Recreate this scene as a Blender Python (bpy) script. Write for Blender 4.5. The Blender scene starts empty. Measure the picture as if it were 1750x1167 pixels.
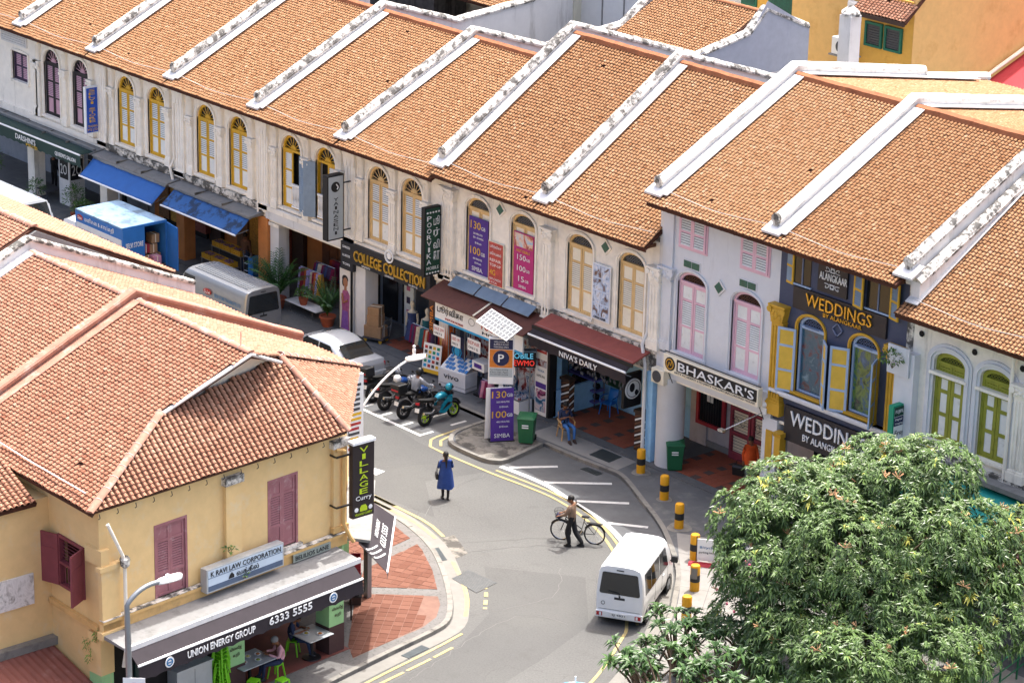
import bpy, math, random
import numpy as np
from mathutils import Vector, Matrix, noise
R = math.radians
rnd = random.Random(11)
S = bpy.context.scene
COL = S.collection

# ------------------------------------------------------------------ camera
cam = bpy.data.cameras.new('camera'); cam.sensor_width = 36; cam.sensor_fit = 'HORIZONTAL'
cam.lens = 98.65; cam.clip_start = 1; cam.clip_end = 600
camo = bpy.data.objects.new('camera', cam); COL.objects.link(camo)
_r = Vector((0.64950422, 0.76005988, 0.02128973)); _u = Vector((-0.26384869, 0.19903361, 0.94380585)); _f = Vector((-0.71311159, 0.61862315, -0.32981397))
camo.matrix_world = Matrix(((_r.x, _u.x, -_f.x, 100.42), (_r.y, _u.y, -_f.y, -60.973), (_r.z, _u.z, -_f.z, 34.806), (0, 0, 0, 1)))
S.camera = camo
# ------------------------------------------------------------------ light
SUN_EL, SUN_AZ = 68.5, 104.0           # elevation, direction the sun stands in (degrees from +X towards +Y)
w = bpy.data.worlds.new('World'); S.world = w; w.use_nodes = True
wn = w.node_tree.nodes; bg = wn['Background']
sky = wn.new('ShaderNodeTexSky'); sky.sky_type = 'NISHITA'; sky.sun_disc = False
sky.sun_elevation = R(SUN_EL); sky.sun_rotation = R(90 - SUN_AZ)
sky.air_density = 0.7; sky.dust_density = 7.0; sky.ozone_density = 1.0
w.node_tree.links.new(sky.outputs[0], bg.inputs[0]); bg.inputs[1].default_value = 0.15
sl = bpy.data.lights.new('sun', 'SUN'); sl.energy = 2.0; sl.angle = R(0.6); sl.color = (1.0, 0.98, 0.95)
so = bpy.data.objects.new('sun', sl); COL.objects.link(so)
_d = Vector((math.cos(R(SUN_EL)) * math.cos(R(SUN_AZ)), math.cos(R(SUN_EL)) * math.sin(R(SUN_AZ)), math.sin(R(SUN_EL))))
so.rotation_euler = _d.to_track_quat('Z', 'Y').to_euler()
so.location = (30, 20, 60)
vs = S.view_settings; vs.view_transform = 'Standard'; vs.look = 'None'; vs.exposure = 1.7; vs.gamma = 1.0
S.cycles.max_bounces = 6; S.cycles.diffuse_bounces = 4; S.cycles.transparent_max_bounces = 6
try: S.cycles.use_denoising = True
except Exception: pass

# ------------------------------------------------------------------ materials
def hexc(h):
    h = h.lstrip('#'); c = [int(h[i:i + 2], 16) / 255 for i in (0, 2, 4)]
    return tuple((x / 12.92 if x <= 0.04045 else ((x + 0.055) / 1.055) ** 2.4) for x in c)
def col(c):
    return hexc(c) if isinstance(c, str) else tuple(c)
MATS = {}
# mostly sunlit surfaces: reflectance trimmed to offset the raised exposure
ALB = {'roof_tile_orange': .74, 'roof_tile_salmon': .74, 'roof_tile_pan_dark': .52, 'paver_red': .5, 'paver_joint_sand': .7, 'ridge_mortar_orange': .68, 'ridge_mortar_red': .8, 'concrete_kerb': .56, 'concrete_gutter': .52,
       'concrete_mossy_island': .75, 'concrete_slab_pale': .52, 'aggregate_band_grey': .52, 'asphalt_dark': .74, 'footpath_dark_asphalt': .74, 'road_paint_yellow': .66, 'road_paint_white': .8, 'grey_ledge_concrete': .75,
       'coping_weathered_white': .75, 'coping_clean_white': .75, 'flashing_white_sheet': .72, 'truck_roof_worn': .72, 'car_paint_silver': .75, 'car_paint_silver_light': .8, 'car_paint_white': .85, 'parapet_white_plaster': .88, 'corrugated_brown': .75, 'sheet_red': .8}
class NT:
    def __init__(s, name):
        s.m = bpy.data.materials.new(name); s.m.use_nodes = True
        s.t = s.m.node_tree; s.n = s.t.nodes; s.b = s.n['Principled BSDF']
        tc = s.n.new('ShaderNodeTexCoord'); s.co = tc.outputs['Object']
    def link(s, a, b): s.t.links.new(a, b)
    def mapv(s, sc, src=None, rot=(0, 0, 0)):
        mp = s.n.new('ShaderNodeMapping'); mp.inputs['Scale'].default_value = sc; mp.inputs['Rotation'].default_value = rot
        s.link(src or s.co, mp.inputs[0]); return mp.outputs[0]
    def noise(s, scale, detail=4, rough=.55, src=None, dist=0):
        t = s.n.new('ShaderNodeTexNoise'); t.inputs['Scale'].default_value = scale; t.inputs['Detail'].default_value = detail
        t.inputs['Roughness'].default_value = rough; t.inputs['Distortion'].default_value = dist
        s.link(src or s.co, t.inputs['Vector']); return t.outputs['Fac']
    def ramp(s, fac, a, b, ca=0.0, cb=1.0):
        r = s.n.new('ShaderNodeMapRange'); r.inputs[1].default_value = a; r.inputs[2].default_value = b
        r.inputs[3].default_value = ca; r.inputs[4].default_value = cb
        s.link(fac, r.inputs[0]); return r.outputs[0]
    def mix(s, fac, a, b, mode='MIX'):
        m = s.n.new('ShaderNodeMix'); m.data_type = 'RGBA'; m.blend_type = mode
        for sock, v in ((m.inputs[0], fac), (m.inputs[6], a), (m.inputs[7], b)):
            if hasattr(v, 'links'): s.link(v, sock)
            elif isinstance(v, (int, float)): sock.default_value = v if sock is m.inputs[0] else (v, v, v, 1)
            else: sock.default_value = (*v[:3], 1)
        return m.outputs[2]
    def math(s, op, a, b=0.0):
        m = s.n.new('ShaderNodeMath'); m.operation = op
        for i, v in enumerate((a, b)):
            if hasattr(v, 'links'): s.link(v, m.inputs[i])
            else: m.inputs[i].default_value = v
        return m.outputs[0]
    def attr(s, name):
        a = s.n.new('ShaderNodeAttribute'); a.attribute_name = name; return a.outputs['Fac']
    def orand(s):
        return s.n.new('ShaderNodeObjectInfo').outputs['Random']
    def bump(s, h, strength=.3, dist=.02):
        b = s.n.new('ShaderNodeBump'); b.inputs['Strength'].default_value = strength; b.inputs['Distance'].default_value = dist
        s.link(h, b.inputs['Height']); s.link(b.outputs[0], s.b.inputs['Normal'])
    def out(s, colr, rough=.6, metal=0.0, spec=.4):
        i = s.b.inputs
        if hasattr(colr, 'links'): s.link(colr, i['Base Color'])
        else: i['Base Color'].default_value = (*colr, 1)
        if hasattr(rough, 'links'): s.link(rough, i['Roughness'])
        else: i['Roughness'].default_value = rough
        i['Metallic'].default_value = metal; i['Specular IOR Level'].default_value = spec
        return s.m
def mat(name, c, rough=.6, metal=0.0, var=.12, scale=3.0, dirt=0.0, dcol='3a352e', dscale=2.0, bump=0.0, bscale=40, spec=.4, coat=0.0, streak=False):
    """painted / plain surface with slight tone variation and optional dirt patches or run-off streaks"""
    if name in MATS: return MATS[name]
    sc_ = ALB.get(name, 1.0); c = tuple(x * sc_ for x in col(c)); dcol = tuple(x * sc_ for x in col(dcol)); k = NT(name)
    n1 = k.noise(scale, 5, .6)
    lo = tuple(x * (1 - var) for x in c); hi = tuple(min(1, x * (1 + var * .7)) for x in c)
    cc = k.mix(k.ramp(n1, .3, .7), lo, hi)
    if dirt > 0:
        src = k.mapv((1, 1, .16)) if streak else None
        n2 = k.noise(dscale, 8, .7, src)
        f = k.ramp(n2, .62 - .22 * dirt, .78 - .14 * dirt) if dirt < .5 else k.ramp(n2, .66 - .26 * dirt, .73 - .22 * dirt)
        cc = k.mix(k.math('MULTIPLY', f, min(1, .55 + .4 * dirt)), cc, col(dcol))
    if bump > 0: k.bump(k.noise(bscale, 4, .6), bump, .01)
    m = k.out(cc, rough, metal, spec)
    if coat: k.b.inputs['Coat Weight'].default_value = coat
    MATS[name] = m; return m
def glassmat(name, c=(.02, .025, .03), rough=.06, spec=.8):
    if name in MATS: return MATS[name]
    k = NT(name); n = k.noise(.8, 2)
    MATS[name] = k.out(k.mix(n, tuple(x * .6 for x in c), tuple(x * 1.5 for x in c)), rough, 0, spec); return MATS[name]
def tilemat(name, cols, dark='2a1a12', moss=.25):
    sc_ = ALB.get(name, 1.0); cols = [tuple(x * sc_ for x in col(c)) for c in cols]; k = NT(name); t = k.attr('tone'); o = k.orand()
    tt = k.math('ADD', t, k.math('MULTIPLY', k.math('SUBTRACT', o, .5), .3))
    r = k.n.new('ShaderNodeValToRGB'); k.link(tt, r.inputs[0]); e = r.color_ramp.elements
    e[0].color = (*col(cols[0]), 1); e[1].color = (*col(cols[-1]), 1); e[1].position = 1.0
    for i, c in enumerate(cols[1:-1]):
        q = e.new((i + 1) / (len(cols) - 1)); q.color = (*col(c), 1)
    big = k.ramp(k.noise(.55, 5, .65), .35, .7)
    cc = k.mix(k.math('MULTIPLY', big, .35), r.outputs[0], col(cols[len(cols) // 2]))
    fine = k.noise(30, 4, .7)
    cc = k.mix(k.ramp(fine, .45, .9, 0, .45), cc, tuple(x * .55 for x in col(cols[0])))
    st = k.noise(1.5, 7, .75, k.mapv((1, .3, .3)))
    cc = k.mix(k.ramp(st, .62, .8, 0, moss), cc, col(dark))
    k.bump(fine, .25, .006)
    return k.out(cc, .85, 0, .2)
M = {}
M['stucco'] = mat('stucco_cream', 'f2ebdd', .85, dirt=.18, dcol='6e675c', dscale=1.8, streak=True, bump=.25, bscale=25, var=.08)
M['stucco2'] = mat('stucco_old_white', 'efe8da', .9, dirt=.3, dcol='6a645a', dscale=1.5, streak=True, bump=.35, bscale=20)
M['mould'] = mat('plaster_black_mould', 'dcd6ca', .9, dirt=.85, dcol='2b2926', dscale=2.6, bump=.4, bscale=18)
M['coping'] = mat('coping_weathered_white', 'ece8e0', .9, dirt=.78, dcol='35322e', dscale=3.0, bump=.4, bscale=18, var=.06)
M['coping2'] = mat('coping_clean_white', 'eeebe5', .85, dirt=.45, dcol='5d5851', dscale=2.4, bump=.25, bscale=18, var=.05)
M['parapet'] = mat('parapet_white_plaster', 'e6e4e0', .85, dirt=.38, dcol='8d867b', dscale=1.3, streak=True, var=.05)
M['lead'] = mat('flashing_white_sheet', 'edecea', .55, dirt=.2, dcol='8f8a84', dscale=1.2, var=.06)
M['grey_ledge'] = mat('grey_ledge_concrete', '949390', .85, dirt=.35, dcol='5d5a55', dscale=2.2, var=.12)
M['tile'] = tilemat('roof_tile_orange', ('93643f', 'aa7a53', 'b98a62', 'c69972', 'd2aa88'), moss=.42)
M['tile_pink'] = tilemat('roof_tile_salmon', ('9f664e', 'b37c62', 'c08c71', 'cb9b80', 'd6ac92'), moss=.3)
M['tile_pan'] = mat('roof_tile_pan_dark', '6f4932', .95, var=.3, scale=7)  # pan tiles between the covers, a darker brown than the covers
M['tile_bed'] = mat('roof_bed_dark', '4a2a1c', .95, var=.3)
M['ridge'] = mat('ridge_mortar_orange', 'b8764f', .9, dirt=.4, dcol='7d3e26', dscale=2.5, var=.2)
M['ridge_red'] = mat('ridge_mortar_red', 'b98670', .9, dirt=.45, dcol='d8c5b8', dscale=2.0, var=.2)
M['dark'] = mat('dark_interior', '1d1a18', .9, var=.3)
M['black'] = mat('black_metal', '151517', .45, var=.2)
M['rubber'] = mat('rubber_black', '101011', .8, var=.2)
M['white'] = mat('white_paint', 'e8e8e6', .55, var=.05)
M['chrome'] = mat('steel_bright', 'b8babc', .25, metal=.9, var=.1)
M['steel'] = mat('steel_grey', '8c9093', .45, metal=.6, var=.12)
M['glass'] = glassmat('window_glass_dark', (.012, .014, .017), .1, .35)
M['wood'] = mat('timber_brown', '6b4630', .7, var=.25, scale=6)
M['orange_wall'] = mat('orange_wall_paint', 'c67f45', .8, dirt=.25, dcol='8a5a35', dscale=1.5)

# ------------------------------------------------------------------ mesh builder
class MB:
    def __init__(s, M=None): s.v = []; s.f = []; s.mi = []; s.k = 0; s.M = M; s.tone = None
    def pts(s, ps):
        b = len(s.v)
        if s.M is not None: ps = [tuple(s.M @ Vector(p)) for p in ps]
        s.v.extend(ps); return b
    def face(s, *ix): s.f.append(ix); s.mi.append(s.k)
    def poly(s, ps): b = s.pts(ps); s.face(*range(b, b + len(ps))); return s
    def box(s, x0, x1, y0, y1, z0, z1):
        b = s.pts([(x0, y0, z0), (x1, y0, z0), (x1, y1, z0), (x0, y1, z0), (x0, y0, z1), (x1, y0, z1), (x1, y1, z1), (x0, y1, z1)])
        for q in ((3, 2, 1, 0), (4, 5, 6, 7), (0, 1, 5, 4), (1, 2, 6, 5), (2, 3, 7, 6), (3, 0, 4, 7)): s.face(*[b + i for i in q])
        return s
    def cbox(s, c, d, rz=0, M2=None):
        sv = s.M; m = Matrix.Translation(c) @ Matrix.Rotation(rz, 4, 'Z')
        if M2 is not None: m = m @ M2
        s.M = m if sv is None else sv @ m
        s.box(-d[0] / 2, d[0] / 2, -d[1] / 2, d[1] / 2, -d[2] / 2, d[2] / 2); s.M = sv; return s
    def prism(s, poly, ax, a, b):
        if ax == 'x': g = lambda t, p: (t, p[0], p[1])
        elif ax == 'y': g = lambda t, p: (p[0], t, p[1])
        else: g = lambda t, p: (p[0], p[1], t)
        n = len(poly); i0 = s.pts([g(a, p) for p in poly]); i1 = s.pts([g(b, p) for p in poly])
        s.face(*range(i0 + n - 1, i0 - 1, -1)); s.face(*range(i1, i1 + n))
        for i in range(n): j = (i + 1) % n; s.face(i0 + i, i0 + j, i1 + j, i1 + i)
        return s
    def tube(s, ps, r, n=8, cap=True, closed=False):
        ps = [Vector(p) for p in ps]; N = len(ps); rr = r if isinstance(r, (list, tuple)) else [r] * N
        rings = []; up = None
        for i, p in enumerate(ps):
            if closed: d = ps[(i + 1) % N] - ps[i - 1]
            else: d = ps[min(i + 1, N - 1)] - ps[max(i - 1, 0)]
            d = d.normalized() if d.length > 1e-9 else Vector((0, 0, 1))
            if up is None: up = Vector((0, 0, 1)) if abs(d.z) < .9 else Vector((1, 0, 0))
            x = d.cross(up)
            if x.length < 1e-6: x = d.orthogonal()
            x.normalize(); y = x.cross(d).normalized(); up = y
            rings.append(s.pts([tuple(p + (x * math.cos(2 * math.pi * k / n) + y * math.sin(2 * math.pi * k / n)) * rr[i]) for k in range(n)]))
        for i in range(N if closed else N - 1):
            a, b = rings[i], rings[(i + 1) % N]
            for k in range(n): k2 = (k + 1) % n; s.face(a + k, a + k2, b + k2, b + k)
        if cap and not closed:
            s.face(*range(rings[0] + n - 1, rings[0] - 1, -1)); s.face(*range(rings[-1], rings[-1] + n))
        return s
    def lathe(s, prof, c=(0, 0, 0), n=16, cap=True, ax='z'):
        rings = []
        for r, z in prof:
            L = []
            for k in range(n):
                a = 2 * math.pi * k / n; u, v = r * math.cos(a), r * math.sin(a)
                L.append((c[0] + u, c[1] + v, c[2] + z) if ax == 'z' else ((c[0] + z, c[1] + u, c[2] + v) if ax == 'x' else (c[0] - u, c[1] + z, c[2] + v)))
            rings.append(s.pts(L))
        for i in range(len(rings) - 1):
            a, b = rings[i], rings[i + 1]
            for k in range(n): k2 = (k + 1) % n; s.face(a + k, a + k2, b + k2, b + k)
        if cap: s.face(*range(rings[0] + n - 1, rings[0] - 1, -1)); s.face(*range(rings[-1], rings[-1] + n))
        return s
    def ball(s, c, r, nu=12, nv=8):
        r = r if isinstance(r, (tuple, list)) else (r, r, r)
        rings = []
        for j in range(1, nv):
            t = math.pi * j / nv
            rings.append(s.pts([(c[0] + r[0] * math.sin(t) * math.cos(2 * math.pi * i / nu), c[1] + r[1] * math.sin(t) * math.sin(2 * math.pi * i / nu), c[2] + r[2] * math.cos(t)) for i in range(nu)]))
        a = s.pts([(c[0], c[1], c[2] + r[2]), (c[0], c[1], c[2] - r[2])])
        for i in range(nu):
            j = (i + 1) % nu; s.face(a, rings[0] + i, rings[0] + j); s.face(a + 1, rings[-1] + j, rings[-1] + i)
            for q in range(len(rings) - 1): s.face(rings[q] + i, rings[q + 1] + i, rings[q + 1] + j, rings[q] + j)
        return s
    def loft(s, secs, cap=True, closed=True):
        n = len(secs[0]); rings = [s.pts(q) for q in secs]
        for a, b in zip(rings, rings[1:]):
            for k in range(n if closed else n - 1): k2 = (k + 1) % n; s.face(a + k, a + k2, b + k2, b + k)
        if cap and closed: s.face(*range(rings[0] + n - 1, rings[0] - 1, -1)); s.face(*range(rings[-1], rings[-1] + n))
        return s
    def mesh(s, name):
        me = bpy.data.meshes.new(name); me.from_pydata([tuple(p) for p in s.v], [], s.f); return me
    def build(s, name, mats, parent=None, smooth=None, bevel=0, label=None, recalc=False):
        me = s.mesh(name); mats = mats if isinstance(mats, (list, tuple)) else [mats]
        for m in mats: me.materials.append(M[m] if isinstance(m, str) else m)
        if len(mats) > 1: me.polygons.foreach_set('material_index', s.mi)
        if s.tone is not None:
            a = me.attributes.new('tone', 'FLOAT', 'FACE'); a.data.foreach_set('value', s.tone)
        if recalc:
            import bmesh
            bm = bmesh.new(); bm.from_mesh(me); bmesh.ops.recalc_face_normals(bm, faces=bm.faces); bm.to_mesh(me); bm.free()
        if smooth: me.shade_smooth(); me.set_sharp_from_angle(angle=R(smooth if smooth is not True else 40))
        o = bpy.data.objects.new(name, me); COL.objects.link(o)
        if parent is not None: attach(o, parent)
        if bevel:
            b = o.modifiers.new('bevel', 'BEVEL'); b.width = bevel; b.segments = 2; b.limit_method = 'ANGLE'; b.angle_limit = R(40)
        if label: o['label'] = label
        return o
WLOC = {}
def attach(o, p):
    o.parent = p
    m = WLOC.get(p.name)
    if m is not None: o.matrix_parent_inverse = m.inverted()
def thing(name, label, cat, loc=(0, 0, 0), group=None):
    """Empty at a thing's base; meshes attached to it are given in world coordinates"""
    o = bpy.data.objects.new(name, None); COL.objects.link(o); o.location = loc; o.empty_display_size = .3
    o['label'] = label; o['category'] = cat
    if group: o['group'] = group
    WLOC[o.name] = Matrix.Translation(loc)
    return o
def lthing(name, label, cat, loc=(0, 0, 0), rz=0.0, group=None):
    """Empty whose parts are given in its own local coordinates"""
    o = bpy.data.objects.new(name, None); COL.objects.link(o); o.location = loc; o.rotation_euler = (0, 0, rz); o.empty_display_size = .3
    o['label'] = label; o['category'] = cat
    if group: o['group'] = group
    return o
def tag(o, label, cat, group=None):
    o['label'] = label; o['category'] = cat
    if group: o['group'] = group
    return o
def struct(o): o['kind'] = 'structure'; return o
def stuff(o): o['kind'] = 'stuff'; return o
def copy_tree(o, parent=None):
    c = o.copy(); COL.objects.link(c); c.parent = parent
    for ch in list(o.children): copy_tree(ch, c)
    return c
# ------------------------------------------------------------------ lettering: collected, turned into meshes in one go at the end
TEXTS = []
def text(body, org, ux, uy, w, h, mt, parent, name='lettering', ext=.012, off=0.0, label=None):
    """text filling a w x h box whose lower left corner is org; ux, uy = directions of reading and of up; sits proud by ext"""
    TEXTS.append((body, Vector(org), Vector(ux).normalized(), Vector(uy).normalized(), w, h, mt, parent, name, ext, off, label))
def flush_texts():
    objs = []
    for t in TEXTS:
        cu = bpy.data.curves.new('txt', 'FONT'); cu.body = t[0]; cu.size = 1; cu.extrude = .02; cu.offset = t[10]; cu.resolution_u = 2
        o = bpy.data.objects.new('txt', cu); COL.objects.link(o); objs.append((o, cu))
    bpy.context.view_layer.update(); dg = bpy.context.evaluated_depsgraph_get()
    for (o, cu), (body, org, ux, uy, w, h, mt, parent, name, ext, off, label) in zip(objs, TEXTS):
        me = bpy.data.meshes.new_from_object(o.evaluated_get(dg)); n = len(me.vertices)
        if n:
            a = np.empty(n * 3); me.vertices.foreach_get('co', a); a = a.reshape(-1, 3)
            lo, hi = a.min(0), a.max(0); sp = np.maximum(hi - lo, 1e-6)
            q = (a - lo) / sp; uz = ux.cross(uy)
            P = np.array(org)[None] + q[:, :1] * w * np.array(ux)[None] + q[:, 1:2] * h * np.array(uy)[None] + q[:, 2:3] * ext * np.array(uz)[None]
            me.vertices.foreach_set('co', P.astype(np.float32).ravel()); me.materials.clear(); me.materials.append(M[mt] if isinstance(mt, str) else mt)
            me.update()
            x = bpy.data.objects.new(name, me); COL.objects.link(x)
            if parent is not None: attach(x, parent)
            if label: x['label'] = label
        bpy.data.objects.remove(o); bpy.data.curves.remove(cu)
# ------------------------------------------------------------------ ground materials
def road_mat():
    k = NT('asphalt_worn'); big = k.noise(.16, 4, .6); fine = k.noise(55, 3, .8); mid = k.noise(1.1, 6, .7)
    c = k.mix(k.ramp(big, .35, .65), col('5f5f5d'), col('6a6a67'))
    c = k.mix(k.ramp(mid, .55, .75, 0, .45), c, col('504f4c'))
    c = k.mix(k.ramp(fine, .3, .7, 0, .55), c, col('444341')); gr = k.noise(16, 3, .85); c = k.mix(k.ramp(gr, .5, .68, 0, .5), c, col('424241')); c = k.mix(k.ramp(gr, .28, .42, .4, 0), c, col('7d7c78'))
    v = k.n.new('ShaderNodeTexVoronoi'); v.feature = 'DISTANCE_TO_EDGE'; v.inputs['Scale'].default_value = .33
    mp = k.n.new('ShaderNodeVectorMath'); mp.operation = 'ADD'
    nz = k.n.new('ShaderNodeTexNoise'); nz.inputs['Scale'].default_value = .9; nz.inputs['Detail'].default_value = 6; k.link(k.co, nz.inputs['Vector'])
    sc = k.n.new('ShaderNodeVectorMath'); sc.operation = 'SCALE'; sc.inputs['Scale'].default_value = 1.6; k.link(nz.outputs['Color'], sc.inputs[0])
    k.link(k.co, mp.inputs[0]); k.link(sc.outputs[0], mp.inputs[1]); k.link(mp.outputs[0], v.inputs['Vector'])
    cr = k.ramp(v.outputs['Distance'], .002, .006, .55, 0)
    c = k.mix(k.math('MULTIPLY', cr, k.ramp(k.noise(.4), .42, .6)), c, col('4a4947'))
    st = k.noise(.75, 2, .5); c = k.mix(k.ramp(st, .66, .74, 0, .4), c, col('4e4d4a'))
    k.bump(fine, .35, .01); return k.out(c, .9, 0, .25)
M['road'] = road_mat()
M['road_b'] = M['road'].copy(); M['road_b'].name = 'asphalt_worn_darker'
for q_ in M['road_b'].node_tree.nodes:
    if q_.type == 'MIX' and q_.inputs[6].default_value[0] > .1 and q_.inputs[7].default_value[0] > .14: q_.inputs[6].default_value = (*col('575756'), 1); q_.inputs[7].default_value = (*col('62625f'), 1)
M['road_new'] = mat('asphalt_dark', '68696a', .92, var=.2, scale=1.2, dirt=.3, dcol='75746f', dscale=1.0, bump=.4, bscale=60)
M['path_dark'] = mat('footpath_dark_asphalt', '6a6b6c', .92, var=.2, scale=.9, dirt=.45, dcol='8a8882', dscale=1.6, bump=.4, bscale=60)
M['conc'] = mat('concrete_kerb', 'a5a198', .9, dirt=.45, dcol='66625b', dscale=2.5, bump=.3, bscale=40, var=.15)
M['conc_light'] = mat('concrete_gutter', 'a3a098', .9, dirt=.3, dcol='8a857a', dscale=1.4, bump=.3, bscale=45, var=.1)
M['conc_moss'] = mat('concrete_mossy_island', '8d887e', .92, dirt=.8, dcol='45433f', dscale=1.3, bump=.4, bscale=30, var=.2)
M['slab'] = mat('concrete_slab_pale', 'b3afa8', .88, dirt=.22, dcol='8b877f', dscale=1.8, bump=.2, bscale=45, var=.08)
M['band'] = mat('aggregate_band_grey', '8d8a86', .92, dirt=.5, dcol='676461', dscale=9, bump=.4, bscale=60)
M['paver'] = tilemat('paver_red', ('875846', '8e5e4c', '946452', '9a6a57', 'a0705d'), dark='8c8078', moss=.12)
M['paver_bed'] = mat('paver_joint_sand', '8a6a5c', .95, var=.2)
M['yellow_line'] = mat('road_paint_yellow', 'c9b679', .8, var=.1, dirt=.56, dcol='96938a', dscale=6, bump=.2, bscale=60)
M['white_line'] = mat('road_paint_white', 'dcdbd6', .8, var=.06, dirt=.42, dcol='8f8e89', dscale=6, bump=.2, bscale=60)
M['iron'] = mat('cast_iron_cover', '6d6b68', .6, metal=.4, var=.25, scale=8, bump=.5, bscale=30)
M['grate'] = mat('steel_grate', '4b5152', .5, metal=.6, var=.2)
M['grass'] = mat('grass_green', '6d8442', .95, var=.35, scale=9, dirt=.4, dcol='8c8453', dscale=3, bump=.6, bscale=60)
M['ftile_r'] = tilemat('footway_tile_red', ('7d4332', '864a38', '8f513e', '95563f', '9c5d47'), dark='3e3430', moss=.3)
M['ftile_d'] = tilemat('footway_tile_dark', ('4a3f3c', '524541', '594b46', '5e504a', '64554e'), dark='2e2a28', moss=.3)
M['grout'] = mat('tile_grout', '5b4a42', .95, var=.2)

def sheet(name, pts, z, mt, parent=None):
    return MB().poly([(x, y, z) for x, y in pts]).build(name, mt, parent)
def slabpoly(name, pts, z0, z1, mt, parent=None, label=None):
    return MB().prism(pts, 'z', z0, z1).build(name, mt, parent, recalc=True, label=label)
def ribbon_pts(pts, w0, w1):
    P = [Vector((p[0], p[1])) for p in pts]; A = []; B = []
    for i, p in enumerate(P):
        d = (P[min(i + 1, len(P) - 1)] - P[max(i - 1, 0)]).normalized(); n = Vector((-d.y, d.x))
        A.append(p + n * w0); B.append(p + n * w1)
    return A, B
def dens(pts, step=.35):
    """smooth a polyline (Catmull-Rom) and resample"""
    P = [Vector((p[0], p[1])) for p in pts]; out = []
    for i in range(len(P) - 1):
        a, b, c, d = P[max(i - 1, 0)], P[i], P[i + 1], P[min(i + 2, len(P) - 1)]
        n = max(1, int((c - b).length / step))
        for k in range(n):
            t = k / n; out.append(.5 * ((2 * b) + (c - a) * t + (2 * a - 5 * b + 4 * c - d) * t * t + (3 * b - a - 3 * c + d) * t ** 3))
    out.append(P[-1]); return out
def ribbon(name, pts, w, z, mt, parent=None, zt=None, side=0, smooth=True):
    """flat strip (or low solid strip when zt is given) along a path"""
    P = dens(pts) if smooth and len(pts) > 2 else pts
    A, B = ribbon_pts(P, -w / 2 + side, w / 2 + side); m = MB()
    if zt is None:
        b = m.pts([(p.x, p.y, z) for p in A]); c = m.pts([(p.x, p.y, z) for p in B])
        for i in range(len(A) - 1): m.face(b + i, b + i + 1, c + i + 1, c + i)
    else:
        m.loft([[(a.x, a.y, z), (a.x, a.y, zt), (q.x, q.y, zt), (q.x, q.y, z)] for a, q in zip(A, B)])
    return m.build(name, mt, parent, recalc=True)
def clip_poly(sub, clip):
    """Sutherland-Hodgman, clip convex counter-clockwise"""
    out = list(sub)
    for i in range(len(clip)):
        a, b = clip[i], clip[(i + 1) % len(clip)]; inp, out = out, []
        if not inp: break
        sd = lambda p: (b[0] - a[0]) * (p[1] - a[1]) - (b[1] - a[1]) * (p[0] - a[0])
        for j in range(len(inp)):
            p, q = inp[j - 1], inp[j]; sp, sq = sd(p), sd(q)
            if (sp >= 0) != (sq >= 0):
                t = sp / (sp - sq); out.append((p[0] + (q[0] - p[0]) * t, p[1] + (q[1] - p[1]) * t))
            if sq >= 0: out.append(q)
    return out
def parea(p): return .5 * sum(p[i - 1][0] * p[i][1] - p[i][0] * p[i - 1][1] for i in range(len(p)))

struct(sheet('ground', [(-300, -300), (400, -300), (400, 400), (-300, 400)], -.06, 'conc_moss'))
road = struct(sheet('road', [(-60, -60), (90, -60), (90, 6), (-60, 6)], 0, 'road'))
sheet('asphalt_patch', [(-40, -4.35), (27.2, -4.35), (31.0, -4.3), (31.0, -1.7), (-40, -1.7)], .004, 'road_new', road)
sheet('asphalt_patch', [(34.2, -1.6), (34.5, -4.1), (36.8, -4.0), (38.9, -4.35), (41.1, -4.95), (42.8, -5.3), (42.2, -3.7), (39.5, -2.3), (37, -1.6)], .004, 'road_new', road)
sheet('asphalt_patch', [(38.0, -9.79), (39.54, -10.37), (39.43, -9.67), (38.05, -9.08)], .005, 'conc_moss', road)
KERB_L = [(-40, -9.6), (20, -9.7), (33, -9.72), (35.67, -9.7), (37.37, -9.96), (38.82, -10.45), (40.3, -11.25), (41.64, -12.13), (42.55, -12.85), (43.05, -13.4), (43.3, -14.06), (43.62, -15.82), (43.95, -17.6), (44.6, -21), (45.3, -25), (47, -36)]
sheet('asphalt_patch', [(-40, -4.36), (27.2, -4.36), (31.2, -5.0), (34.6, -4.9), (34.0, -7.0), (36.6, -8.7), (33.5, -9.0), (-40, -9.0)], .003, 'road_b', road)
sheet('asphalt_patch', [(40.5, -9.9), (43.0, -8.0), (45.6, -10.2), (46.4, -12.5), (47.6, -17), (45.0, -17), (44.4, -14.2), (43.2, -12.0)], .003, 'road_b', road)
ribbon('gutter', KERB_L, .46, .008, 'conc_light', road, side=.26)
KERB_R = [(34.04, -1.84), (35.6, -1.84), (37.05, -1.74), (37.6, -1.72), (38.35, -1.99), (39.88, -2.74), (41.03, -3.29), (42.09, -3.9), (43.63, -4.97), (44.67, -5.8), (45.83, -7.05), (46.8, -8.2), (48.4, -10.6), (50, -14), (52, -20), (54, -32)]
ribbon('gutter', KERB_R[8:], .4, .008, 'conc_light', road, side=-.27)
def lines(mt, name, specs):
    for w, pts, *dash in specs:
        if not dash: ribbon(name, pts, w, .0135, mt, road)
        else:
            P = dens(pts, .1); a, b = dash; i = 0
            while i < len(P) - 2:
                j = min(i + int(a * 10), len(P) - 1); ribbon(name, P[i:j + 1], w, .0135, mt, road, smooth=False); i = j + int(b * 10)
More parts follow.
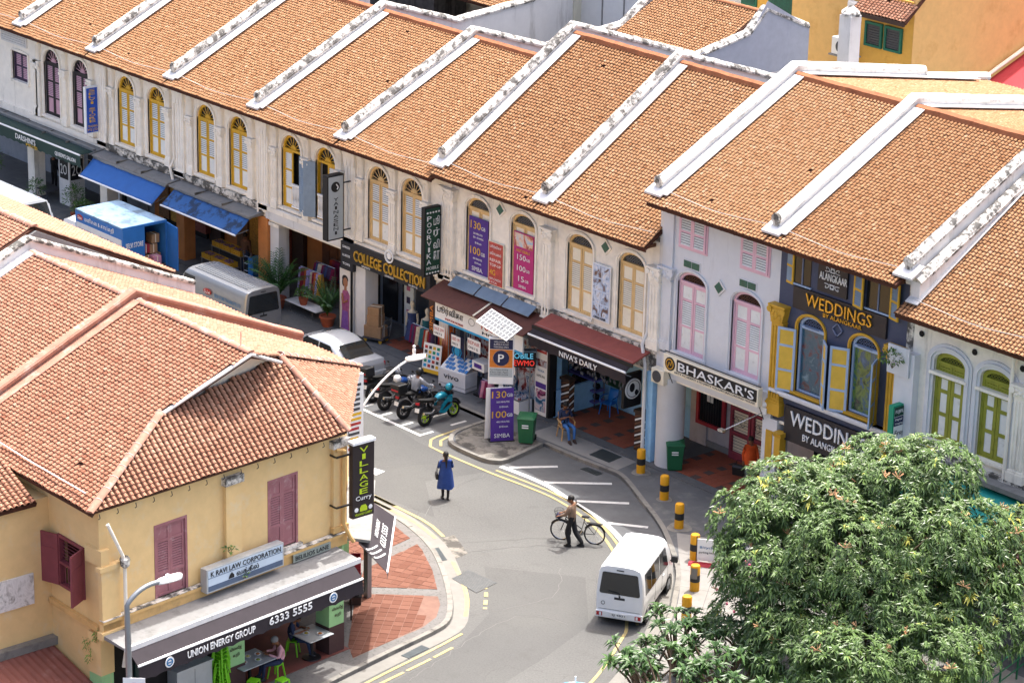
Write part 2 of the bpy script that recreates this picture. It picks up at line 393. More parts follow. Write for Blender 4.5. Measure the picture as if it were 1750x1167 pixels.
lines('yellow_line', 'yellow_line', [
    (.1, [(30.95, -2.3), (31.08, -3.69), (31.22, -4.5), (31.7, -4.93), (32.3, -4.95), (34.8, -4.84), (36.19, -4.7), (37.6, -4.62), (38.95, -4.8), (40.4, -5.22), (41.85, -5.88), (43.8, -7.1), (46.19, -9.24), (46.9, -10.1), (48.6, -13), (50.5, -18)]),
    (.1, [(31.22, -2.4), (31.33, -3.7), (31.5, -4.3), (31.9, -4.62)]),
    (.1, [(34.72, -4.55), (36.19, -4.41), (37.7, -4.36), (39.4, -4.6), (41.54, -5.42), (43.6, -6.65), (46.5, -9.1)]),
    (.12, [(-20, -9.05), (30, -9.1), (34.14, -9.12), (36.48, -9.12), (37.1, -9.2), (37.96, -9.45)]),
    (.12, [(-20, -9.35), (30, -9.4), (34.5, -9.42), (36.5, -9.44), (37.9, -9.72)]),
    (.13, [(39.6, -10.42), (40.99, -11.17), (42.11, -11.92), (42.92, -12.66)]),
    (.12, [(41.1, -10.5), (42.0, -11.1), (42.9, -11.9)], .35, .2),
    (.1, [(43.78, -13.5), (44.11, -14.99), (44.6, -17.6), (45.9, -23.5), (47.6, -33)]),
    (.1, [(44.33, -14.3), (44.59, -15.63), (44.9, -17.5)], .9, .15)])
lines('white_line', 'white_line', [
    (.13, [(20.5, -4.56), (27.3, -4.56), (30.75, -4.55)]),
    *[(.12, [(x, -4.5), (x, -3.97)]) for x in (27.3, 28.38, 29.57, 30.68)],
    *[(.12, [(x, -3.1), (x, -2.42)]) for x in (27.3, 28.38, 29.57, 30.58)],
    (.2, [(34.55, -4.2), (35.76, -4.09), (36.9, -4.09), (37.81, -4.26), (39.73, -4.58), (41.15, -5.02), (42.6, -5.7)]),
    (.17, [(34.8, -4.05), (35.72, -2.7)]), (.17, [(36.5, -3.98), (37.95, -2.29)]), (.17, [(38.35, -4.2), (39.53, -2.98)]), (.16, [(40.3, -4.62), (41.35, -3.85)]),
    (.45, [(31.95, -7.9), (32.6, -7.75)])])
for pts in ([(39.2, -10.0), (40.3, -7.5), (41.6, -7.1)], [(34.7, -4.9), (35.0, -6.4), (35.7, -8.1), (36.3, -8.9)], [(38.6, -9.4), (40.0, -6.9), (40.6, -6.0)], [(42.9, -12.6), (43.4, -9.8), (42.0, -8.1)], [(45.2, -16.6), (43.9, -12.3), (44.2, -11.0), (45.2, -10.6)], [(31.6, -8.8), (32.6, -6.4), (33.4, -5.1)]):
    P = dens(pts, .25); P = [p + Vector((rnd.gauss(0, .035), rnd.gauss(0, .035))) for p in P]; ribbon('road_crack', P, .014, .0075, 'iron', road, smooth=False)
# manhole and drain covers
def cover(pts, n, mt='iron', z=.017):
    r_ = slabpoly('drain_cover', pts, .0, z, mt, road)
    a, b, c, d = [Vector(p) for p in pts]; m = MB()
    for i in range(n):
        t0, t1 = (i + .25) / n, (i + .75) / n
        m.poly([(*a.lerp(b, t0), z + .004), (*a.lerp(b, t1), z + .004), (*d.lerp(c, t1), z + .004), (*d.lerp(c, t0), z + .004)])
    stuff(m.build('cover_ribs', 'grate', r_))
cover([(40.6, -11.27), (40.43, -10.47), (41.67, -10.4), (41.86, -11.36)], 14)
cover([(38.49, -10.38), (38.52, -10.1), (39.43, -10.5), (39.36, -10.76)], 9, 'grate')
cover([(43.84, -15.8), (43.66, -14.9), (43.96, -14.86), (44.12, -15.75)], 9, 'grate')
cover([(36.33, -2.24), (36.38, -1.95), (37.09, -1.91), (37.11, -2.2)], 9, 'grate')
# ---- pavement on the near side of the lane (brick corner)
pav = struct(slabpoly('pavement', [(p.x, p.y) for p in dens(KERB_L)] + [(30, -36), (-40, -36)], -.02, .105, 'band'))
def kerb(path, name, parent, w=.16, zt=.125, L=1.0, mt='conc', side=-.08):
    P = dens(path, .12); i = 0
    st = max(2, int(L / .12))
    while i < len(P) - 1:
        j = min(i + st, len(P) - 1)
        if j - i < 1: break
        seg = [Vector(p) for p in P[i:j + 1]]
        e = (seg[-1] - seg[-2]).normalized() * .012; seg[-1] = seg[-1] - e
        ribbon(name, seg, w, -.03, mt, parent, zt=zt + rnd.uniform(-.006, .006), side=side, smooth=False)
        i = j
kerb(KERB_L[2:], 'kerb_stone', pav)
BRICK = [(36.2, -10.2), (37.76, -10.54), (38.56, -10.78), (39.95, -11.5), (41.19, -12.31), (41.99, -12.86), (42.6, -13.5), (42.92, -14.3), (43.13, -16.06), (43.36, -17.15), (42.75, -17.12)]
def ccw(p): return p if parea(p) > 0 else p[::-1]
sect = [ccw([(34.5, -10.35), (36.2, -10.2), (37.6, -10.5), (38.1, -13.1), (37.9, -13.6), (34.5, -13.2)]),
        ccw([(38.1, -10.62), (38.56, -10.78), (39.95, -11.5), (41.1, -12.25), (39.5, -14.0), (38.62, -13.1)]),
        ccw([(41.5, -12.55), (41.99, -12.86), (42.6, -13.5), (42.92, -14.3), (43.13, -16.06), (43.3, -17.1), (42.55, -16.7), (39.85, -14.35)])]
npv = 0
for si, sc in enumerate(sect):
    sheet('paver_bed', sc, .1075, 'paver_bed', pav)
    ang = (R(5), R(28), R(42))[si]; ca, sa = math.cos(ang), math.sin(ang); g = .29
    loc = [(p[0] * ca + p[1] * sa, -p[0] * sa + p[1] * ca) for p in sc]
    u0, u1 = min(p[0] for p in loc), max(p[0] for p in loc); v0, v1 = min(p[1] for p in loc), max(p[1] for p in loc)
    u = u0
    while u < u1:
        v = v0
        while v < v1:
            cell = clip_poly([(u + .008, v + .008), (u + g - .008, v + .008), (u + g - .008, v + g - .008), (u + .008, v + g - .008)], ccw(loc))
            if len(cell) >= 3 and abs(parea(cell)) > .012 and npv < 300:
                wp = [(p[0] * ca - p[1] * sa, p[0] * sa + p[1] * ca) for p in cell]; m = MB().prism(wp, 'z', .105, .117 + rnd.uniform(-.003, .003))
                m.tone = [rnd.random()] * len(m.f); m.build('paver', 'paver', pav, recalc=True); npv += 1
            v += g
        u += g
# ---- pavement in front of the shophouses
pav2 = struct(slabpoly('footpath', [(-40, -1.85), (31.12, -1.85), (31.25, -3.2), (31.55, -3.95), (32.2, -4.38), (33.67, -4.42), (34.25, -4.22), (34.42, -3.85), (34.25, -2.85), (34.04, -1.84)] +
    [(p.x, p.y) for p in dens(KERB_R)][1:] + [(75, -32), (75, 2.6), (-40, 2.6)], -.02, .11, 'path_dark'))
kerb([(-10, -1.85), (10, -1.85), (31.05, -1.85)], 'kerb_stone', pav2, side=.08, L=1.2)
kerb([(31.12, -1.85), (31.22, -3.2), (31.5, -3.9), (32.2, -4.4), (33.67, -4.43), (34.25, -4.24), (34.44, -3.85), (34.27, -2.85), (34.06, -1.9)], 'kerb_stone', pav2, side=.08, zt=.14, L=.9)
kerb(KERB_R, 'kerb_stone', pav2, side=.08, L=1.0)
sheet('island_top', [(31.3, -1.9), (31.42, -3.2), (31.7, -3.85), (32.25, -4.2), (33.6, -4.24), (34.12, -4.1), (34.26, -3.8), (34.1, -2.85), (33.9, -1.9)], .1145, 'conc_moss', pav2)
sheet('concrete_apron', [(33.0, -1.62), (37.35, -1.5), (37.2, -.5), (32.95, -.5)], .1145, 'slab', pav2)
sheet('concrete_walk', [(42.4, -3.6), (43.75, -4.8), (44.8, -5.7), (46.0, -6.95), (47.0, -8.1), (48.6, -10.5), (50.2, -14), (62, -14), (62, -3.2), (44.0, -2.6)], .1145, 'slab', pav2)
def slab_joint(pts): ribbon('slab_joint', pts, .018, .1165, 'band', pav2, smooth=False)
for i in range(9): slab_joint([(43.4 + i * .75, -4.7 - i * .95), (47.5 + i * .75, -2.6 - i * .95)])
for i in range(4): slab_joint([(44.6 + i * 1.0, -3.9 + i * .5), (51.6 + i * 1.0, -12.8 + i * .5)])
gr = slabpoly('drain_cover', [(35.75, -1.32), (36.7, -1.28), (36.58, -.58), (35.62, -.6)], .11, .122, 'grate', pav2)
for x, y, r_ in ((37.98, -1.03, .32), (40.14, -2.01, .26), (42.14, -3.26, .4)):
    m = MB(); a = rnd.random(); m.prism([(x + r_ * (1 + .15 * math.sin(3 * t + a)) * math.cos(t), y + r_ * math.sin(t)) for t in [i * math.pi / 8 for i in range(16)]], 'z', .11, .119); m.build('concrete_footing', 'conc', pav2)
struct(sheet('lawn', [(50.5, -11), (70, -11), (70, -4.2), (54.5, -4.2), (52.2, -6.5)], .118, 'grass'))
# ------------------------------------------------------------------ roofs
TILE = {'tile': (.152, .138), 'tile_pink': (.176, .13)}
def inside(p, poly):
    c = False; n = len(poly)
    for i in range(n):
        x1, y1 = poly[i]; x2, y2 = poly[i - 1]
        if (y1 > p[1]) != (y2 > p[1]) and p[0] < (x2 - x1) * (p[1] - y1) / (y2 - y1) + x1: c = not c
    return c
def tile_template(TP, TL):
    v = []; f = []
    for s, rad, off in ((0, .34 * TP, .033), (TL + .02, .28 * TP, .003)):
        for k in range(5):
            a = math.pi * k / 4; v.append((TP / 2 + rad * math.cos(a), s, off + rad * math.sin(a) * .95))
    for k in range(4): f.append((k, k + 1, k + 6, k + 5))
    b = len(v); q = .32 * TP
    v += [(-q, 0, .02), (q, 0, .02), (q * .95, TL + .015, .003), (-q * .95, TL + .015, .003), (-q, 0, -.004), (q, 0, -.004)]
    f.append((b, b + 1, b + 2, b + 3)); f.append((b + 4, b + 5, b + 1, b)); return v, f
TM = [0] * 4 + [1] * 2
def tile_roof(parent, O, U, V, W, D, mt='tile', clip=None, name='roof_tiles', seed=1, single=0, skip=None):
    """rows of barrel tiles laid on the plane O + u U + s V; returns the joined tiles. The first `single` of the lowest rows become tiles of their own."""
    O, U, V = Vector(O), Vector(U).normalized(), Vector(V).normalized(); N = U.cross(V).normalized(); TP, TL = TILE[mt]; TV, TF = tile_template(TP, TL)
    rg = random.Random(seed); nu = int(W / TP); u_off = (W - nu * TP) / 2; ns = int(math.ceil(D / TL))
    m = MB(); tone = []; n1 = 0; mesh1 = None
    TVn = np.array(TV); verts = []; faces = []; nv = 0
    UVN = np.array([U, V, N]); On = np.array(O)
    for j in range(ns):
        for i in range(nu):
            u, s_ = u_off + i * TP, j * TL
            if clip is not None and not inside((u + TP / 2, s_ + TL / 2), clip): continue
            if skip and skip(u, s_): continue
            jit = np.array([rg.gauss(0, .003), rg.gauss(0, .006) + .01 * math.sin(i * .7 + seed), rg.gauss(0, .003)])
            t = .2 + .6 * rg.betavariate(2.2, 2.2)
            if rg.random() < .02: t = rg.choice((.0, .98))
            if rg.random() < .0006: continue
            if n1 < single:
                if mesh1 is None:
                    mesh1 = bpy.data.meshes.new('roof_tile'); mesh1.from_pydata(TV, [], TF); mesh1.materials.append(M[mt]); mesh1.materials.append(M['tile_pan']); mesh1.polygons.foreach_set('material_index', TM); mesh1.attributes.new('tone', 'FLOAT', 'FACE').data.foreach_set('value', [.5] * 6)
                o = bpy.data.objects.new('roof_tile', mesh1); COL.objects.link(o); o.parent = parent
                p = O + U * (u + jit[0]) + V * (s_ + jit[1]) + N * jit[2]
                o.matrix_basis = Matrix(((U.x, V.x, N.x, p.x), (U.y, V.y, N.y, p.y), (U.z, V.z, N.z, p.z), (0, 0, 0, 1)))
                n1 += 1; continue
            sk = rg.gauss(0, .025)
            q = TVn.copy(); q[:, 0] += sk * q[:, 1]
            q = q + jit + np.array([u, s_, 0]); verts.append(q @ UVN + On)
            for fc in TF: faces.append(tuple(k + nv for k in fc)); tone.append(t)
            nv += len(TV)
    if verts:
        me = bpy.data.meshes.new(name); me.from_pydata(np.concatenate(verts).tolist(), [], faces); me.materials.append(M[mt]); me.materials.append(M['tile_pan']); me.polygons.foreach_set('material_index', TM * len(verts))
        a = me.attributes.new('tone', 'FLOAT', 'FACE'); a.data.foreach_set('value', tone); me.shade_smooth(); me.set_sharp_from_angle(angle=R(50))
        o = bpy.data.objects.new(name, me); COL.objects.link(o); attach(o, parent); stuff(o); return o
def roll(path, w, h, seg=6):
    """rounded coping following a path: returns loft sections (path lies in a vertical plane, sideways = X)"""
    P = [Vector(p) for p in path]; secs = []
    for i, p in enumerate(P):
        d = (P[min(i + 1, len(P) - 1)] - P[max(i - 1, 0)]).normalized(); side = d.cross(Vector((0, 0, 1))).normalized(); up = side.cross(d).normalized()
        pr = [(-w / 2, -.06), (-w / 2, .02)] + [(-w / 2 * .86 * math.cos(math.pi * k / seg), .02 + h * math.sin(math.pi * k / seg)) for k in range(seg + 1)] + [(w / 2, .02), (w / 2, -.06)]
        secs.append([tuple(p + side * a + up * b) for a, b in pr])
    return secs
def densify(path, step=.5, jit=.0):
    P = [Vector(p) for p in path]; out = []
    for a, b in zip(P, P[1:]):
        n = max(1, int((b - a).length / step))
        for k in range(n):
            q = a.lerp(b, k / n)
            if jit and out: q = q + Vector((0, 0, rnd.uniform(-jit, jit)))
            out.append(q)
    out.append(P[-1]); return out
# ------------------------------------------------------------------ facade pieces
def arch_line(xc, hw, zs, rise, n=10):
    return [(xc - hw * math.cos(math.pi * k / n), zs + rise * math.sin(math.pi * k / n)) for k in range(n + 1)]
def wall_ops(m, x0, x1, z0, z1, y0, y1, ops):
    x = x0
    for xc, hw, zb, zs, rise in sorted(ops):
        m.box(x, xc - hw, y0, y1, z0, z1)
        if zb > z0: m.box(xc - hw, xc + hw, y0, y1, z0, zb)
        L = arch_line(xc, hw, zs, rise)
        for (a, za), (b, zb_) in zip(L, L[1:]): m.prism([(a, za), (b, zb_), (b, z1), (a, z1)], 'y', y0, y1)
        x = xc + hw
    m.box(x, x1, y0, y1, z0, z1); return m
def shutter(m, x0, x1, z0, z1, y, rows, t=.045, st=.075, slat=.07):
    """leaf in the XZ plane: slot 0 = frame, slot 1 = panel/slat. rows from bottom: ('l'|'p', weight)"""
    m.k = 0; m.box(x0, x0 + st, y, y + t, z0, z1); m.box(x1 - st, x1, y, y + t, z0, z1)
    tot = sum(r_[1] for r_ in rows); H = z1 - z0 - st * (len(rows) + 1); z = z0
    for kind, wgt in rows:
        m.k = 0; m.box(x0 + st, x1 - st, y, y + t, z, z + st); z += st; h = H * wgt / tot; m.k = 1
        if kind == 'p': m.box(x0 + st, x1 - st, y + .02, y + t - .01, z, z + h)
        else:
            m.k = 2; m.box(x0 + st, x1 - st, y + t - .006, y + t - .002, z, z + h); m.k = 1  # backing sheet, dark on closed leaves: shade between slats put into colour
            n = max(3, int(h / slat))
            for i in range(n):
                za = z + h * i / n; m.prism([(y + .002, za), (y + .024, za + h / n * .62), (y + .034, za + h / n * .62), (y + .012, za)], 'x', x0 + st, x1 - st)
        z += h
    m.k = 0; m.box(x0 + st, x1 - st, y, y + t, z, z1); return m
def window(house, xc, hw, zb, zs, rise, fm, pm, y=.1, rows=(('p', 1), ('l', 1.2), ('l', 1.2)), fan='spoke', label=None, leaves=True, moul='stucco', mw=.1, fanm=None, name='window', st=.075, f=.07):
    """arched shuttered window: the frame is the part; shutters, fanlight, sill and moulding are sub-parts"""
    m = MB(); m.box(xc - hw, xc - hw + f, y - .03, y + .08, zb, zs); m.box(xc + hw - f, xc + hw, y - .03, y + .08, zb, zs)
    m.box(xc - hw + f, xc + hw - f, y - .03, y + .08, zb, zb + .05); m.box(xc - hw + f, xc + hw - f, y - .04, y + .08, zs - .05, zs + .04)
    if rise > 0:
        Lo, Li = arch_line(xc, hw, zs, rise, 14), arch_line(xc, hw - f * 1.3, zs, rise - f * 1.3, 14)
        for (a, b), (c, d) in zip(zip(Lo, Lo[1:]), zip(Li, Li[1:])): m.prism([a, b, d, c], 'y', y - .03, y + .08)
    o = m.build(name, fm, house, label=label)
    if leaves:
        for s in (0, 1):
            a, b = (xc - hw + f, xc - .006) if s == 0 else (xc + .006, xc + hw - f)
            mm = MB(); shutter(mm, a, b, zb + .05, zs - .05, y - .01 + rnd.uniform(-.012, .012), list(rows), st=st); mm.build('shutter', [fm, pm, 'dark'], o)
    if rise > 0:
        m = MB(); L = arch_line(xc, hw - .06, zs + .04, rise - .08, 14); m.poly([(a, y + .05, z) for a, z in L]); m.build('fanlight_glass', 'glass' if fan == 'spoke' else 'dark', o)
        m = MB(); ri = (hw - .09) * .34
        if fan == 'spoke':
            for k in range(7):
                a = math.pi * (k + .5) / 7; p = lambda rr, rz: (xc - rr * math.cos(a), y + .02, zs + .04 + rz * math.sin(a))
                m.tube([p(ri, ri * rise / hw), p(hw - .06, rise - .07)], .016, 5)
            L = arch_line(xc, ri, zs + .04, ri * rise / hw, 8); m.prism(L, 'y', y, y + .04)
        else:
            for k in range(int(hw * 2 / .11)):
                for q in range(max(1, int(rise / .1))):
                    cx, cz = xc - hw + .12 + k * .11, zs + .1 + q * .1
                    if ((cx - xc) / (hw - .1)) ** 2 + ((cz - zs) / max(.05, rise - .06)) ** 2 < .9:
                        pts = [(cx + .045 * math.cos(t), y + .03, cz + .045 * math.sin(t)) for t in [i * math.pi / 4 for i in range(8)]]; m.tube(pts, .011, 4, closed=True)
            if not m.f: m.box(xc - hw + .1, xc + hw - .1, y + .02, y + .04, zs + rise * .4, zs + rise * .5)
        m.build('fanlight_tracery', fanm or fm, o)
    if moul:
        L = [(xc - hw - mw * .5, zb)] + arch_line(xc, hw + mw * .5, zs, rise + mw * .5, 14) + [(xc + hw + mw * .5, zb)]
        m = MB(); L2 = [(xc - hw - mw * 1.3, zb)] + arch_line(xc, hw + mw * 1.3, zs, rise + mw * 1.3, 14) + [(xc + hw + mw * 1.3, zb)]
        L0 = [(xc - hw, zb)] + arch_line(xc, hw, zs, rise, 14) + [(xc + hw, zb)]
        for i in range(len(L0) - 1):
            m.prism([L0[i], L0[i + 1], L[i + 1], L[i]], 'y', -.035, .06); m.prism([L[i], L[i + 1], L2[i + 1], L2[i]], 'y', -.065, .04)
        m.build('moulding', moul, o)
    m = MB().box(xc - hw - .12, xc + hw + .12, -.12, .1, zb - .1, zb - .005).build('sill', moul or 'stucco', o)
    return o
def pilaster(house, xc, w_, z0, z1, mt, cap=.42, capm=None, proud=.13, flute=3, foot=.28, fold=True):
    m = MB(); h = w_ / 2
    m.box(xc - h * 1.25, xc + h * 1.25, -proud - .05, .02, z0, z0 + foot); m.box(xc - h * 1.12, xc + h * 1.12, -proud - .03, .02, z0 + foot, z0 + foot + .07)
    m.box(xc - h, xc + h, -proud, .02, z0 + foot + .07, z1 - cap)
    for i in range(flute):
        cx = xc - h + w_ * (i + .5) / flute; m.box(cx - w_ / flute * .26, cx + w_ / flute * .26, -proud - .022, -proud, z0 + foot + .16, z1 - cap - .1)
    o = m.build('pilaster', mt, house)
    c = MB(); zc = z1 - cap
    c.box(xc - h * 1.1, xc + h * 1.1, -proud - .03, .02, zc, zc + .05)
    c.prism([(xc - h * .95, zc + .05), (xc + h * .95, zc + .05), (xc + h * 1.4, z1 - .07), (xc - h * 1.4, z1 - .07)], 'y', -proud - .06, .02)
    for s in (-1, 1):
        c.lathe([(.02, -.02), (h * .42, -.015), (h * .42, .05), (.02, .055)], (xc + s * h * 1.15, -proud - .1, z1 - .17), 10, ax='y')
        for t in (.3, .62): c.ball((xc + s * h * .55, -proud - .06, zc + cap * t), (h * .36, .045, cap * .16), 6, 5)
    c.ball((xc, -proud - .07, zc + cap * .45), (h * .35, .05, cap * .22), 6, 5)
    c.box(xc - h * 1.45, xc + h * 1.45, -proud - .1, .02, z1 - .07, z1); c.build('capital', capm or mt, o); return o
def bracket(house, xc, w_, z0, z1, mt, proud=.13):
    """block between a capital and the eaves: pointed panel with fluting"""
    m = MB(); h = w_ / 2; m.box(xc - h, xc + h, -proud, .02, z0, z1)
    m.prism([(xc - h * 1.2, z1 - .26), (xc + h * 1.2, z1 - .26), (xc + h * .7, z1 - .08), (xc - h * .7, z1 - .08)], 'y', -proud - .06, -proud)
    for i in range(3): m.box(xc - h * .75 + i * h * .58, xc - h * .75 + i * h * .58 + h * .3, -proud - .025, -proud, z0 + .06, z1 - .32)
    return m.build('eaves_bracket', mt, house)
# ------------------------------------------------------------------ the row: geometry of each house
HB = [-13.0, -1.75, 4.0, 9.67, 15.37, 20.88, 26.5, 32.05, 37.55, 42.85, 48.3, 53.6, 59.0]
YE, YR = -.85, 5.7
def roof_z(i):   # eave z, ridge z, back slope
    if i <= 5: return 7.52, 10.62, -.31
    if i <= 7: return 7.72, 11.86, -.32
    if i <= 9: return 9.3, 12.56, -.165
    return 8.45, 12.3, -.165
LBL = {0: 'white shophouse with purple window at the far left edge', 1: 'white shophouse with black and pink arched windows behind the blue vertical sign',
       2: 'weathered white shophouse with yellow shutters above the plain bright blue awning', 3: 'white shophouse with closed yellow shutters above the dirty stained blue awning',
       4: 'white shophouse with yellow windows and an open blue shutter, above the clothes racks', 5: 'white shophouse with beige shutters above the black gold-lettered shop sign',
       6: 'cream shophouse with purple and magenta posters over its upper windows', 7: 'cream shophouse with beige shutters above the red canopy of the barber',
       8: 'pale grey shophouse with pink shutters and a black arts academy sign', 9: 'navy blue shophouse with gold pilasters and open yellow and blue shutters',
       10: 'white shophouse with olive green shutters behind the mango tree', 11: 'cream shophouse with maroon awning at the right edge'}
HOUSE = {}
for i in range(12): HOUSE[i] = thing('shophouse', LBL[i], 'shophouse', ((HB[i] + HB[i + 1]) / 2, 0, 0), 'terrace of shophouses')
def build_roof(i):
    h = HOUSE[i]; x0, x1 = HB[i], HB[i + 1]; ze, zr, sb = roof_z(i); V = Vector((0, YR - YE, zr - ze)); D = V.length; V = V / D; N = Vector((1, 0, 0)).cross(V)
    xa, xb = x0, x1
    if i == 7: xb = x1 - .02
    if i == 8: xa = x0 - .05
    m = MB(); yb = 15.5 if i >= 8 else 9.6; zb = zr + sb * (yb - YR)
    m.prism([(YE + .05, ze - .0), (YR, zr - .03), (yb, zb - .03), (yb, zb - .18), (YR, zr - .2), (YE + .05, ze - .13)], 'x', xa + .02, xb - .02)
    r_ = m.build('roof', 'tile_bed', h)
    tile_roof(r_, (xa, YE, ze), (1, 0, 0), V, xb - xa, D - .15, seed=i + 1)
    if i >= 8:
        V2 = Vector((0, -(yb - YR), zr - zb)); D2 = V2.length
        tile_roof(r_, (xb, yb, zb), (-1, 0, 0), V2, xb - xa, D2 - .2, seed=i + 40)
    # ridge capping of mortar
    m = MB(); a, b = x0 + .2, x1 - .18
    pth = densify([(a, YR, zr + .05), (b, YR, zr + .05)], .45)
    secs = []
    for k, p in enumerate(pth):
        jz = rnd.uniform(-.012, .012); secs.append([(p.x, p.y - .17, p.z - .1), (p.x, p.y - .13, p.z + .06 + jz), (p.x, p.y, p.z + .13 + jz), (p.x, p.y + .13, p.z + .06 + jz), (p.x, p.y + .17, p.z - .1)])
    m.loft(secs, closed=True); m.build('ridge_capping', 'ridge', r_, recalc=True)
    # gutter board, rafters, cable
    m = MB(); m.box(x0 + .03, x1 - .03, YE + .08, YE + .12, ze - .14, ze - .02)
    for k in range(int((x1 - x0) / .6)): m.box(x0 + .3 + k * .6, x0 + .37 + k * .6, YE + .1, 0, ze - .16, ze - .05)
    m.build('eaves_board', 'wood', r_)
    pts = []
    for k in range(13):
        t = k / 12; p = Vector((x0 + .3 + (x1 - x0 - .45) * t, YE, ze)) + V * (.62 - .16 * math.sin(math.pi * t) + .02 * math.sin(9 * t)) + N * .14; pts.append(p)
    MB().tube(pts, .01, 5).build('lightning_cable', 'coping2', r_)
for i in range(12): build_roof(i)
# party walls: one to the left of each house, belonging to that house
PW = {0: (7.52, 10.62, -.31), 1: (7.52, 10.62, -.31), 2: (7.52, 10.62, -.31), 3: (7.52, 10.62, -.31), 4: (7.52, 10.62, -.31), 5: (7.52, 10.62, -.31), 6: (7.72, 11.86, -.32), 7: (7.72, 11.86, -.32), 8: (9.3, 12.56, -.165), 9: (9.3, 12.56, -.165), 10: (9.3, 12.56, -.165), 11: (8.45, 12.3, -.165)}
def party_wall(i):
    h = HOUSE[i]; x = HB[i]; ze, zr, sb = PW[i]; sl = (zr - ze) / (YR - YE); zf = lambda y: ze + sl * (y - YE)
    yf = -.32; up = .34; yb = 12.0 if i >= 6 else 9.4
    if i >= 8: yb = 12.2
    path = [(yf, zf(yf) + up), (YR, zr + up), (yb, zr + sb * (yb - YR) + up)]
    if i in (4, 5): path.append((13.4, path[-1][1] + .35)); path.append((15.6, path[-1][1] + 1.5)); path.append((17.5, path[-2][1] + .3))
    if i == 6: path += [(14.7, path[-1][1] + .5), (15.6, path[-1][1] + 1.35), (18.0, path[-1][1] + .35)]
    if i == 8: path += [(12.3, path[-1][1] - .25), (15.7, path[-1][1] - .75)]
    m = MB(); lowf = min(zf(yf), ze) - .1
    poly = list(path) + [(path[-1][0], 6.5), (.1, 6.5), (.1, lowf), (yf + .12, lowf)]
    m.prism(poly, 'x', x - .15, x + .15)
    wm = {0: 'parapet', 6: 'parapet'}.get(i, 'parapet')
    o = m.build('party_wall', wm, h, recalc=True)
    secs = roll(densify([(x, y, z) for y, z in path], .45, .012), .42 if i < 8 else .4, .13)
    c = MB(); c.loft(secs, closed=True); c.build('coping', 'coping' if i in (1, 2, 3, 4, 5, 6, 7, 10) else 'coping2', o, recalc=True, smooth=35)
    if i == 10: c = MB(); c.loft(roll(densify([(x + .36, y, z - .5) for y, z in path[:2]], .45, .014), .4, .13)); c.build('coping', 'coping', o, recalc=True, smooth=35); m = MB(); m.prism([(yf, path[0][1] - 1.2), (YR, path[1][1] - 1.0), (YR, path[1][1] - .52), (yf, path[0][1] - .52)], 'x', x + .16, x + .5); m.build('party_wall_step', wm, o, recalc=True)
    # flashing strips lying on the tiles each side, and the foot block at the front end
    for s, hi in ((1, i),):
        e2, r2, _ = roof_z(hi); sl2 = (r2 - e2) / (YR - YE); zz = lambda y: e2 + sl2 * (y - YE) + .13
        f = MB(); a, b = (x + .14, x + .62)
        f.prism([(yf - .2, zz(yf - .2)), (YR - .15, zz(YR - .15)), (YR - .15, zz(YR - .15) + .03), (yf - .2, zz(yf - .2) + .03)], 'x', a, b); f.build('flashing', 'lead', o, recalc=True)
        if i >= 8:
            sb2 = roof_z(hi)[2]; f = MB(); f.prism([(YR + .2, r2 + .1), (yb + 2.5, r2 + .1 + sb2 * (yb + 2.3 - YR)), (yb + 2.5, r2 + .13 + sb2 * (yb + 2.3 - YR)), (YR + .2, r2 + .13)], 'x', a, b - .05); f.build('flashing', 'lead', o, recalc=True)
    e2 = max(roof_z(i)[0], roof_z(max(0, i - 1))[0]) if i != 8 else 9.3
    sl2 = sl; z0 = zf(yf - .28) + .1
    f = MB(); f.prism([(yf - .3, z0 - .02), (yf + .25, z0 + .55 * sl - .02), (yf + .25, z0 + .55 * sl + .05), (yf - .3, z0 + .05)], 'x', x - .34, x + .42); f.build('flashing_foot', 'lead', o, recalc=True)
    f = MB(); f.lathe([(.03, -.05), (.17, -.04), (.19, .05), (.15, .12)], (x, yf - .02, path[0][1] + .04), 10, ax='y'); f.box(x - .1, x + .1, yf - .04, yf + .1, path[0][1] - .25, path[0][1] - .05); f.build('coping_end', 'mould', o)
for i in range(12): party_wall(i)
# end wall above the lower roof where the taller pale grey house begins
MB().box(HB[8] - .13, HB[8] + .13, -.02, 5.7, 6.6, 9.3).build('gable_wall', 'parapet', HOUSE[8])
MB().box(HB[10] - .13, HB[10] + .13, -.02, 5.7, 6.6, 9.3).build('gable_wall', 'mould', HOUSE[9])
# lower hip corner tiles where the cream house's eaves stop against the taller house
# ------------------------------------------------------------------ upper facades
M['h8'] = mat('wall_pale_grey', 'd5d6d8', .85, dirt=.2, dcol='a3a4a6', dscale=1.2, streak=True, var=.04)
M['navy'] = mat('wall_navy', '4a4f63', .8, dirt=.15, dcol='6a6f82', var=.08)
M['gold'] = mat('gold_paint', 'c79a2e', .5, var=.15, dirt=.2, dcol='8d6a1c', dscale=3)
M['yellow'] = mat('shutter_yellow', 'd3a52b', .6, var=.12, dirt=.25, dcol='9c7418', dscale=5)
M['panel'] = mat('shutter_white', 'e3e4df', .65, var=.08, dirt=.22, dcol='a7a69c', dscale=5)
M['beige'] = mat('shutter_beige', 'd6b57e', .65, var=.12, dirt=.25, dcol='a58457', dscale=5)
M['beige_p'] = mat('shutter_cream', 'eae2cd', .65, var=.06, dirt=.2, dcol='b5a98d', dscale=5)
M['pink'] = mat('shutter_pink', 'dfb6c1', .65, var=.06)
M['olive'] = mat('shutter_olive', '8f9132', .65, var=.14, dirt=.3, dcol='5f6126', dscale=4)
M['blackpaint'] = mat('shutter_black', '2a2528', .6, var=.2)
M['pinklouv'] = mat('shutter_rose', 'c49aa8', .65, var=.1)
M['bluegrey'] = mat('shutter_blue_grey', '8396a8', .65, var=.12, dirt=.2, dcol='5e6c79')
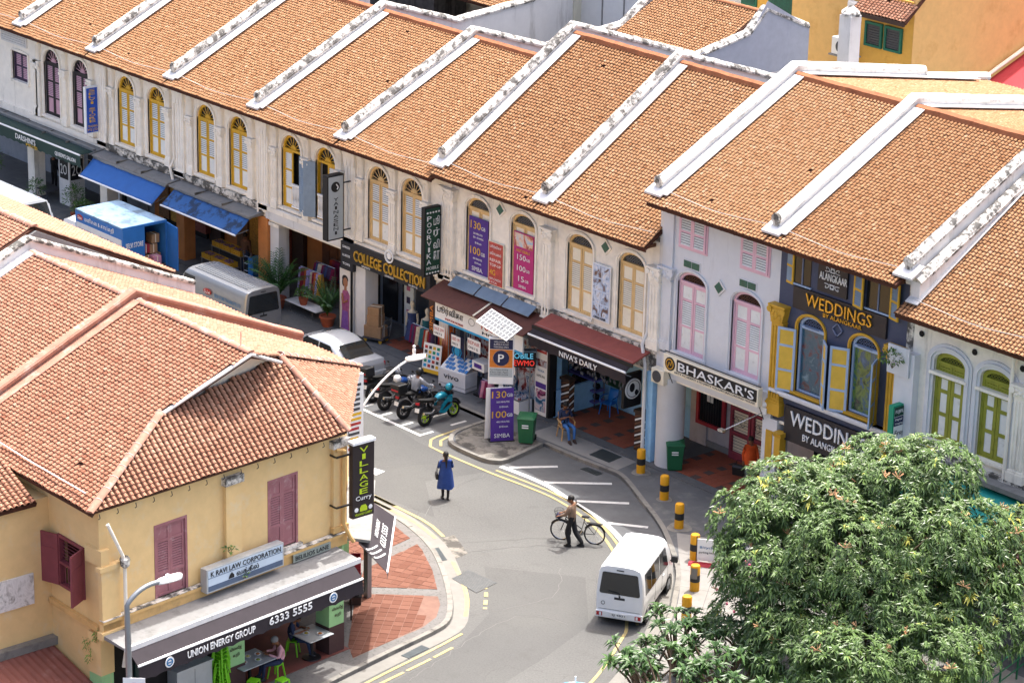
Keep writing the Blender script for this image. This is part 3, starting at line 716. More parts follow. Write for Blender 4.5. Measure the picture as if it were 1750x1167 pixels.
M['blueframe'] = mat('shutter_pale_blue', '9fb4cf', .6, var=.08)
M['yellow_p'] = mat('shutter_panel_gold', 'd9b243', .6, var=.12)
M['greentile'] = mat('vent_green', '1d5a4e', .35, var=.3, scale=12)
def facade(i, zt, zb=3.3, wm='stucco', ops=(), y0=0.0):
    h = HOUSE[i]; x0, x1 = HB[i], HB[i + 1]
    m = MB(); wall_ops(m, x0, x1, zb, zt, y0, .32, list(ops)); m.build('wall', wm, h)
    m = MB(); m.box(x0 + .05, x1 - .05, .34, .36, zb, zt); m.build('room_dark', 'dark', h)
XW = {1: (0, 2.27), 2: (5.72, 7.93), 3: (11.41, 13.64), 4: (17.1, 19.27), 5: (22.49, 24.44)}
WSTY = {1: ('blackpaint', 'pinklouv'), 2: ('yellow', 'panel'), 3: ('yellow', 'panel'), 4: ('yellow', 'panel'), 5: ('beige', 'panel')}
for i in range(1, 6):
    a, b = XW[i]; hw, zb_, zs_ = .62, 4.02, 6.3; h = HOUSE[i]; sm = 'stucco' if i in (1, 2, 3) else 'stucco2'
    facade(i, 7.5, 3.3, sm, [(a, hw, zb_, zs_, .62), (b, hw, zb_, zs_, .62)])
    fm, pm = WSTY[i]
    for xc in (a, b):
        window(h, xc, hw, zb_, zs_, .62, fm, pm, leaves=(i != 4), rows=(('p', 1), ('l', 1), ('l', 1)), moul=sm, fanm=fm if i != 1 else 'pinklouv')
    mid = (a + b) / 2
    for xc, w_ in ((a - .95, .3), (mid, .32), (b + .95, .3)):
        pilaster(h, xc, w_, 3.86, 6.28, sm); bracket(h, xc, w_ * .95, 6.3, 7.28, sm)
    # wide fluted strip on the party line
    m = MB(); xb = HB[i + 1]; m.box(xb - .3, xb + .3, -.1, .02, 3.6, 7.3)
    for k in range(3): m.box(xb - .22 + k * .17, xb - .12 + k * .17, -.125, -.1, 3.95, 6.7)
    m.box(xb - .36, xb + .36, -.2, .02, 7.0, 7.12); m.box(xb - .34, xb + .34, -.16, .02, 3.6, 3.85)
    for k in range(3): m.prism([(xb - .3 + k * .22, 6.6), (xb - .14 + k * .22, 6.6), (xb - .1 + k * .22, 7.0), (xb - .34 + k * .22, 7.0)], 'y', -.17, -.1)
    m.build('party_pilaster', sm, h)
    m = MB(); m.box(HB[i], HB[i + 1], -.16, .02, 3.64, 3.82); m.box(HB[i], HB[i + 1], -.1, .02, 3.5, 3.64); m.build('string_course', 'mould' if i in (2, 3) else sm, h)
    m = MB(); m.box(HB[i], HB[i + 1], -.18, .02, 7.3, 7.48)
    for k in range(26): m.box(HB[i] + .1 + k * .215, HB[i] + .2 + k * .215, -.24, -.18, 7.34, 7.46)
    m.build('cornice', 'mould' if i > 3 else sm, h)
    # plaster festoon band above the ledge
    m = MB()
    for k in range(34): m.ball((HB[i] + .2 + k * .157, -.1, 3.72 + .05 * math.sin(k * .9)), (.07, .03, .05), 6, 4)
    stuff(m.build('plaster_ornament', 'mould', h))
# open leaves of the fourth house
h = HOUSE[4]
def leaf(parent, hinge, width, z0, z1, ang, fm, pm, rows, name='shutter'):
    """shutter hung at hinge=(x,y), opened by ang degrees about Z (0 = along +X)"""
    m = MB(Matrix.Translation((hinge[0], hinge[1], 0)) @ Matrix.Rotation(R(ang), 4, 'Z')); shutter(m, 0, width, z0, z1, -.02, rows); return m.build(name, [fm, pm, pm], parent)
rw = [('p', 1), ('l', 1), ('l', 1)]
leaf(h, (16.55, .1), .54, 4.08, 6.24, 0, 'yellow', 'panel', rw); leaf(h, (19.3, .1), .52, 4.08, 6.24, 0, 'yellow', 'panel', rw)
leaf(h, (17.66, -.03), .56, 4.08, 6.24, -18, 'bluegrey', 'bluegrey', rw); leaf(h, (18.7, -.05), .5, 4.08, 6.24, -150, 'bluegrey', 'bluegrey', rw)
for xa in (17.12, 18.75):
    m = MB(); m.box(xa, xa + .52, -.02, .05, 4.95, 5.03); m.box(xa, xa + .52, -.02, .05, 4.1, 4.16)
    for k in range(5): m.lathe([(.03, 0), (.045, .12), (.025, .3), (.04, .6), (.03, .8)], (xa + .06 + k * .1, .015, 4.15), 7)
    m.build('balustrade', 'white', h)
# --- house 0 (left edge)
h = HOUSE[0]; facade(0, 7.5, 3.3, 'stucco', [(-2.55, .62, 5.05, 6.3, 0), (-5.6, .62, 5.05, 6.3, 0)])
M['purple'] = mat('window_purple', '3a2c44', .6, var=.15)
for xc in (-2.55, -5.6): window(h, xc, .62, 5.05, 6.3, 0, 'purple', 'pinklouv', rows=(('l', 1), ('l', 1)), moul='stucco')
m = MB(); m.box(-4.0, -1.9, -.06, 0, 6.6, 7.2)
for k in range(5): m.box(-3.9, -2.0, -.1, -.06, 6.66 + k * .1, 6.7 + k * .1)
m.build('vent_grille', 'parapet', h)
MB().box(-7.4, -1.75, -.1, .02, 3.55, 3.85).build('string_course', 'stucco', h)
pilaster(h, -1.15, .3, 3.86, 6.28, 'stucco')
# --- house 6 and 7 (cream, segmental arches)
for i, (a, b) in {6: (28.18, 30.61), 7: (33.56, 36.12)}.items():
    h = HOUSE[i]; hw, zb_, zs_, ri = .64, 4.27, 6.62, .44
    facade(i, 7.75, 3.3, 'stucco2', [(a, hw, zb_, zs_, ri), (b, hw, zb_, zs_, ri)])
    for xc in (a, b):
        window(h, xc, hw, zb_, zs_, ri, 'beige', 'beige_p', rows=(('p', 1), ('l', 1.3), ('p', .65)), fan='grille', fanm='grey_ledge', moul='stucco2', mw=.09)
    m = MB(); xb = HB[i + 1] - .05 if i == 6 else HB[i + 1] - .12
    m.box(HB[i], HB[i + 1], -.16, .02, 3.95, 4.08); m.box(HB[i], HB[i + 1], -.08, .02, 3.3, 3.95); m.build('string_course', 'mould', h)
    mid = (a + b) / 2
    m = MB(Matrix.Translation((mid, -.02, 6.95)) @ Matrix.Rotation(R(45), 4, 'Y')); m.box(-.2, .2, -.03, .03, -.2, .2); d = m.build('vent_frame', 'stucco2', h)
    m = MB(Matrix.Translation((mid, -.03, 6.95)) @ Matrix.Rotation(R(45), 4, 'Y')); m.box(-.14, .14, -.035, .02, -.14, .14); m.build('vent_tile', 'greentile', d)
pilaster(HOUSE[6], 32.02, .46, 3.4, 6.95, 'stucco2', cap=.5, proud=.16); pilaster(HOUSE[6], 26.75, .46, 3.4, 7.1, 'stucco2', cap=.5, proud=.16)
pilaster(HOUSE[7], 37.42, .44, 4.1, 6.95, 'stucco2', cap=.55, proud=.2)
MB().tube([(37.1, -.1, 6.5), (37.1, -.12, 4.6), (37.05, -.3, 4.2), (37.25, -.32, 3.5), (37.3, -.35, .3)], .06, 8).build('drain_pipe', 'parapet', HOUSE[7], smooth=40)
MB().tube([(9.35, -.12, 7.2), (9.35, -.14, 4.3), (9.2, -.25, 3.9), (9.4, -.25, 3.4)], .055, 8).build('drain_pipe', 'stucco', HOUSE[2], smooth=40)
MB().tube([(15.1, -.12, 7.2), (15.1, -.14, 3.4)], .05, 8).build('drain_pipe', 'stucco', HOUSE[3], smooth=40)
MB().tube([(4.35, -.12, 7.2), (4.35, -.14, 4.4), (4.5, -.3, 3.9)], .055, 8).build('drain_pipe', 'stucco', HOUSE[2], smooth=40)
# --- house 8 (pale grey, pink shutters, two rows)
h = HOUSE[8]; a, b = 38.98, 41.48
facade(8, 9.25, 3.3, 'h8', [(a, .66, 4.3, 6.68, .42), (b, .66, 4.3, 6.68, .42)])
for xc in (a, b): window(h, xc, .66, 4.3, 6.68, .42, 'pink', 'panel', rows=(('p', 1.0), ('l', 1.15), ('p', .6)), fan='grille', fanm='wood', moul='h8', mw=.08)
for xc in (38.95, 41.75):
    m = MB(); m.box(xc - .66, xc + .66, -.03, .03, 7.84, 9.0); o = m.build('window', 'pink', h)
    for s in (0, 1):
        mm = MB(); shutter(mm, xc - .6 + s * .6, xc - .005 + s * .6, 7.9, 8.96, -.075, [('l', 1), ('l', 1)]); mm.build('shutter', ['pink', 'panel', 'dark'], o)
for xc, z in ((38.93, 7.36), (41.48, 7.37)):
    o = MB().box(xc - .4, xc + .4, -.02, .03, z - .15, z + .15).build('vent_frame', 'h8', h)
    for s in (0, 1): MB().box(xc - .36 + s * .37, xc - .02 + s * .37, -.035, .02, z - .11, z + .11).build('vent_tile', 'greentile', o)
m = MB(Matrix.Translation((40.23, -.02, 6.95)) @ Matrix.Rotation(R(45), 4, 'Y')); m.box(-.2, .2, -.03, .03, -.2, .2); d = m.build('vent_frame', 'parapet', h)
m = MB(Matrix.Translation((40.23, -.03, 6.95)) @ Matrix.Rotation(R(45), 4, 'Y')); m.box(-.14, .14, -.035, .02, -.14, .14); m.build('vent_tile', 'greentile', d)
pilaster(h, 37.85, .5, 4.2, 7.05, 'h8', cap=.5, proud=.1, flute=0); MB().box(37.62, 38.08, -.08, .02, 7.05, 9.2).build('pier_strip', 'h8', h)
MB().box(HB[8], HB[9], -.1, .02, 3.3, 4.1).build('string_course', 'h8', h)
# --- house 9 (navy and gold)
h = HOUSE[9]; a, b = 44.3, 46.53
facade(9, 9.25, 3.3, 'navy', [(a, .56, 4.48, 6.62, .42), (b, .56, 4.48, 6.62, .42), ])
def poster_glass(name, ramp):
    k = NT(name); v = k.noise(2.2, 5, .6, k.mapv((1, 1, .8)), 1.5); r_ = k.n.new('ShaderNodeValToRGB'); k.link(v, r_.inputs[0]); e = r_.color_ramp.elements
    e[0].position = .3; e[0].color = (*col(ramp[0]), 1); e[1].position = .72; e[1].color = (*col(ramp[-1]), 1)
    for j, c in enumerate(ramp[1:-1]): q = e.new(.38 + .3 * j / max(1, len(ramp) - 2)); q.color = (*col(c), 1)
    return k.out(r_.outputs[0], .15, 0, .6)
M['pg1'] = poster_glass('window_film_red_blue', ('20303f', '5a2a2c', '35566a', '1f4a5e', '6d8c9a'))
M['pg2'] = poster_glass('window_film_green_blue', ('16282c', '2c4f3a', '5f7a3a', '24506e', '54809c'))
M['navy_tr'] = mat('tracery_navy', '6d7690', .7)
for xc, pg in ((a, 'pg1'), (b, 'pg2')):
    o = window(h, xc, .56, 4.48, 6.62, .42, 'blueframe', 'panel', leaves=False, fan='grille', fanm='navy_tr', moul='gold', mw=.075)
    MB().box(xc - .5, xc + .5, .12, .14, 4.53, 6.58).build('pane', pg, o)
    MB().box(xc - .3, xc + .3, -.005, .02, 6.66, 6.68).build('transom', 'navy_tr', o)
rw = [('p', .9), ('l', 1.1), ('p', .7)]
leaf(h, (43.72, -.06), .62, 4.4, 6.5, 200, 'blueframe', 'yellow_p', rw); leaf(h, (44.88, -.06), .62, 4.4, 6.5, -38, 'blueframe', 'yellow_p', rw)
leaf(h, (45.98, -.06), .62, 4.4, 6.5, 205, 'blueframe', 'yellow_p', rw); leaf(h, (47.1, -.06), .6, 4.4, 6.5, -62, 'blueframe', 'yellow_p', rw)
# upper row: dark openings with small yellow shutters
for k, (xa, xb) in enumerate(((43.48, 44.15), (44.5, 45.7), (46.48, 47.46))):
    if k != 1:
        o = MB().box(xa, xb, -.02, .04, 7.98, 9.05).build('window', 'glass', h); MB().box((xa + xb) / 2 - .025, (xa + xb) / 2 + .025, -.045, 0, 7.98, 9.05).build('mullion', 'navy_tr', o)
        MB().box(xa - .05, xb + .05, -.06, 0, 7.93, 7.98).build('sill', 'blueframe', o)
for x_, ang, wd in ((43.46, 180, .58), (45.98, 0, .5), (47.46, 0, .46)):
    leaf(h, (x_, -.05), wd, 7.9, 9.05, ang + (-12 if ang else -14), 'yellow', 'bluegrey', [('l', 1), ('l', 1)])
sg = MB().box(43.52, 47.4, -.09, 0, 7.2, 7.9).build('sign_board', M.setdefault('signblack', mat('sign_black', '26242a', .5, var=.15)), h)
M['goldletter'] = mat('letter_gold', 'd0a23c', .35, metal=.5, var=.15)
text('WEDDINGS', (44.1, -.1, 7.42), (1, 0, 0), (0, 0, 1), 2.75, .4, 'goldletter', h, ext=.05)
text('BY ALANGKAAR', (44.85, -.1, 7.24), (1, 0, 0), (0, 0, 1), 1.6, .13, 'goldletter', h, ext=.03)
sg = MB().box(44.5, 45.72, -.08, 0, 8.02, 9.05).build('sign_board', 'signblack', h)
text('ALANGKAAR', (44.58, -.085, 8.42), (1, 0, 0), (0, 0, 1), 1.15, .24, 'white', h, ext=.02)
m = MB()
for z, s in ((8.78, 1), (8.25, -1)):
    for q in (-1, 1):
        for k in range(2):
            pts = [(45.11 + q * (.05 + .2 * k + t * .2 * math.cos(t * 5)), -.09, z + s * .07 * math.sin(t * 5)) for t in [j / 9 for j in range(10)]]; m.tube(pts, .014, 4)
m.build('scroll_ornament', 'white', h)
for xc in (43.02, 47.9):
    pilaster(h, xc, .5, 3.5, 7.15, 'gold', cap=.6, proud=.2, flute=4, foot=.4)
m = MB(); m.box(HB[9], HB[10], -.2, .02, 4.2, 4.38); m.box(HB[9], HB[10], -.3, .02, 4.3, 4.38); m.build('string_course', 'h8', h)
MB().box(43.45, 47.4, -.1, -.0, 2.78, 3.95).build('sign_board', 'signblack', h)
text('WEDDINGS', (43.75, -.11, 3.35), (1, 0, 0), (0, 0, 1), 3.2, .48, 'white', h, ext=.05)
text('BY ALANGKAAR', (44.3, -.11, 2.98), (1, 0, 0), (0, 0, 1), 1.9, .22, 'white', h, ext=.03)
m = MB(Matrix.Translation((45.4, -.04, 6.95)) @ Matrix.Rotation(R(45), 4, 'Y'))
for q in (-.17, .13): m.box(q, q + .04, -.02, .02, -.17, .17); m.box(-.17, .17, -.02, .02, q, q + .04)
m.build('vent_frame', 'navy_tr', h)
# --- house 10 (olive)
h = HOUSE[10]; a, b = 49.92, 51.7
facade(10, 8.42, 3.3, 'stucco2', [(a, .6, 4.62, 7.1, .32), (b, .6, 4.62, 7.1, .32)])
for xc in (a, b):
    window(h, xc, .6, 4.62, 6.72, 0, 'olive', 'panel', rows=(('p', 1), ('p', 1), ('p', .55)), moul=None, st=.115, f=.1)
    o = window(h, xc, .6, 6.78, 7.05, .36, 'olive', 'olive', rows=(('l', 1),), fan='grille', moul=None, name='fanlight', f=.1)
    m = MB()
    for z0, z1, mw in ((4.55, 7.1, .1),):
        for s, d in ((0, -.05), (1, -.1), (2, -.05)):
            L = [(xc - .6 - s * .09, z0)] + arch_line(xc, .6 + s * .09, z1, .34 + s * .09, 14) + [(xc + .6 + s * .09, z0)]; L2 = [(xc - .6 - s * .09 - .09, z0)] + arch_line(xc, .69 + s * .09, z1, .43 + s * .09, 14) + [(xc + .69 + s * .09, z0)]
            for q in range(len(L) - 1): m.prism([L[q], L[q + 1], L2[q + 1], L2[q]], 'y', d, .02)
    m.build('moulding', 'h8', h)
for xc in (48.75, 50.8, 52.6): MB().lathe([(.09, -.02), (.1, .0), (.06, .01), (.05, .05)], (xc, -.02, 7.75), 12, ax='y').build('vent_hole', 'dark', h)
MB().box(HB[10], HB[11], -.2, .02, 4.0, 4.3).build('string_course', 'mould', h)
pilaster(h, 52.75, .5, 4.3, 7.3, 'stucco', cap=.4, proud=.16, flute=4)
MB().tube([(52.35, -.15, 8.3), (52.35, -.15, 4.2)], .06, 8).build('drain_pipe', 'stucco', h, smooth=40)
MB().box(48.0, 48.75, -.26, .0, 3.5, 7.1).build('pier', 'h8', h)
# --- house 11
facade(11, 8.42, 3.3, 'stucco', [(55.5, .6, 4.6, 7.1, .3), (57.3, .6, 4.6, 7.1, .3)])
for xc in (55.5, 57.3): window(HOUSE[11], xc, .6, 4.6, 7.1, .3, 'olive', 'panel', moul='h8')
# ------------------------------------------------------------------ ground storeys: piers, ceilings, shop walls, tiled footway
M['teal_wall'] = mat('wall_sky_blue', '98c6e8', .8, dirt=.2, dcol='5d8fb3')
M['pale_wall'] = mat('wall_dusty_mauve', 'b9b2b2', .85, dirt=.2, dcol='827a7a')
M['grey_int'] = mat('shop_wall_grey', '8f9298', .8, dirt=.2, dcol='6a6c70')
YB = 2.4
def storey(i, back, side=None):
    h = HOUSE[i]; x0, x1 = HB[i], HB[i + 1]
    MB().box(x0, x1, -.02, YB + .3, 3.2, 3.3).build('footway_ceiling', 'stucco', h)
    MB().box(x0, x1, YB, YB + .25, .1, 3.2).build('shop_wall', back, h)
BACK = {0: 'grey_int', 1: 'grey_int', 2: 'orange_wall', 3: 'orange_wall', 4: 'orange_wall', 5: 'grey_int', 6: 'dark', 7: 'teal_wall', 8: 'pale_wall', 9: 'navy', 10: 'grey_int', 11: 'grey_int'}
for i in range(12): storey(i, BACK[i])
PIER = {1: 'stucco', 2: 'stucco', 3: 'orange_wall', 4: 'orange_wall', 5: 'parapet', 6: 'parapet', 7: 'teal_wall', 8: 'h8', 9: 'h8', 10: 'h8', 11: 'stucco'}
for i in range(1, 12):
    x = HB[i]; hw = {8: .42, 9: .32, 4: .3}.get(i, .27)
    if i == 8:
        MB().box(x - .3, x - .02, -.2, .35, .1, 3.3).build('pier', 'teal_wall', HOUSE[7])
        m = MB(); m.lathe([(.48, .1), (.48, 3.0), (.52, 3.05), (.52, 3.3)], (x + .45, .22, 0), 20); m.build('pier', 'h8', HOUSE[8], smooth=40)
    else:
        MB().box(x - hw, x + hw, -.12, .42, .1, 3.3).build('pier', PIER[i], HOUSE[i])
    if i in (3, 5): MB().box(x - .25, x + .25, .42, 2.4, 2.75, 3.2).build('cross_beam', PIER[i], HOUSE[i])
MB().box(15.7, 16.25, .0, .5, .1, 3.05).build('pier', 'parapet', HOUSE[4])
m = MB(); m.box(15.62, 16.33, -.06, .55, 3.05, 3.18); m.build('pier_cap', 'stucco2', HOUSE[4])
MB().box(15.6, 20.95, -.14, .02, 3.32, 3.86).build('fascia_beam', 'parapet', HOUSE[4])
# gold pier decoration of the navy house
for z0, z1 in ((.4, 1.2), (1.75, 2.9)): MB().box(42.72, 43.0, -.15, -.115, z0, z1).build('pier_panel', 'gold', HOUSE[9])
m = MB(); m.lathe([(.2, -.02), (.27, -.02), (.27, .02), (.2, .02), (.2, -.02)], (42.86, -.14, 1.47), 18, cap=False, ax='y'); m.build('pier_ring', 'h8', HOUSE[9])
m = MB(); m.box(43.25, 43.5, -.3, -.02, 2.0, 2.85); m.prism([(-.3, 2.85), (-.02, 2.85), (-.02, 3.0), (-.36, 3.0)], 'x', 43.2, 43.55); m.prism([(-.3, 2.0), (-.02, 2.0), (-.02, 1.75), (-.12, 1.75)], 'x', 43.25, 43.5); m.build('console_bracket', 'gold', HOUSE[9])
# footway floors: steps, tiles laid one by one where they can be told apart
foot = struct(MB().box(-40, 75, -.45, 2.42, .1, .135).build('footway', 'path_dark'))
tm = {}
for nm in ('ftile_r', 'ftile_d'):
    q = MB().box(0, .288, 0, .288, 0, .012); q.tone = [.5] * 6; o = q.build('footway_tile', nm, foot); tm[nm] = o
def lay(x0, x1, y0, y1, lim):
    nx, ny = int((x1 - x0) / .3), int((y1 - y0) / .3); c = 0
    MB().box(x0, x0 + nx * .3, y0, y0 + ny * .3, .134, .138).build('tile_bed', 'grout', foot)
    for b in range(ny):
        for a in range(nx):
            if c >= lim: return
            dk = (a + b) % 2 == 0 and (a // 1 + b * 2) % 4 == 0
            o = tm['ftile_d' if dk else 'ftile_r'].copy(); COL.objects.link(o); o.location = (x0 + a * .3, y0 + b * .3, .136 + rnd.uniform(-.002, .002)); c += 1
lay(32.5, 36.4, -.05, 2.35, 104); lay(38.1, 42.4, -.05, 2.35, 112); lay(22.6, 25.4, .1, 2.3, 80)
for o in tm.values(): o.location = (42.0, 1.9, .136) if o is tm['ftile_r'] else (42.0, 1.6, .136)
# ------------------------------------------------------------------ the ochre corner building on the near side
M['ochre'] = mat('wall_ochre', 'e2c086', .85, dirt=.36, dcol='d8c9a6', dscale=1.1, var=.06, bump=.12, bscale=12)
M['ochre_d'] = mat('wall_ochre_moulding', 'd6ae70', .85, dirt=.45, dcol='a98a5e', dscale=2.2, var=.1)
M['maroon'] = mat('door_dusty_maroon', '9c686b', .75, var=.12, dirt=.34, dcol='b89a98', dscale=4)
M['maroon_s'] = mat('shutter_maroon', '7f3f46', .65, var=.12)
M['cream_gable'] = mat('gable_plaster', 'e8e0d0', .85, dirt=.2, dcol='b9ac98', var=.06)
M['awn_black'] = mat('awning_charcoal', '2b2429', .8, var=.2)
M['green_wall'] = mat('pillar_green', '9cc98b', .7, var=.08)
M['brown_wall'] = mat('pillar_brown', '4a3330', .7, var=.12)
M['alu'] = mat('aluminium_grey', 'b4b8ba', .45, metal=.4, var=.1)
B = thing('corner_building', 'ochre two-storey corner building with salmon tiled hip roof and maroon shutters', 'building', (42, -20, 0))
E1, E2, E3 = Vector((43.8, -25.9, 6.95)), Vector((43.17, -17.2, 6.95)), Vector((39.25, -13.8, 6.95))
G1, T_, AP = Vector((42.08, -22.58, 8.38)), Vector((41.33, -18.15, 8.8)), Vector((42.35, -19.85, 9.56))
YN, YF, YRL, ZEL, ZRL = -25.9, -13.8, -19.85, 6.95, 9.56
XL0 = 36.75
def plane_roof(parent, O, U, V, poly, mt, seed, single=0, name='roof_slope', thick=.12, tiles=True, off=.02):
    """roof slope: dark bed polygon with tiles on it; poly in world coordinates"""
    O, U, V = Vector(O), Vector(U).normalized(), Vector(V); V = (V - U * V.dot(U)).normalized(); N = U.cross(V).normalized()
    m = MB(); P = [Vector(p) for p in poly]; n = len(P); a = m.pts([tuple(p - N * off) for p in P]); b = m.pts([tuple(p - N * (off + thick)) for p in P])
    m.face(*range(a, a + n)); m.face(*range(b + n - 1, b - 1, -1))
    for i in range(n): j = (i + 1) % n; m.face(a + i, b + i, b + j, a + j)
    o = m.build(name, 'tile_bed', parent, recalc=True)
    us = [(p - O).dot(U) for p in P]; ss = [(p - O).dot(V) for p in P]; O2 = O + U * min(us) + V * min(ss)
    if tiles: tile_roof(o, O2, U, V, max(us) - min(us), max(ss) - min(ss), mt, [((u - min(us)), (s - min(ss))) for u, s in zip(us, ss)], seed=seed, single=single)
    return o
def ridge_line(parent, pts, w_=.115, h_=.075, mt='ridge_red', seg=.42, lime=True):
    """overlapping half-round ridge tiles along a line"""
    P = densify(pts, seg); m = MB()
    for a, b in zip(P, P[1:]):
        d = (b - a).normalized(); sd = d.cross(Vector((0, 0, 1))).normalized(); up = sd.cross(d).normalized(); secs = []
        for p, k in ((a, 1.12), (b + d * .03, .95)):
            secs.append([tuple(p + sd * (-w_ * k * math.cos(math.pi * q / 6)) + up * (h_ * k * math.sin(math.pi * q / 6) + .03)) for q in range(7)])
        m.loft(secs, closed=True)
    o = m.build('ridge_tiles', mt, parent, smooth=50, recalc=True)
    if lime:
        m = MB()
        for a, b in zip(P, P[1:]):
            d = (b - a).normalized(); sd = d.cross(Vector((0, 0, 1))).normalized(); up = sd.cross(d).normalized()
            m.tube([tuple(a + sd * (-w_ * 1.13 * math.cos(math.pi * q / 6)) + up * (h_ * 1.2 * math.sin(math.pi * q / 6) + .03)) for q in range(7)], .007, 4)
        stuff(m.build('mortar_joints', 'coping2', parent))
    return o
near = plane_roof(B, (XL0, YN, ZEL), (1, 0, 0), (0, YRL - YN, ZRL - ZEL), [(XL0, YN, ZEL), E1, G1, AP, (XL0, YRL, ZRL)], 'tile_pink', 60)
far = plane_roof(B, (XL0, YF, ZEL), (-1, 0, 0), (0, YRL - YF, ZRL - ZEL), [(XL0, YF, ZEL), (XL0, YRL, ZRL), AP, T_, E3], 'tile_pink', 61)
dU = (E2 - E1).normalized(); N_ = dU.cross(G1 - E1).normalized(); V_ = N_.cross(dU)
endr = plane_roof(B, E1, dU, V_, [E1, E2, T_, G1], 'tile_pink', 62, single=300)
dU2 = (E3 - E2).normalized(); N2 = dU2.cross(T_ - E2).normalized()
splr = plane_roof(B, E2, dU2, N2.cross(dU2), [E2, E3, T_], 'tile_pink', 63)
ridge_line(near, [(XL0 + .2, YRL, ZRL), AP]); ridge_line(endr, [G1, E1 + Vector((0, 0, .02))]); ridge_line(endr, [T_ + Vector((0, 0, .02)), E2 + Vector((0, 0, .03))]); ridge_line(splr, [T_ + Vector((0, 0, .05)), E3 + Vector((0, 0, .03))])
# gablet: plaster triangle and verge boards
g0 = [G1 + Vector((-.22, 0, -.1)), T_ + Vector((-.15, 0, -.15)), AP + Vector((-.28, 0, -.05))]
m = MB(); m.poly([tuple(p) for p in g0]); m.poly([tuple(p + Vector((-.1, 0, 0))) for p in g0[::-1]]); m.build('gablet_wall', 'cream_gable', B)
m = MB()
for a, b in ((G1, AP), (AP, T_ + Vector((.3, -.2, 0)))): m.tube([tuple(a + Vector((.02, 0, -.02))), tuple(b + Vector((.02, 0, -.02)))], .055, 6)
m.build('verge_board', 'coping2', B)
MB().tube([(41.9, -19.85, 9.6), (41.9, -19.85, 10.05)], .012, 5).build('lightning_rod', 'steel', B)
# eaves cable
pts = [(XL0 + (43.2 - XL0) * t, YN + .3 + .06 * math.sin(5 * t), ZEL + .3 + .02 * math.sin(9 * t)) for t in [k / 16 for k in range(17)]]
MB().tube(pts, .018, 5).build('eaves_cable', 'white', near)
m = MB()
for a, b in ((E1, E2), (E2, E3)):
    d = (b - a); n = int(d.length / .55)
    for k in range(n):
        p = a.lerp(b, (k + .5) / n); q = Vector((-.25, .02, -.12)); m.tube([tuple(p + Vector((-.02, 0, -.1))), tuple(p + Vector((.02, 0, -.2))), tuple(p + Vector((-.06, 0, -.26)))], .012, 4)
m.build('gutter_hooks', 'black', endr)
# walls: end wall in its own frame (x along the wall, -y outwards)
_a = R(6); WM = Matrix(((-math.sin(_a), -math.cos(_a), 0, 43.53), (math.cos(_a), -math.sin(_a), 0, -25.26), (0, 0, 1, 0), (0, 0, 0, 1)))
def wb(): return MB(WM)
def WP(u, y, z): return tuple(WM @ Vector((u, y, z)))
UXW = tuple(WM.to_3x3() @ Vector((1, 0, 0)))
m = wb(); wall_ops(m, 0, 8.3, 3.0, 6.95, 0, .3, [(2.11, .56, 3.8, 5.9, 0), (6.07, .55, 3.94, 6.04, 0)]); m.build('wall', 'ochre', B)
m = MB(); m.prism([(43.5, -25.26), (36.75, -25.26), (36.75, -13.95), (38.95, -13.95), (42.35, -16.9)], 'z', 3.0, 6.9); m.build('wall_core', 'ochre', B, recalc=True)
for xc, hw, z0, z1 in ((2.11, .56, 3.8, 5.9), (6.07, .55, 3.94, 6.04)):
    o = wb().box(xc - hw, xc + hw, .1, .14, z0, z1).build('door', 'maroon', B)
    m = wb(); m.box(xc - hw, xc - hw + .07, -.015, .1, z0, z1); m.box(xc + hw - .07, xc + hw, -.015, .1, z0, z1); m.box(xc - hw + .07, xc + hw - .07, -.015, .1, z1 - .07, z1); m.build('frame', 'maroon', o)
    for s in (0, 1):
        mm = wb(); shutter(mm, xc - hw + .07 + s * (hw - .07), xc - .004 + s * (hw - .07), z0 + .02, z1 - .08, .03, [('p', .8), ('l', 1.3), ('p', .5)], t=.05); mm.build('leaf', ['maroon', 'maroon', 'dark'], o)
    wb().box(xc - hw - .1, xc + hw + .1, -.1, .05, z0 - .1, z0).build('door_sill', 'mould', o)
# pilasters, ledge
def ppil(u0, u1, z0, z1, proud=.12):
    m = wb(); m.box(u0, u1, -proud, 0, z0, z1 - .02); o = m.build('pilaster', 'ochre', B)
    m = wb(); m.box(u0 - .06, u1 + .06, -proud - .06, 0, z1 - .22, z1); m.build('pilaster_head', 'mould', o); m = wb(); m.box(u0 - .04, u1 + .04, -proud - .04, 0, z0 + .003, z0 + .18); m.build('pilaster_foot', 'ochre_d', o)
ppil(3.94, 4.48, 3.85, 6.6); ppil(7.86, 8.36, 3.85, 6.6)
m = wb(); m.box(-.32, .28, -.14, 0, 3.4, 5.25); m.box(-.4, .36, -.2, 0, 5.2, 5.32); m.box(-.4, .4, -.22, 0, 3.3, 3.5); m.box(-.3, -.02, -.12, .55, 5.32, 5.75); m.build('corner_pier', 'ochre', B)
m = wb(); m.box(-.3, 8.36, -.14, 0, 3.42, 3.8); m.box(-.34, 8.38, -.2, 0, 3.72, 3.8); m.build('ledge', 'ochre_d', B)
wb().box(-.34, 8.38, -.21, -.02, 3.805, 3.82).build('ledge_cap', 'mould', B)
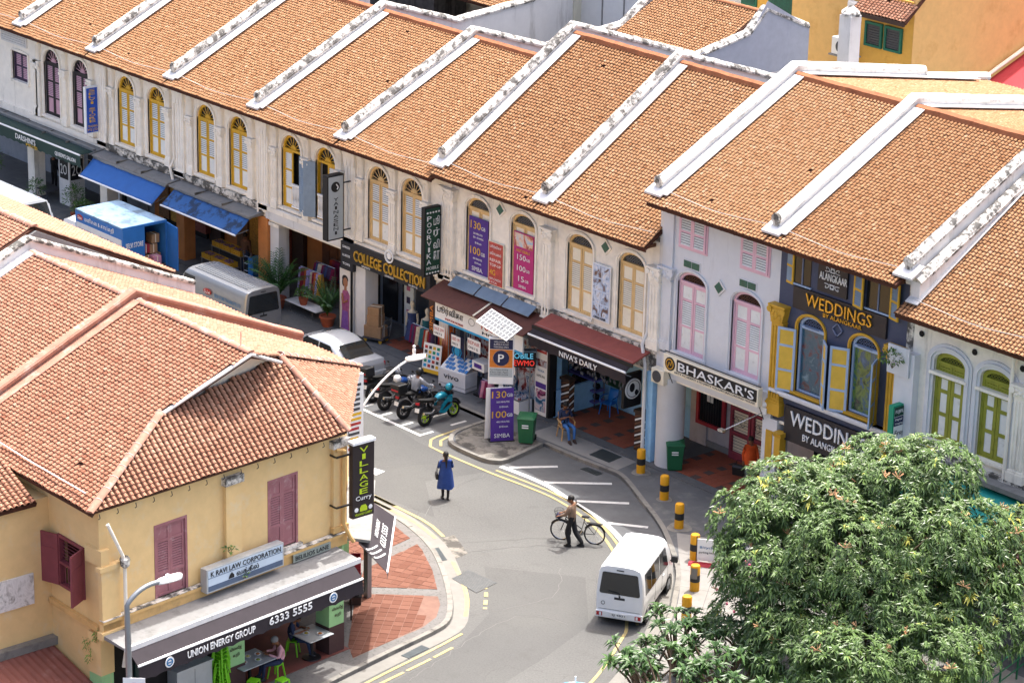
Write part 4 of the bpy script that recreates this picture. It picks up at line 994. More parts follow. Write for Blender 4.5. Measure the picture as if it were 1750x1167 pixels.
# downpipes
m = wb(); m.tube([(-.2, -.3, 6.55), (.25, -.32, 5.55), (.32, -.3, 5.3), (.34, -.28, 3.0), (.2, -.3, 2.4)], .05, 8); m.build('drain_pipe', 'cream_gable', B, smooth=40)
m = wb(); m.lathe([(.07, 0), (.12, .05), (.14, .25), (.1, .3)], (.33, -.3, 5.2), 8); m.build('pipe_hopper', 'mould', B)
m = wb(); m.tube([(8.15, -.22, 6.3), (8.15, -.22, 4.1), (8.3, -.3, 3.7), (8.45, -.3, 3.5)], .06, 8); m.tube([(7.9, -.18, 6.35), (8.15, -.22, 6.3)], .05, 8); m.build('drain_pipe', 'ochre_d', B, smooth=40)
# rear wall (faces the left edge of the picture) with its shuttered window
m = MB(); wall_ops(m, 38, 43.53, .1, 6.9, -25.5, -25.25, [(42.2, .6, 4.12, 5.55, 0)]); m.build('wall', 'ochre', B)
o = MB().box(41.6, 42.8, -25.26, -25.24, 4.12, 5.55).build('window', 'dark', B)
m = MB()
for a, b, c, d in ((41.58, 41.68, 4.1, 5.57), (42.72, 42.82, 4.1, 5.57), (41.68, 42.72, 4.1, 4.18), (41.68, 42.72, 5.49, 5.57), (41.68, 42.72, 4.75, 4.82)): m.box(a, b, -25.56, -25.4, c, d)
m.build('frame', 'maroon_s', o)
m = MB()
for k in range(6): m.tube([(41.68, -25.44, 4.92 + k * .1), (42.72, -25.44, 4.92 + k * .1)], .015, 4)
for k in range(7): m.tube([(41.75 + k * .15, -25.44, 4.18), (41.75 + k * .15, -25.44, 4.76)], .018, 4)
m.build('bars', 'maroon_s', o)
leaf(o, (41.62, -25.56), .62, 4.12, 5.55, 200, 'maroon_s', 'maroon_s', [('l', 1.5), ('p', .6)]); leaf(o, (42.8, -25.56), .62, 4.12, 5.55, -62, 'maroon_s', 'maroon_s', [('l', 1.5), ('p', .6)])
m = MB(); m.box(41.15, 43.5, -25.62, -25.5, 3.45, 3.6); m.build('ledge', 'ochre_d', B)
for p, r_ in (((43.45, -25.6, 3.5), .1), ((43.05, -25.62, 3.2), .16), ((43.3, -25.7, 2.9), .14)):
    m = MB()
    for k in range(40):
        a = rnd.random() * 6.28; t = rnd.random(); q = Vector(p) + Vector((math.cos(a) * r_ * t, -abs(math.sin(a)) * r_ * t, -rnd.random() * .35)); e = Vector((rnd.uniform(-.05, .05), rnd.uniform(-.05, .02), rnd.uniform(-.06, .03)))
        m.poly([tuple(q), tuple(q + e + Vector((.02, 0, 0))), tuple(q + e * 2), tuple(q + e - Vector((.02, 0, 0)))])
    tag(m.build('wall_fern', M.setdefault('fern', mat('fern_leaf', '6f8b3c', .7, var=.3))), ('small fern rooted in the mouldy corner ledge of the ochre wall', 'trailing fern hanging below the maroon window ledge', 'dry fern at the foot of the cracked corner pier')[{.1: 0, .16: 1, .14: 2}[r_]], 'fern', 'ferns on the ochre wall')
# rear wing towards the left edge
m = MB(); m.box(36, 41.1, -36, -25.5, 2.3, 6.45); m.build('rear_wing_wall', 'ochre', B)
m = MB(); m.box(36, 41.35, -36, -25.5, 2.28, 2.5); m.build('rear_ledge', 'conc', B)
plane_roof(B, (41.3, -36, 6.45), (0, 1, 0), (-1, 0, .42), [(41.3, -25.95, 6.45), (41.3, -36, 6.45), (37, -36, 8.2), (37, -25.95, 8.2)], 'tile_pink', 64, name='rear_wing_roof')
pl = MB().box(41.1, 41.15, -27.3, -26.05, 3.55, 4.42).build('mural_panel', M.setdefault('mural', poster_glass('mural_grey', ('8d8a86', 'c9c6c1', 'dedbd6', 'b7b3ad', '7a7672'))), B)
m = MB(); n = 15
for k in range(n):
    y0 = -36 + k * .1
m = MB(); secs = []
for k in range(85):
    y = -34 + k * .1; z = .035 * (k % 2); secs.append([(41.12, y, 2.3 + z), (44.6, y, 1.62 + z), (44.6, y, 1.6 + z), (41.12, y, 2.28 + z)])
m.loft(secs); m.build('corrugated_roof', M.setdefault('corr', mat('corrugated_brown', '8a5348', .7, var=.15, dirt=.3, dcol='a98b82', dscale=1.5)), B, recalc=True)
MB().box(44.3, 44.5, -34, -25.6, .1, 1.6).build('rear_yard_wall', 'ochre_d', B)
# canopy slab and ground storey on the lane side
m = wb(); m.prism([(0, 3.46), (-1.05, 3.36), (-1.05, 3.3), (0, 3.34)], 'x', -.35, 7.95); m.build('canopy_slab', 'grey_ledge', B, recalc=True)
m = wb(); m.box(-.36, 7.96, -1.12, -1.05, 3.26, 3.4); m.build('canopy_edge', 'parapet', B)
m = wb(); m.prism([(-1.06, 3.3), (-1.45, 2.98), (-1.43, 2.95), (-1.04, 3.27)], 'x', -.25, 7.7); aw = m.build('awning', 'awn_black', B, recalc=True)
m = wb(); m.tube([(-.25, -1.46, 2.97), (7.7, -1.46, 2.97)], .035, 8); m.build('awning_rail', 'white', B)
m = wb(); n = 60; L = [(-.25 + 7.95 * k / n, 2.52 + .05 * abs(math.sin(k * math.pi / 4))) for k in range(n + 1)]
for (a, za), (b, zb_) in zip(L, L[1:]): m.poly([(a, -1.47, 2.95), (b, -1.47, 2.95), (b, -1.5, zb_), (a, -1.5, za)])
m.build('awning_valance', 'awn_black', B)
text('UNION ENERGY GROUP', WP(1.35, -1.52, 2.68), UXW, (0, 0, 1), 2.35, .2, 'white', B, off=.012)
text('6333 5555', WP(4.2, -1.52, 2.7), UXW, (0, 0, 1), 1.55, .22, 'white', B, off=.012)
for u in (.75, 6.55):
    m = wb(); m.lathe([(.01, -.012), (.15, -.01), (.15, .0)], (u, -1.505, 2.78), 18, ax='y'); o = m.build('roundel', 'white', B)
    m = wb(); m.lathe([(.07, -.018), (.11, -.018), (.11, -.012)], (u, -1.505, 2.78), 14, ax='y', cap=False); m.box(u - .06, u + .06, -1.525, -1.515, 2.76, 2.79); m.build('roundel_mark', M.setdefault('sblue', mat('sign_blue', '2f6f9e', .6)), o)
# pillars
for u0, u1 in ((4.0, 4.64), (7.8, 8.36)):
    o = wb().box(u0, u1, 0, .55, .1, 3.35).build('pillar', 'green_wall', B); wb().box(u0 - .01, u1 + .01, -.012, .56, .1, .95).build('pillar_base', 'brown_wall', o)
    text('Village', WP(u0 + .1, -.015, 1.95), UXW, (0, 0, 1), .42, .17, 'brown_wall', o, ext=.006); text('Curry', WP(u0 + .14, -.015, 1.74), UXW, (0, 0, 1), .33, .14, 'brown_wall', o, ext=.006); text('வில்லேஜ்', WP(u0 + .1, -.015, 1.4), UXW, (0, 0, 1), .42, .13, 'brown_wall', o, ext=.006); text('கறி', WP(u0 + .2, -.015, 1.2), UXW, (0, 0, 1), .24, .13, 'brown_wall', o, ext=.006)
wb().box(-.3, .1, 0, .5, .1, 2.2).build('pillar', 'green_wall', B); wb().box(-.32, .12, -.02, .5, 2.2, 3.35).build('pillar_head', 'ochre', B)
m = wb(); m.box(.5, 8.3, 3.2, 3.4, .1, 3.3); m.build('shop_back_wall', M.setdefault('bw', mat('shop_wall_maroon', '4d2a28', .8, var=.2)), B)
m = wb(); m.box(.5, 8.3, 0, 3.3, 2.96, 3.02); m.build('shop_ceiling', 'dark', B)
m = wb(); m.box(.5, 8.5, -.1, 3.3, .1, .118); m.build('shop_floor', M.setdefault('sf', mat('shop_floor_red', '6b3a33', .6, var=.25, scale=2)), B)
m = wb(); m.box(.1, 3.9, .3, .36, .1, 3.0); m.build('menu_wall', 'dark', B)
mp = wb().box(1.0, 3.7, .22, .3, 1.55, 2.3).build('menu_board', M.setdefault('menu', mat('menu_green', '173230', .5, var=.2)), B)
for k in range(4):
    u = 1.3 + k * .62; c = ('c8912f', 'b9b4ac', 'a5572f', '8f8a7c')[k]; m = wb(); m.lathe([(.02, -.02), (.19, -.018), (.2, .0)], (u, .215, 1.98), 12, ax='y'); d = m.build('dish_picture', mat('dish_%d' % k, c, .5, var=.4, scale=14), mp)
    text('DOSA SET', (WP(u - .16, .21, 1.64)), UXW, (0, 0, 1), .3, .05, 'white', mp, ext=.004)
m = MB(); m.box(38.7, 42.2, -17.2, -13.95, .1, 3.0); # splay side block
MB().prism([(38.95, -13.95), (39.4, -13.95 - .32), (39.4, -14.8), (38.95, -14.8)], 'z', .1, 3.1).build('pillar', 'green_wall', B, recalc=True)
# canopy and striped awning over the splayed corner
sd = Vector((.77, -.638, 0)).normalized(); sn = Vector((.638, .77, 0)).normalized()
def SPt(t, o_, z): p = Vector((38.95, -13.95, 0)) + sd * t + sn * o_; return (p.x, p.y, z)
m = MB(); a = m.pts([SPt(0, 0, 3.46), SPt(4.5, 0, 3.46), SPt(4.5, .8, 3.36), SPt(0, .8, 3.36), SPt(0, 0, 3.36), SPt(4.5, 0, 3.36), SPt(4.5, .8, 3.28), SPt(0, .8, 3.28)])
for q in ((3, 2, 1, 0), (4, 5, 6, 7), (0, 1, 5, 4), (1, 2, 6, 5), (2, 3, 7, 6), (3, 0, 4, 7)): m.face(*[a + i for i in q])
m.build('canopy_slab', 'grey_ledge', B, recalc=True)
m = MB(); a, b, c, d = (40.7, -14.35, 3.3), (42.75, -16.5, 3.3), (43.75, -16.25, 2.68), (40.75, -13.6, 2.68); m.poly([a, b, c, d]); m.poly([tuple(Vector(p) - Vector((0, 0, .02))) for p in (d, c, b, a)])
saw = m.build('corner_awning', 'awn_black', B)
m = MB(); A, Bv = Vector(d), Vector(c); n = 36
for k in range(n):
    p, q = A.lerp(Bv, k / n), A.lerp(Bv, (k + 1) / n); m.poly([tuple(p), tuple(q), (q.x, q.y, 2.4 + .06 * ((k + 1) % 2)), (p.x, p.y, 2.4 + .06 * (k % 2))])
m.build('corner_valance', 'awn_black', saw)
MB().tube([d, c], .03, 6).build('awning_rail', 'white', saw)
ux = (Vector(d) - Vector(c)).normalized(); vy = (Vector(a) - Vector(d)).normalized(); vy = (vy - ux * vy.dot(ux)).normalized(); nn = ux.cross(vy)
sgn = 1 if nn.z > 0 else -1
text('6333 5555', tuple(Vector(c) + ux * 1.3 + vy * .2 + Vector((0, 0, .012))), ux, vy, 1.5, .22, 'white', saw, ext=.004)
text('UNION ENERGY', tuple(Vector(c) + ux * 1.5 + vy * .52 + Vector((0, 0, .012))), ux, vy, 1.2, .14, 'white', saw, ext=.004)
m = MB()
for k in range(3):
    pts = [Vector(b) + (Vector(c) - Vector(b)) * (.25 + .14 * k + .25 * t) + (Vector(a) - Vector(b)) * (.02 + .26 * t ** 1.5) + Vector((0, 0, .012)) for t in [j / 10 for j in range(11)]]; m.tube([tuple(p) for p in pts], .03, 4)
m.build('awning_stripes', 'white', saw)
m = MB(); m.box(40.15, 40.35, -14.3, -14.15, .1, 3.2); m.build('post', 'steel', B)
# neighbours further up the street on the near side
B2 = thing('terrace_house', 'salmon tiled house between the red-capped and the mouldy parapet', 'building', (33.8, -20, 0))
XA = 31.05
for ys, sgn in ((YN, 1), (YF, -1)):
    plane_roof(B2, (XA, ys, ZEL) if sgn > 0 else (XL0, ys, ZEL), (sgn, 0, 0), (0, YRL - ys, ZRL - ZEL), [(XA, ys, ZEL), (XL0 - .2, ys, ZEL), (XL0 - .2, YRL, ZRL), (XA, YRL, ZRL)], 'tile_pink', 65 + sgn)
ridge_line(B2, [(XA + .2, YRL, ZRL), (XL0 - .25, YRL, ZRL)])
m = MB(); m.box(XA, XL0, -25.3, -14.0, 0.1, 6.9); m.build('wall', 'ochre', B2)
def side_parapet(parent, x, up, mt, cm, yn=YN + .05, yf=YF - .2):
    pth = [(yn, ZEL + up), (YRL, ZRL + up), (yf, ZEL + up + .1)]
    m = MB(); m.prism(pth + [(yf, 6.5), (yn, 6.5)], 'x', x - .13, x + .13); o = m.build('parapet', mt, parent, recalc=True)
    c = MB(); c.loft(roll(densify([(x, y, z) for y, z in pth], .5, .01), .36, .06)); c.build('coping', cm, o, recalc=True, smooth=30)
    f = MB(); f.prism([(yn, ZEL + .08), (YRL - .1, ZRL + .04), (YRL - .1, ZRL + .08), (yn, ZEL + .12)], 'x', x + .12, x + .5); f.build('flashing', cm if cm == 'ridge_red' else 'lead', o, recalc=True)
side_parapet(B, XL0 - .1, .28, 'ridge_red', 'ridge_red'); side_parapet(B2, XA - .05, .42, 'parapet', 'mould')
B3 = thing('terrace_house', 'salmon tiled gable house beyond the mouldy parapet at the left edge', 'building', (24, -18, 0))
xg, yr3, zr3 = 28.0, -17.8, 9.2
for ys, sgn in ((-23.8, 1), (-12.6, -1)):
    ze3 = 6.7; plane_roof(B3, (14, ys, ze3) if sgn > 0 else (xg, ys, ze3), (sgn, 0, 0), (0, yr3 - ys, zr3 - ze3), [(14, ys, ze3), (xg, ys, ze3), (xg, yr3, zr3), (14, yr3, zr3)], 'tile_pink', 68 + sgn)
ridge_line(B3, [(14.2, yr3, zr3), (xg, yr3, zr3)])
m = MB()
for ys in (-23.8, -12.6): m.prism([(ys, 6.5), (yr3, zr3 - .1), (yr3, zr3 - .34), (ys, 6.3)], 'x', xg - .02, xg + .1)
m.build('verge_board', 'grey_ledge', B3, recalc=True)
m = MB(); m.prism([(-23.3, .1), (-13.1, .1), (-13.1, 6.6), (yr3, zr3 - .2), (-23.3, 6.6)], 'x', 14, xg - .35); m.build('wall', 'ochre', B3, recalc=True)
B4 = thing('terrace_house', 'low red roofed link between the gable house and the mouldy parapet', 'building', (29.5, -19, 0))
plane_roof(B4, (28.0, -24, 6.0), (1, 0, 0), (0, 6, 1.6), [(27.7, -24, 6.0), (30.9, -24, 6.0), (30.9, -18, 7.6), (27.7, -18, 7.6)], 'tile_pink', 71)
plane_roof(B4, (30.9, -13.5, 6.3), (-1, 0, 0), (0, -4.5, 1.4), [(30.9, -13.5, 6.3), (27.7, -13.5, 6.3), (27.7, -18, 7.7), (30.9, -18, 7.7)], 'tile_pink', 72)
m = MB(); m.box(27.7, 30.9, -23.5, -14, .1, 6.0); m.build('wall', 'ochre', B4)
# ------------------------------------------------------------------ awnings, canopies and signs of the terrace
for n_, c_ in dict(awn_blue='2a5a9c', awn_green='1d3a35', awn_red='8c3f37', awn_teal='1f9c92', awn_maroon='7c2440', canopy_brown='5a342b', sign_blue='2350b4', purple_s='4b2c86', magenta='b42a72', sign_red='b03a35', sign_green='12402f', navy_s='22264a', orange_s='cf7a2c', cyan_s='2f9cd0', yellow_s='e0b22e', cream_s='e8dfc8', black_s='17171a', dgrey='45464a', fabric_pink='c98aa0').items():
    M[n_] = mat('paint_' + n_, c_, .6, var=.1)
M['awn_blue_old'] = mat('awning_blue_dirty', '2f5f9b', .75, var=.12, dirt=.62, dcol='1b2633', dscale=1.6)
M['awn_blue2'] = mat('awning_blue_bright', '2c62a8', .7, var=.08)
def awning(label, x0, x1, yt, zt, yo, zo, mt, val=.3, rail='white', n=18, sag=.05, valm=None, ribs=True):
    t = thing('awning', label, 'awning', ((x0 + x1) / 2, yt, zt)); m = MB(); secs = []
    for k in range(n + 1):
        x = x0 + (x1 - x0) * k / n; ring = []
        for q in range(7):
            s_ = q / 6; dz = -sag * math.sin(math.pi * s_) + .012 * math.sin(k * 1.7 + s_ * 3); ring.append((x, yt + (yo - yt) * s_, zt + (zo - zt) * s_ + dz))
        secs.append(ring)
    m.loft(secs, closed=False); f = m.build('fabric', mt, t, smooth=60)
    sm = f.modifiers.new('thick', 'SOLIDIFY'); sm.thickness = .015
    MB().tube([(x0, yo, zo), (x1, yo, zo)], .04, 8).build('rail', rail, t)
    if val:
        m = MB(); N2 = int((x1 - x0) / .13)
        for k in range(N2):
            a, b = x0 + (x1 - x0) * k / N2, x0 + (x1 - x0) * (k + 1) / N2; m.poly([(a, yo, zo - .02), (b, yo, zo - .02), (b, yo + .02, zo - val + .04 * (((k + 1) // 2) % 2)), (a, yo + .02, zo - val + .04 * ((k // 2) % 2))])
        m.build('valance', valm or mt, t)
    m = MB()
    for x in (x0 + .1, x1 - .1): m.tube([(x, yt + .05, zt - .45), (x, (yt + yo) / 2, (zt + zo) / 2 - .25), (x, yo, zo)], .02, 6)
    m.box(x0, x1, yt, yt + .12, zt, zt + .1); m.build('arms', 'steel', t)
    return t
def ledge(i, x0, x1, d=.7, z=3.42, mt='grey_ledge'):
    m = MB(); m.prism([(0, z + .06), (-d, z - .04), (-d, z - .1), (0, z - .08)], 'x', x0, x1); o = m.build('ledge_slab', mt, HOUSE[i], recalc=True)
    for x in [x0 + (x1 - x0) * k / 3 for k in (1, 2)]: MB().box(x - .015, x + .015, -d, 0, z - .045, z + .066).build('slab_seam', 'conc_moss', o)
ledge(0, -7.4, -1.8); ledge(1, -1.7, 3.95); ledge(2, 4.1, 9.6); ledge(3, 9.75, 15.3)
a = awning('dark green awning with faded white shop lettering at the far left', -6.2, 3.9, -.5, 3.42, -1.15, 3.36, 'awn_green', val=.55, sag=.0)
text("DARSHINI'S", (-1.15, -1.19, 3.0), (1, 0, 0), (0, 0, 1), 1.6, .24, 'white', a); text('PTE LTD', (-.3, -1.19, 2.84), (1, 0, 0), (0, 0, 1), .9, .13, 'yellow_s', a); text("QUEEN'S SALON", (2.0, -1.19, 2.95), (1, 0, 0), (0, 0, 1), 1.6, .2, 'white', a)
a = awning('bright blue fabric awning beside the dark green one', 4.1, 9.45, -.65, 3.2, -1.35, 2.58, 'awn_blue2', val=.0, sag=.02)
a = awning('dirty stained blue awning above the yellow fruit crates', 10.05, 15.2, -.65, 3.25, -1.3, 2.72, 'awn_blue_old', val=.0, sag=.03)
# --- brown sheet canopy of the phone shop
t = thing('shop_canopy', 'rusty brown sheet canopy with grey-blue panels over the phone shop', 'canopy', (29.3, -.7, 3.5))
for x0, x1 in ((26.55, 29.45), (29.5, 32.1)):
    m = MB(); m.prism([(-.05, 3.76), (-1.25, 3.3), (-1.25, 3.27), (-.05, 3.73)], 'x', x0, x1); m.build('roof_sheet', M.setdefault('rust', mat('sheet_rust_brown', '5d372e', .7, var=.2, dirt=.3, dcol='3b2622', dscale=2)), t, recalc=True)
m = MB(); m.prism([(-.05, 3.78), (-1.26, 3.32), (-1.26, 3.34), (-.05, 3.8)], 'x', 29.44, 29.52); m.build('seam_strip', 'cream_s', t, recalc=True)
for k in range(3):
    m = MB(); m.prism([(-.02, 4.1), (-.55, 3.74), (-.55, 3.7), (-.02, 4.06)], 'x', 27.2 + k * 1.48, 28.62 + k * 1.48); m.build('glazed_panel', M.setdefault('panelblue', mat('panel_grey_blue', '6d8296', .35, var=.15, dirt=.2, dcol='54626f')), t, recalc=True, bevel=.02)
m = MB()
for x in (26.7, 32.0): m.tube([(x, -.05, 2.7), (x, -1.2, 3.28)], .025, 6)
m.build('struts', 'steel', t)
# --- red canopy + black awning of the barber
t = thing('shop_canopy', 'faded red metal canopy above the barber shop', 'canopy', (34.7, -.5, 3.7))
m = MB(); m.prism([(-.1, 4.0), (-.95, 3.74), (-.95, 3.68), (-.1, 3.94)], 'x', 32.35, 37.3); m.build('roof_sheet', M.setdefault('redsheet', mat('sheet_faded_red', '8f4a41', .65, var=.12, dirt=.25, dcol='6c3631', dscale=2)), t, recalc=True)
MB().box(32.3, 37.35, -1.0, -.95, 3.6, 3.72).build('edge_strip', 'black_s', t)
a = awning('black awning with white rail over the barber shop', 32.35, 37.25, -.9, 3.66, -1.2, 3.45, 'awn_black', val=.42, sag=.0)
text("NIVA'S DAILY", (34.0, -1.23, 3.12), (1, 0, 0), (0, 0, 1), 1.9, .2, 'white', a)
a = awning('teal awning glimpsed behind the mango tree', 49.0, 53.3, -.3, 4.0, -1.9, 3.0, 'awn_teal', val=.2)
a = awning('maroon awning at the right edge of the picture', 53.7, 58.8, -.3, 3.95, -2.4, 2.6, 'awn_maroon', val=.2)
MB().box(53.6, 58.8, -.6, -.25, 3.95, 4.12).build('ledge_slab', 'grey_ledge', HOUSE[11])
MB().box(49.4, 53.5, -.6, -.2, 4.05, 4.2).build('ledge_slab', 'grey_ledge', HOUSE[10])
# --- projecting signs (faces look along +X)
def blade(label, x, y0, y1, z0, z1, body, face, th=.16, brackets=True):
    t = thing('projecting_sign', label, 'sign', (x, (y0 + y1) / 2, z0))
    MB().box(x - th, x, y0, y1, z0, z1).build('box', body, t, bevel=.01)
    MB().box(x, x + .012, y0 + .05, y1 - .05, z0 + .06, z1 - .06).build('face', face, t)
    if brackets:
        m = MB()
        for z in (z0 + (z1 - z0) * .12, z0 + (z1 - z0) * .85): m.box(x - .1, x - .05, y1, .02, z - .02, z + .02); m.box(x - .12, x - .03, -.03, .02, z - .09, z + .09)
        m.build('brackets', 'black', t)
    return t
def vstack(s_, x, y0, y1, z0, z1, mt, t, hh=None):
    """letters stacked top to bottom on a face looking along +X"""
    n = len(s_); dz = (z1 - z0) / n
    for k, ch in enumerate(s_):
        if ch == ' ': continue
        wd = (y1 - y0) * (.4 if ch in 'I' else 1); text(ch, (x, (y0 + y1) / 2 - wd / 2, z1 - dz * (k + .88)), (0, 1, 0), (0, 0, 1), wd, dz * .76, mt, t, ext=.008)
t = blade('blue vertical sign with yellow lettering beside the black arched windows', 3.75, -.72, -.1, 4.15, 6.15, 'white', 'sign_blue')
vstack('SELVI STORE', 3.764, -.56, -.26, 4.62, 6.05, 'yellow_s', t); text('TRADING', (3.764, -.64, 4.42), (0, 1, 0), (0, 0, 1), .46, .1, 'yellow_s', t, ext=.006); text('PTE LTD', (3.764, -.64, 4.27), (0, 1, 0), (0, 0, 1), .46, .1, 'yellow_s', t, ext=.006)
t = blade('black framed grey vertical sign with a round face emblem', 21.0, -1.22, -.46, 3.9, 6.4, 'black_s', M.setdefault('greyface', mat('sign_grey_face', 'aeb6b8', .5, var=.06)), th=.3)
vstack('YAINASENI', 21.014, -.95, -.73, 4.1, 5.55, 'black_s', t)
m = MB(); m.lathe([(.01, 0), (.2, .0), (.2, .008)], (21.013, -.86, 5.95), 16, ax='x'); m.build('emblem', 'black_s', t)
m = MB(); m.tube([(21.025, -.8 + .05 * math.sin(q), 5.85 + .05 * q) for q in range(5)], .025, 5); m.build('emblem_mark', 'white', t)
t = blade('dark green vertical sign with white letters in two scripts', 26.3, -.9, -.16, 3.85, 6.4, 'black_s', 'sign_green', th=.2)
vstack('POORVIKA', 26.314, -.8, -.6, 4.25, 6.1, 'white', t); vstack(['பூ', 'ர்', 'வி', 'கா'], 26.314, -.5, -.22, 4.35, 6.1, 'white', t)
text('MOBILE', (26.314, -.8, 4.07), (0, 1, 0), (0, 0, 1), .55, .12, 'white', t, ext=.006)
m = MB()
for z in (3.95, 6.2):
    for k in range(5): m.ball((26.316, -.78 + k * .13, z), (.008, .05, .035), 6, 4)
m.build('border_ornament', 'white', t)
m = MB()
for z in (4.1, 5.1, 6.1): m.tube([(26.2, -.16, z), (26.2, .1, z)], .015, 5)
m.tube([(26.9, -.05, 4.1), (26.9, -.05, 6.1)], .02, 5); m.tube([(26.2, -.05, 6.1), (26.9, -.05, 6.1)], .02, 5); m.tube([(26.2, -.05, 4.1), (26.9, -.05, 4.1)], .02, 5); m.tube([(26.2, -.05, 5.1), (26.9, -.05, 5.1)], .02, 5); m.build('sign_frame', 'black', t)
t = blade('green and white film brand sign beside the gold pilaster', 48.45, -.7, .0 - .1, 4.3, 5.5, M.setdefault('fgreen', mat('sign_green_bright', '0f8f6c', .5)), 'white', th=.2)
MB().box(48.462, 48.47, -.66, -.14, 5.15, 5.45).build('panel', 'sign_green', t); MB().box(48.462, 48.47, -.66, -.14, 4.85, 5.13).build('panel', 'navy_s', t)
text('FUJIFILM', (48.472, -.62, 5.22), (0, 1, 0), (0, 0, 1), .44, .14, 'white', t, ext=.006); text('Digital', (48.472, -.62, 5.0), (0, 1, 0), (0, 0, 1), .3, .09, 'white', t, ext=.006); text('Imaging', (48.472, -.62, 4.88), (0, 1, 0), (0, 0, 1), .34, .08, 'white', t, ext=.006); text('Eroy', (48.472, -.6, 4.5), (0, 1, 0), (0, 0, 1), .4, .2, 'black_s', t, ext=.006)
MB().box(47.75, 48.6, -.34, -.28, 6.35, 7.25).build('blank_panel', 'h8', HOUSE[9])
# --- fascia signs
t = thing('fascia_sign', 'black shop sign with large gold lettering and round emblem', 'sign', (23.4, -.3, 2.95))
MB().box(21.3, 25.9, -.3, -.02, 2.95, 3.72).build('board', M.setdefault('cboard', mat('sign_board_charcoal', '26272c', .6, var=.2)), t); MB().box(20.55, 21.28, -.26, -.02, 2.6, 3.68).build('side_board', 'cboard', t)
text('COLLEGE COLLECTION', (21.45, -.31, 3.12), (1, 0, 0), (0, 0, 1), 4.2, .42, 'goldletter', t, ext=.05, off=.015)
m = MB(); m.lathe([(.2, 0), (.26, -.02), (.26, -.05), (.2, -.05)], (23.55, -.3, 3.82), 20, ax='y', cap=False); m.lathe([(.01, 0), (.13, -.03), (.1, -.06)], (23.55, -.3, 3.82), 14, ax='y'); m.build('emblem', 'white', t)
for x, s_ in ((21.9, 'SAREES'), (23.3, 'LEHENGAS'), (24.7, 'KURTIS')): text(s_, (x, -.31, 2.99), (1, 0, 0), (0, 0, 1), .5, .07, 'white', t, ext=.01)
for k, s_ in enumerate(('SAREES', 'KURTIS', 'TOPS')): text(s_, (20.68, -.27, 3.45 - k * .33), (1, 0, 0), (0, 0, 1), .45, .09, 'white', t, ext=.01)
t = thing('poster', 'tall poster of a smiling woman in a pink sari on the shop pier', 'poster', (20.75, -.2, .15))
MB().box(20.38, 21.12, -.2, -.13, .16, 2.62).build('board', 'black_s', t)
m = MB(); m.box(20.43, 21.07, -.212, -.2, .2, 2.58); m.build('print', M.setdefault('pp', mat('print_warm_white', 'd9d2c8', .5)), t)
pm = mat('print_skin', '9c6a4c', .5); m = MB(); m.ball((20.78, -.216, 2.08), (.15, .008, .2), 12, 8); m.prism([(20.7, 1.75), (20.86, 1.75), (20.84, 1.95), (20.72, 1.95)], 'y', -.22, -.212); m.tube([(20.6, -.218, 1.6), (20.68, -.218, 1.25), (20.92, -.218, 1.4)], .05, 6); m.build('face_print', pm, t)
m = MB(); m.ball((20.76, -.214, 2.2), (.19, .006, .16), 12, 6); m.ball((20.66, -.214, 2.05), (.09, .006, .16), 8, 6); m.build('hair_print', 'black_s', t)
m = MB(); m.prism([(20.5, .22), (21.03, .22), (21.0, 1.0), (21.05, 1.6), (20.92, 1.78), (20.62, 1.74), (20.52, 1.45), (20.58, 1.0)], 'y', -.217, -.211); m.build('sari_print', M.setdefault('sarip', mat('print_sari', 'a0567f', .5, var=.35, scale=5)), t)
m = MB(); m.prism([(20.52, .22), (20.98, .22), (20.94, .95), (20.6, .95)], 'y', -.222, -.216); m.build('skirt_print', M.setdefault('skirtp', mat('print_skirt', '8358a8', .5, var=.3, scale=7)), t)
t = thing('fascia_sign', 'white framed black arts academy sign on the pale grey house', 'sign', (40.6, -.6, 3.75))
MB().box(38.42, 42.76, -.62, -.42, 3.74, 4.36).build('frame', 'cream_s', t, bevel=.015); MB().box(39.05, 42.7, -.632, -.62, 3.9, 4.3).build('panel', 'black_s', t)
text("BHASKAR'S", (39.15, -.645, 3.95), (1, 0, 0), (0, 0, 1), 3.45, .3, 'white', t, ext=.02); text('ARTS ACADEMY LTD.|ARTS GALLERY|RECORDING HOUSE', (38.95, -.635, 3.79), (1, 0, 0), (0, 0, 1), 3.7, .085, 'black_s', t, ext=.006)
m = MB(); m.lathe([(.01, -.02), (.23, -.018), (.23, 0)], (38.74, -.62, 4.06), 18, ax='y'); m.build('emblem', 'black_s', t); m = MB(); m.lathe([(.15, -.028), (.18, -.028), (.18, -.02)], (38.74, -.62, 4.06), 16, ax='y', cap=False); m.tube([(38.66, -.645, 3.96), (38.72, -.645, 4.12), (38.8, -.645, 4.02), (38.83, -.645, 4.16)], .018, 5); m.build('emblem_mark', 'goldletter', t)
m = MB()
for x in (38.5, 42.7): m.tube([(x, -.5, 3.76), (x - .1, -.15, 3.2)], .015, 5)
m.tube([(38.4, -.55, 4.42), (42.8, -.55, 4.42)], .02, 5); m.build('stays', 'black', t)
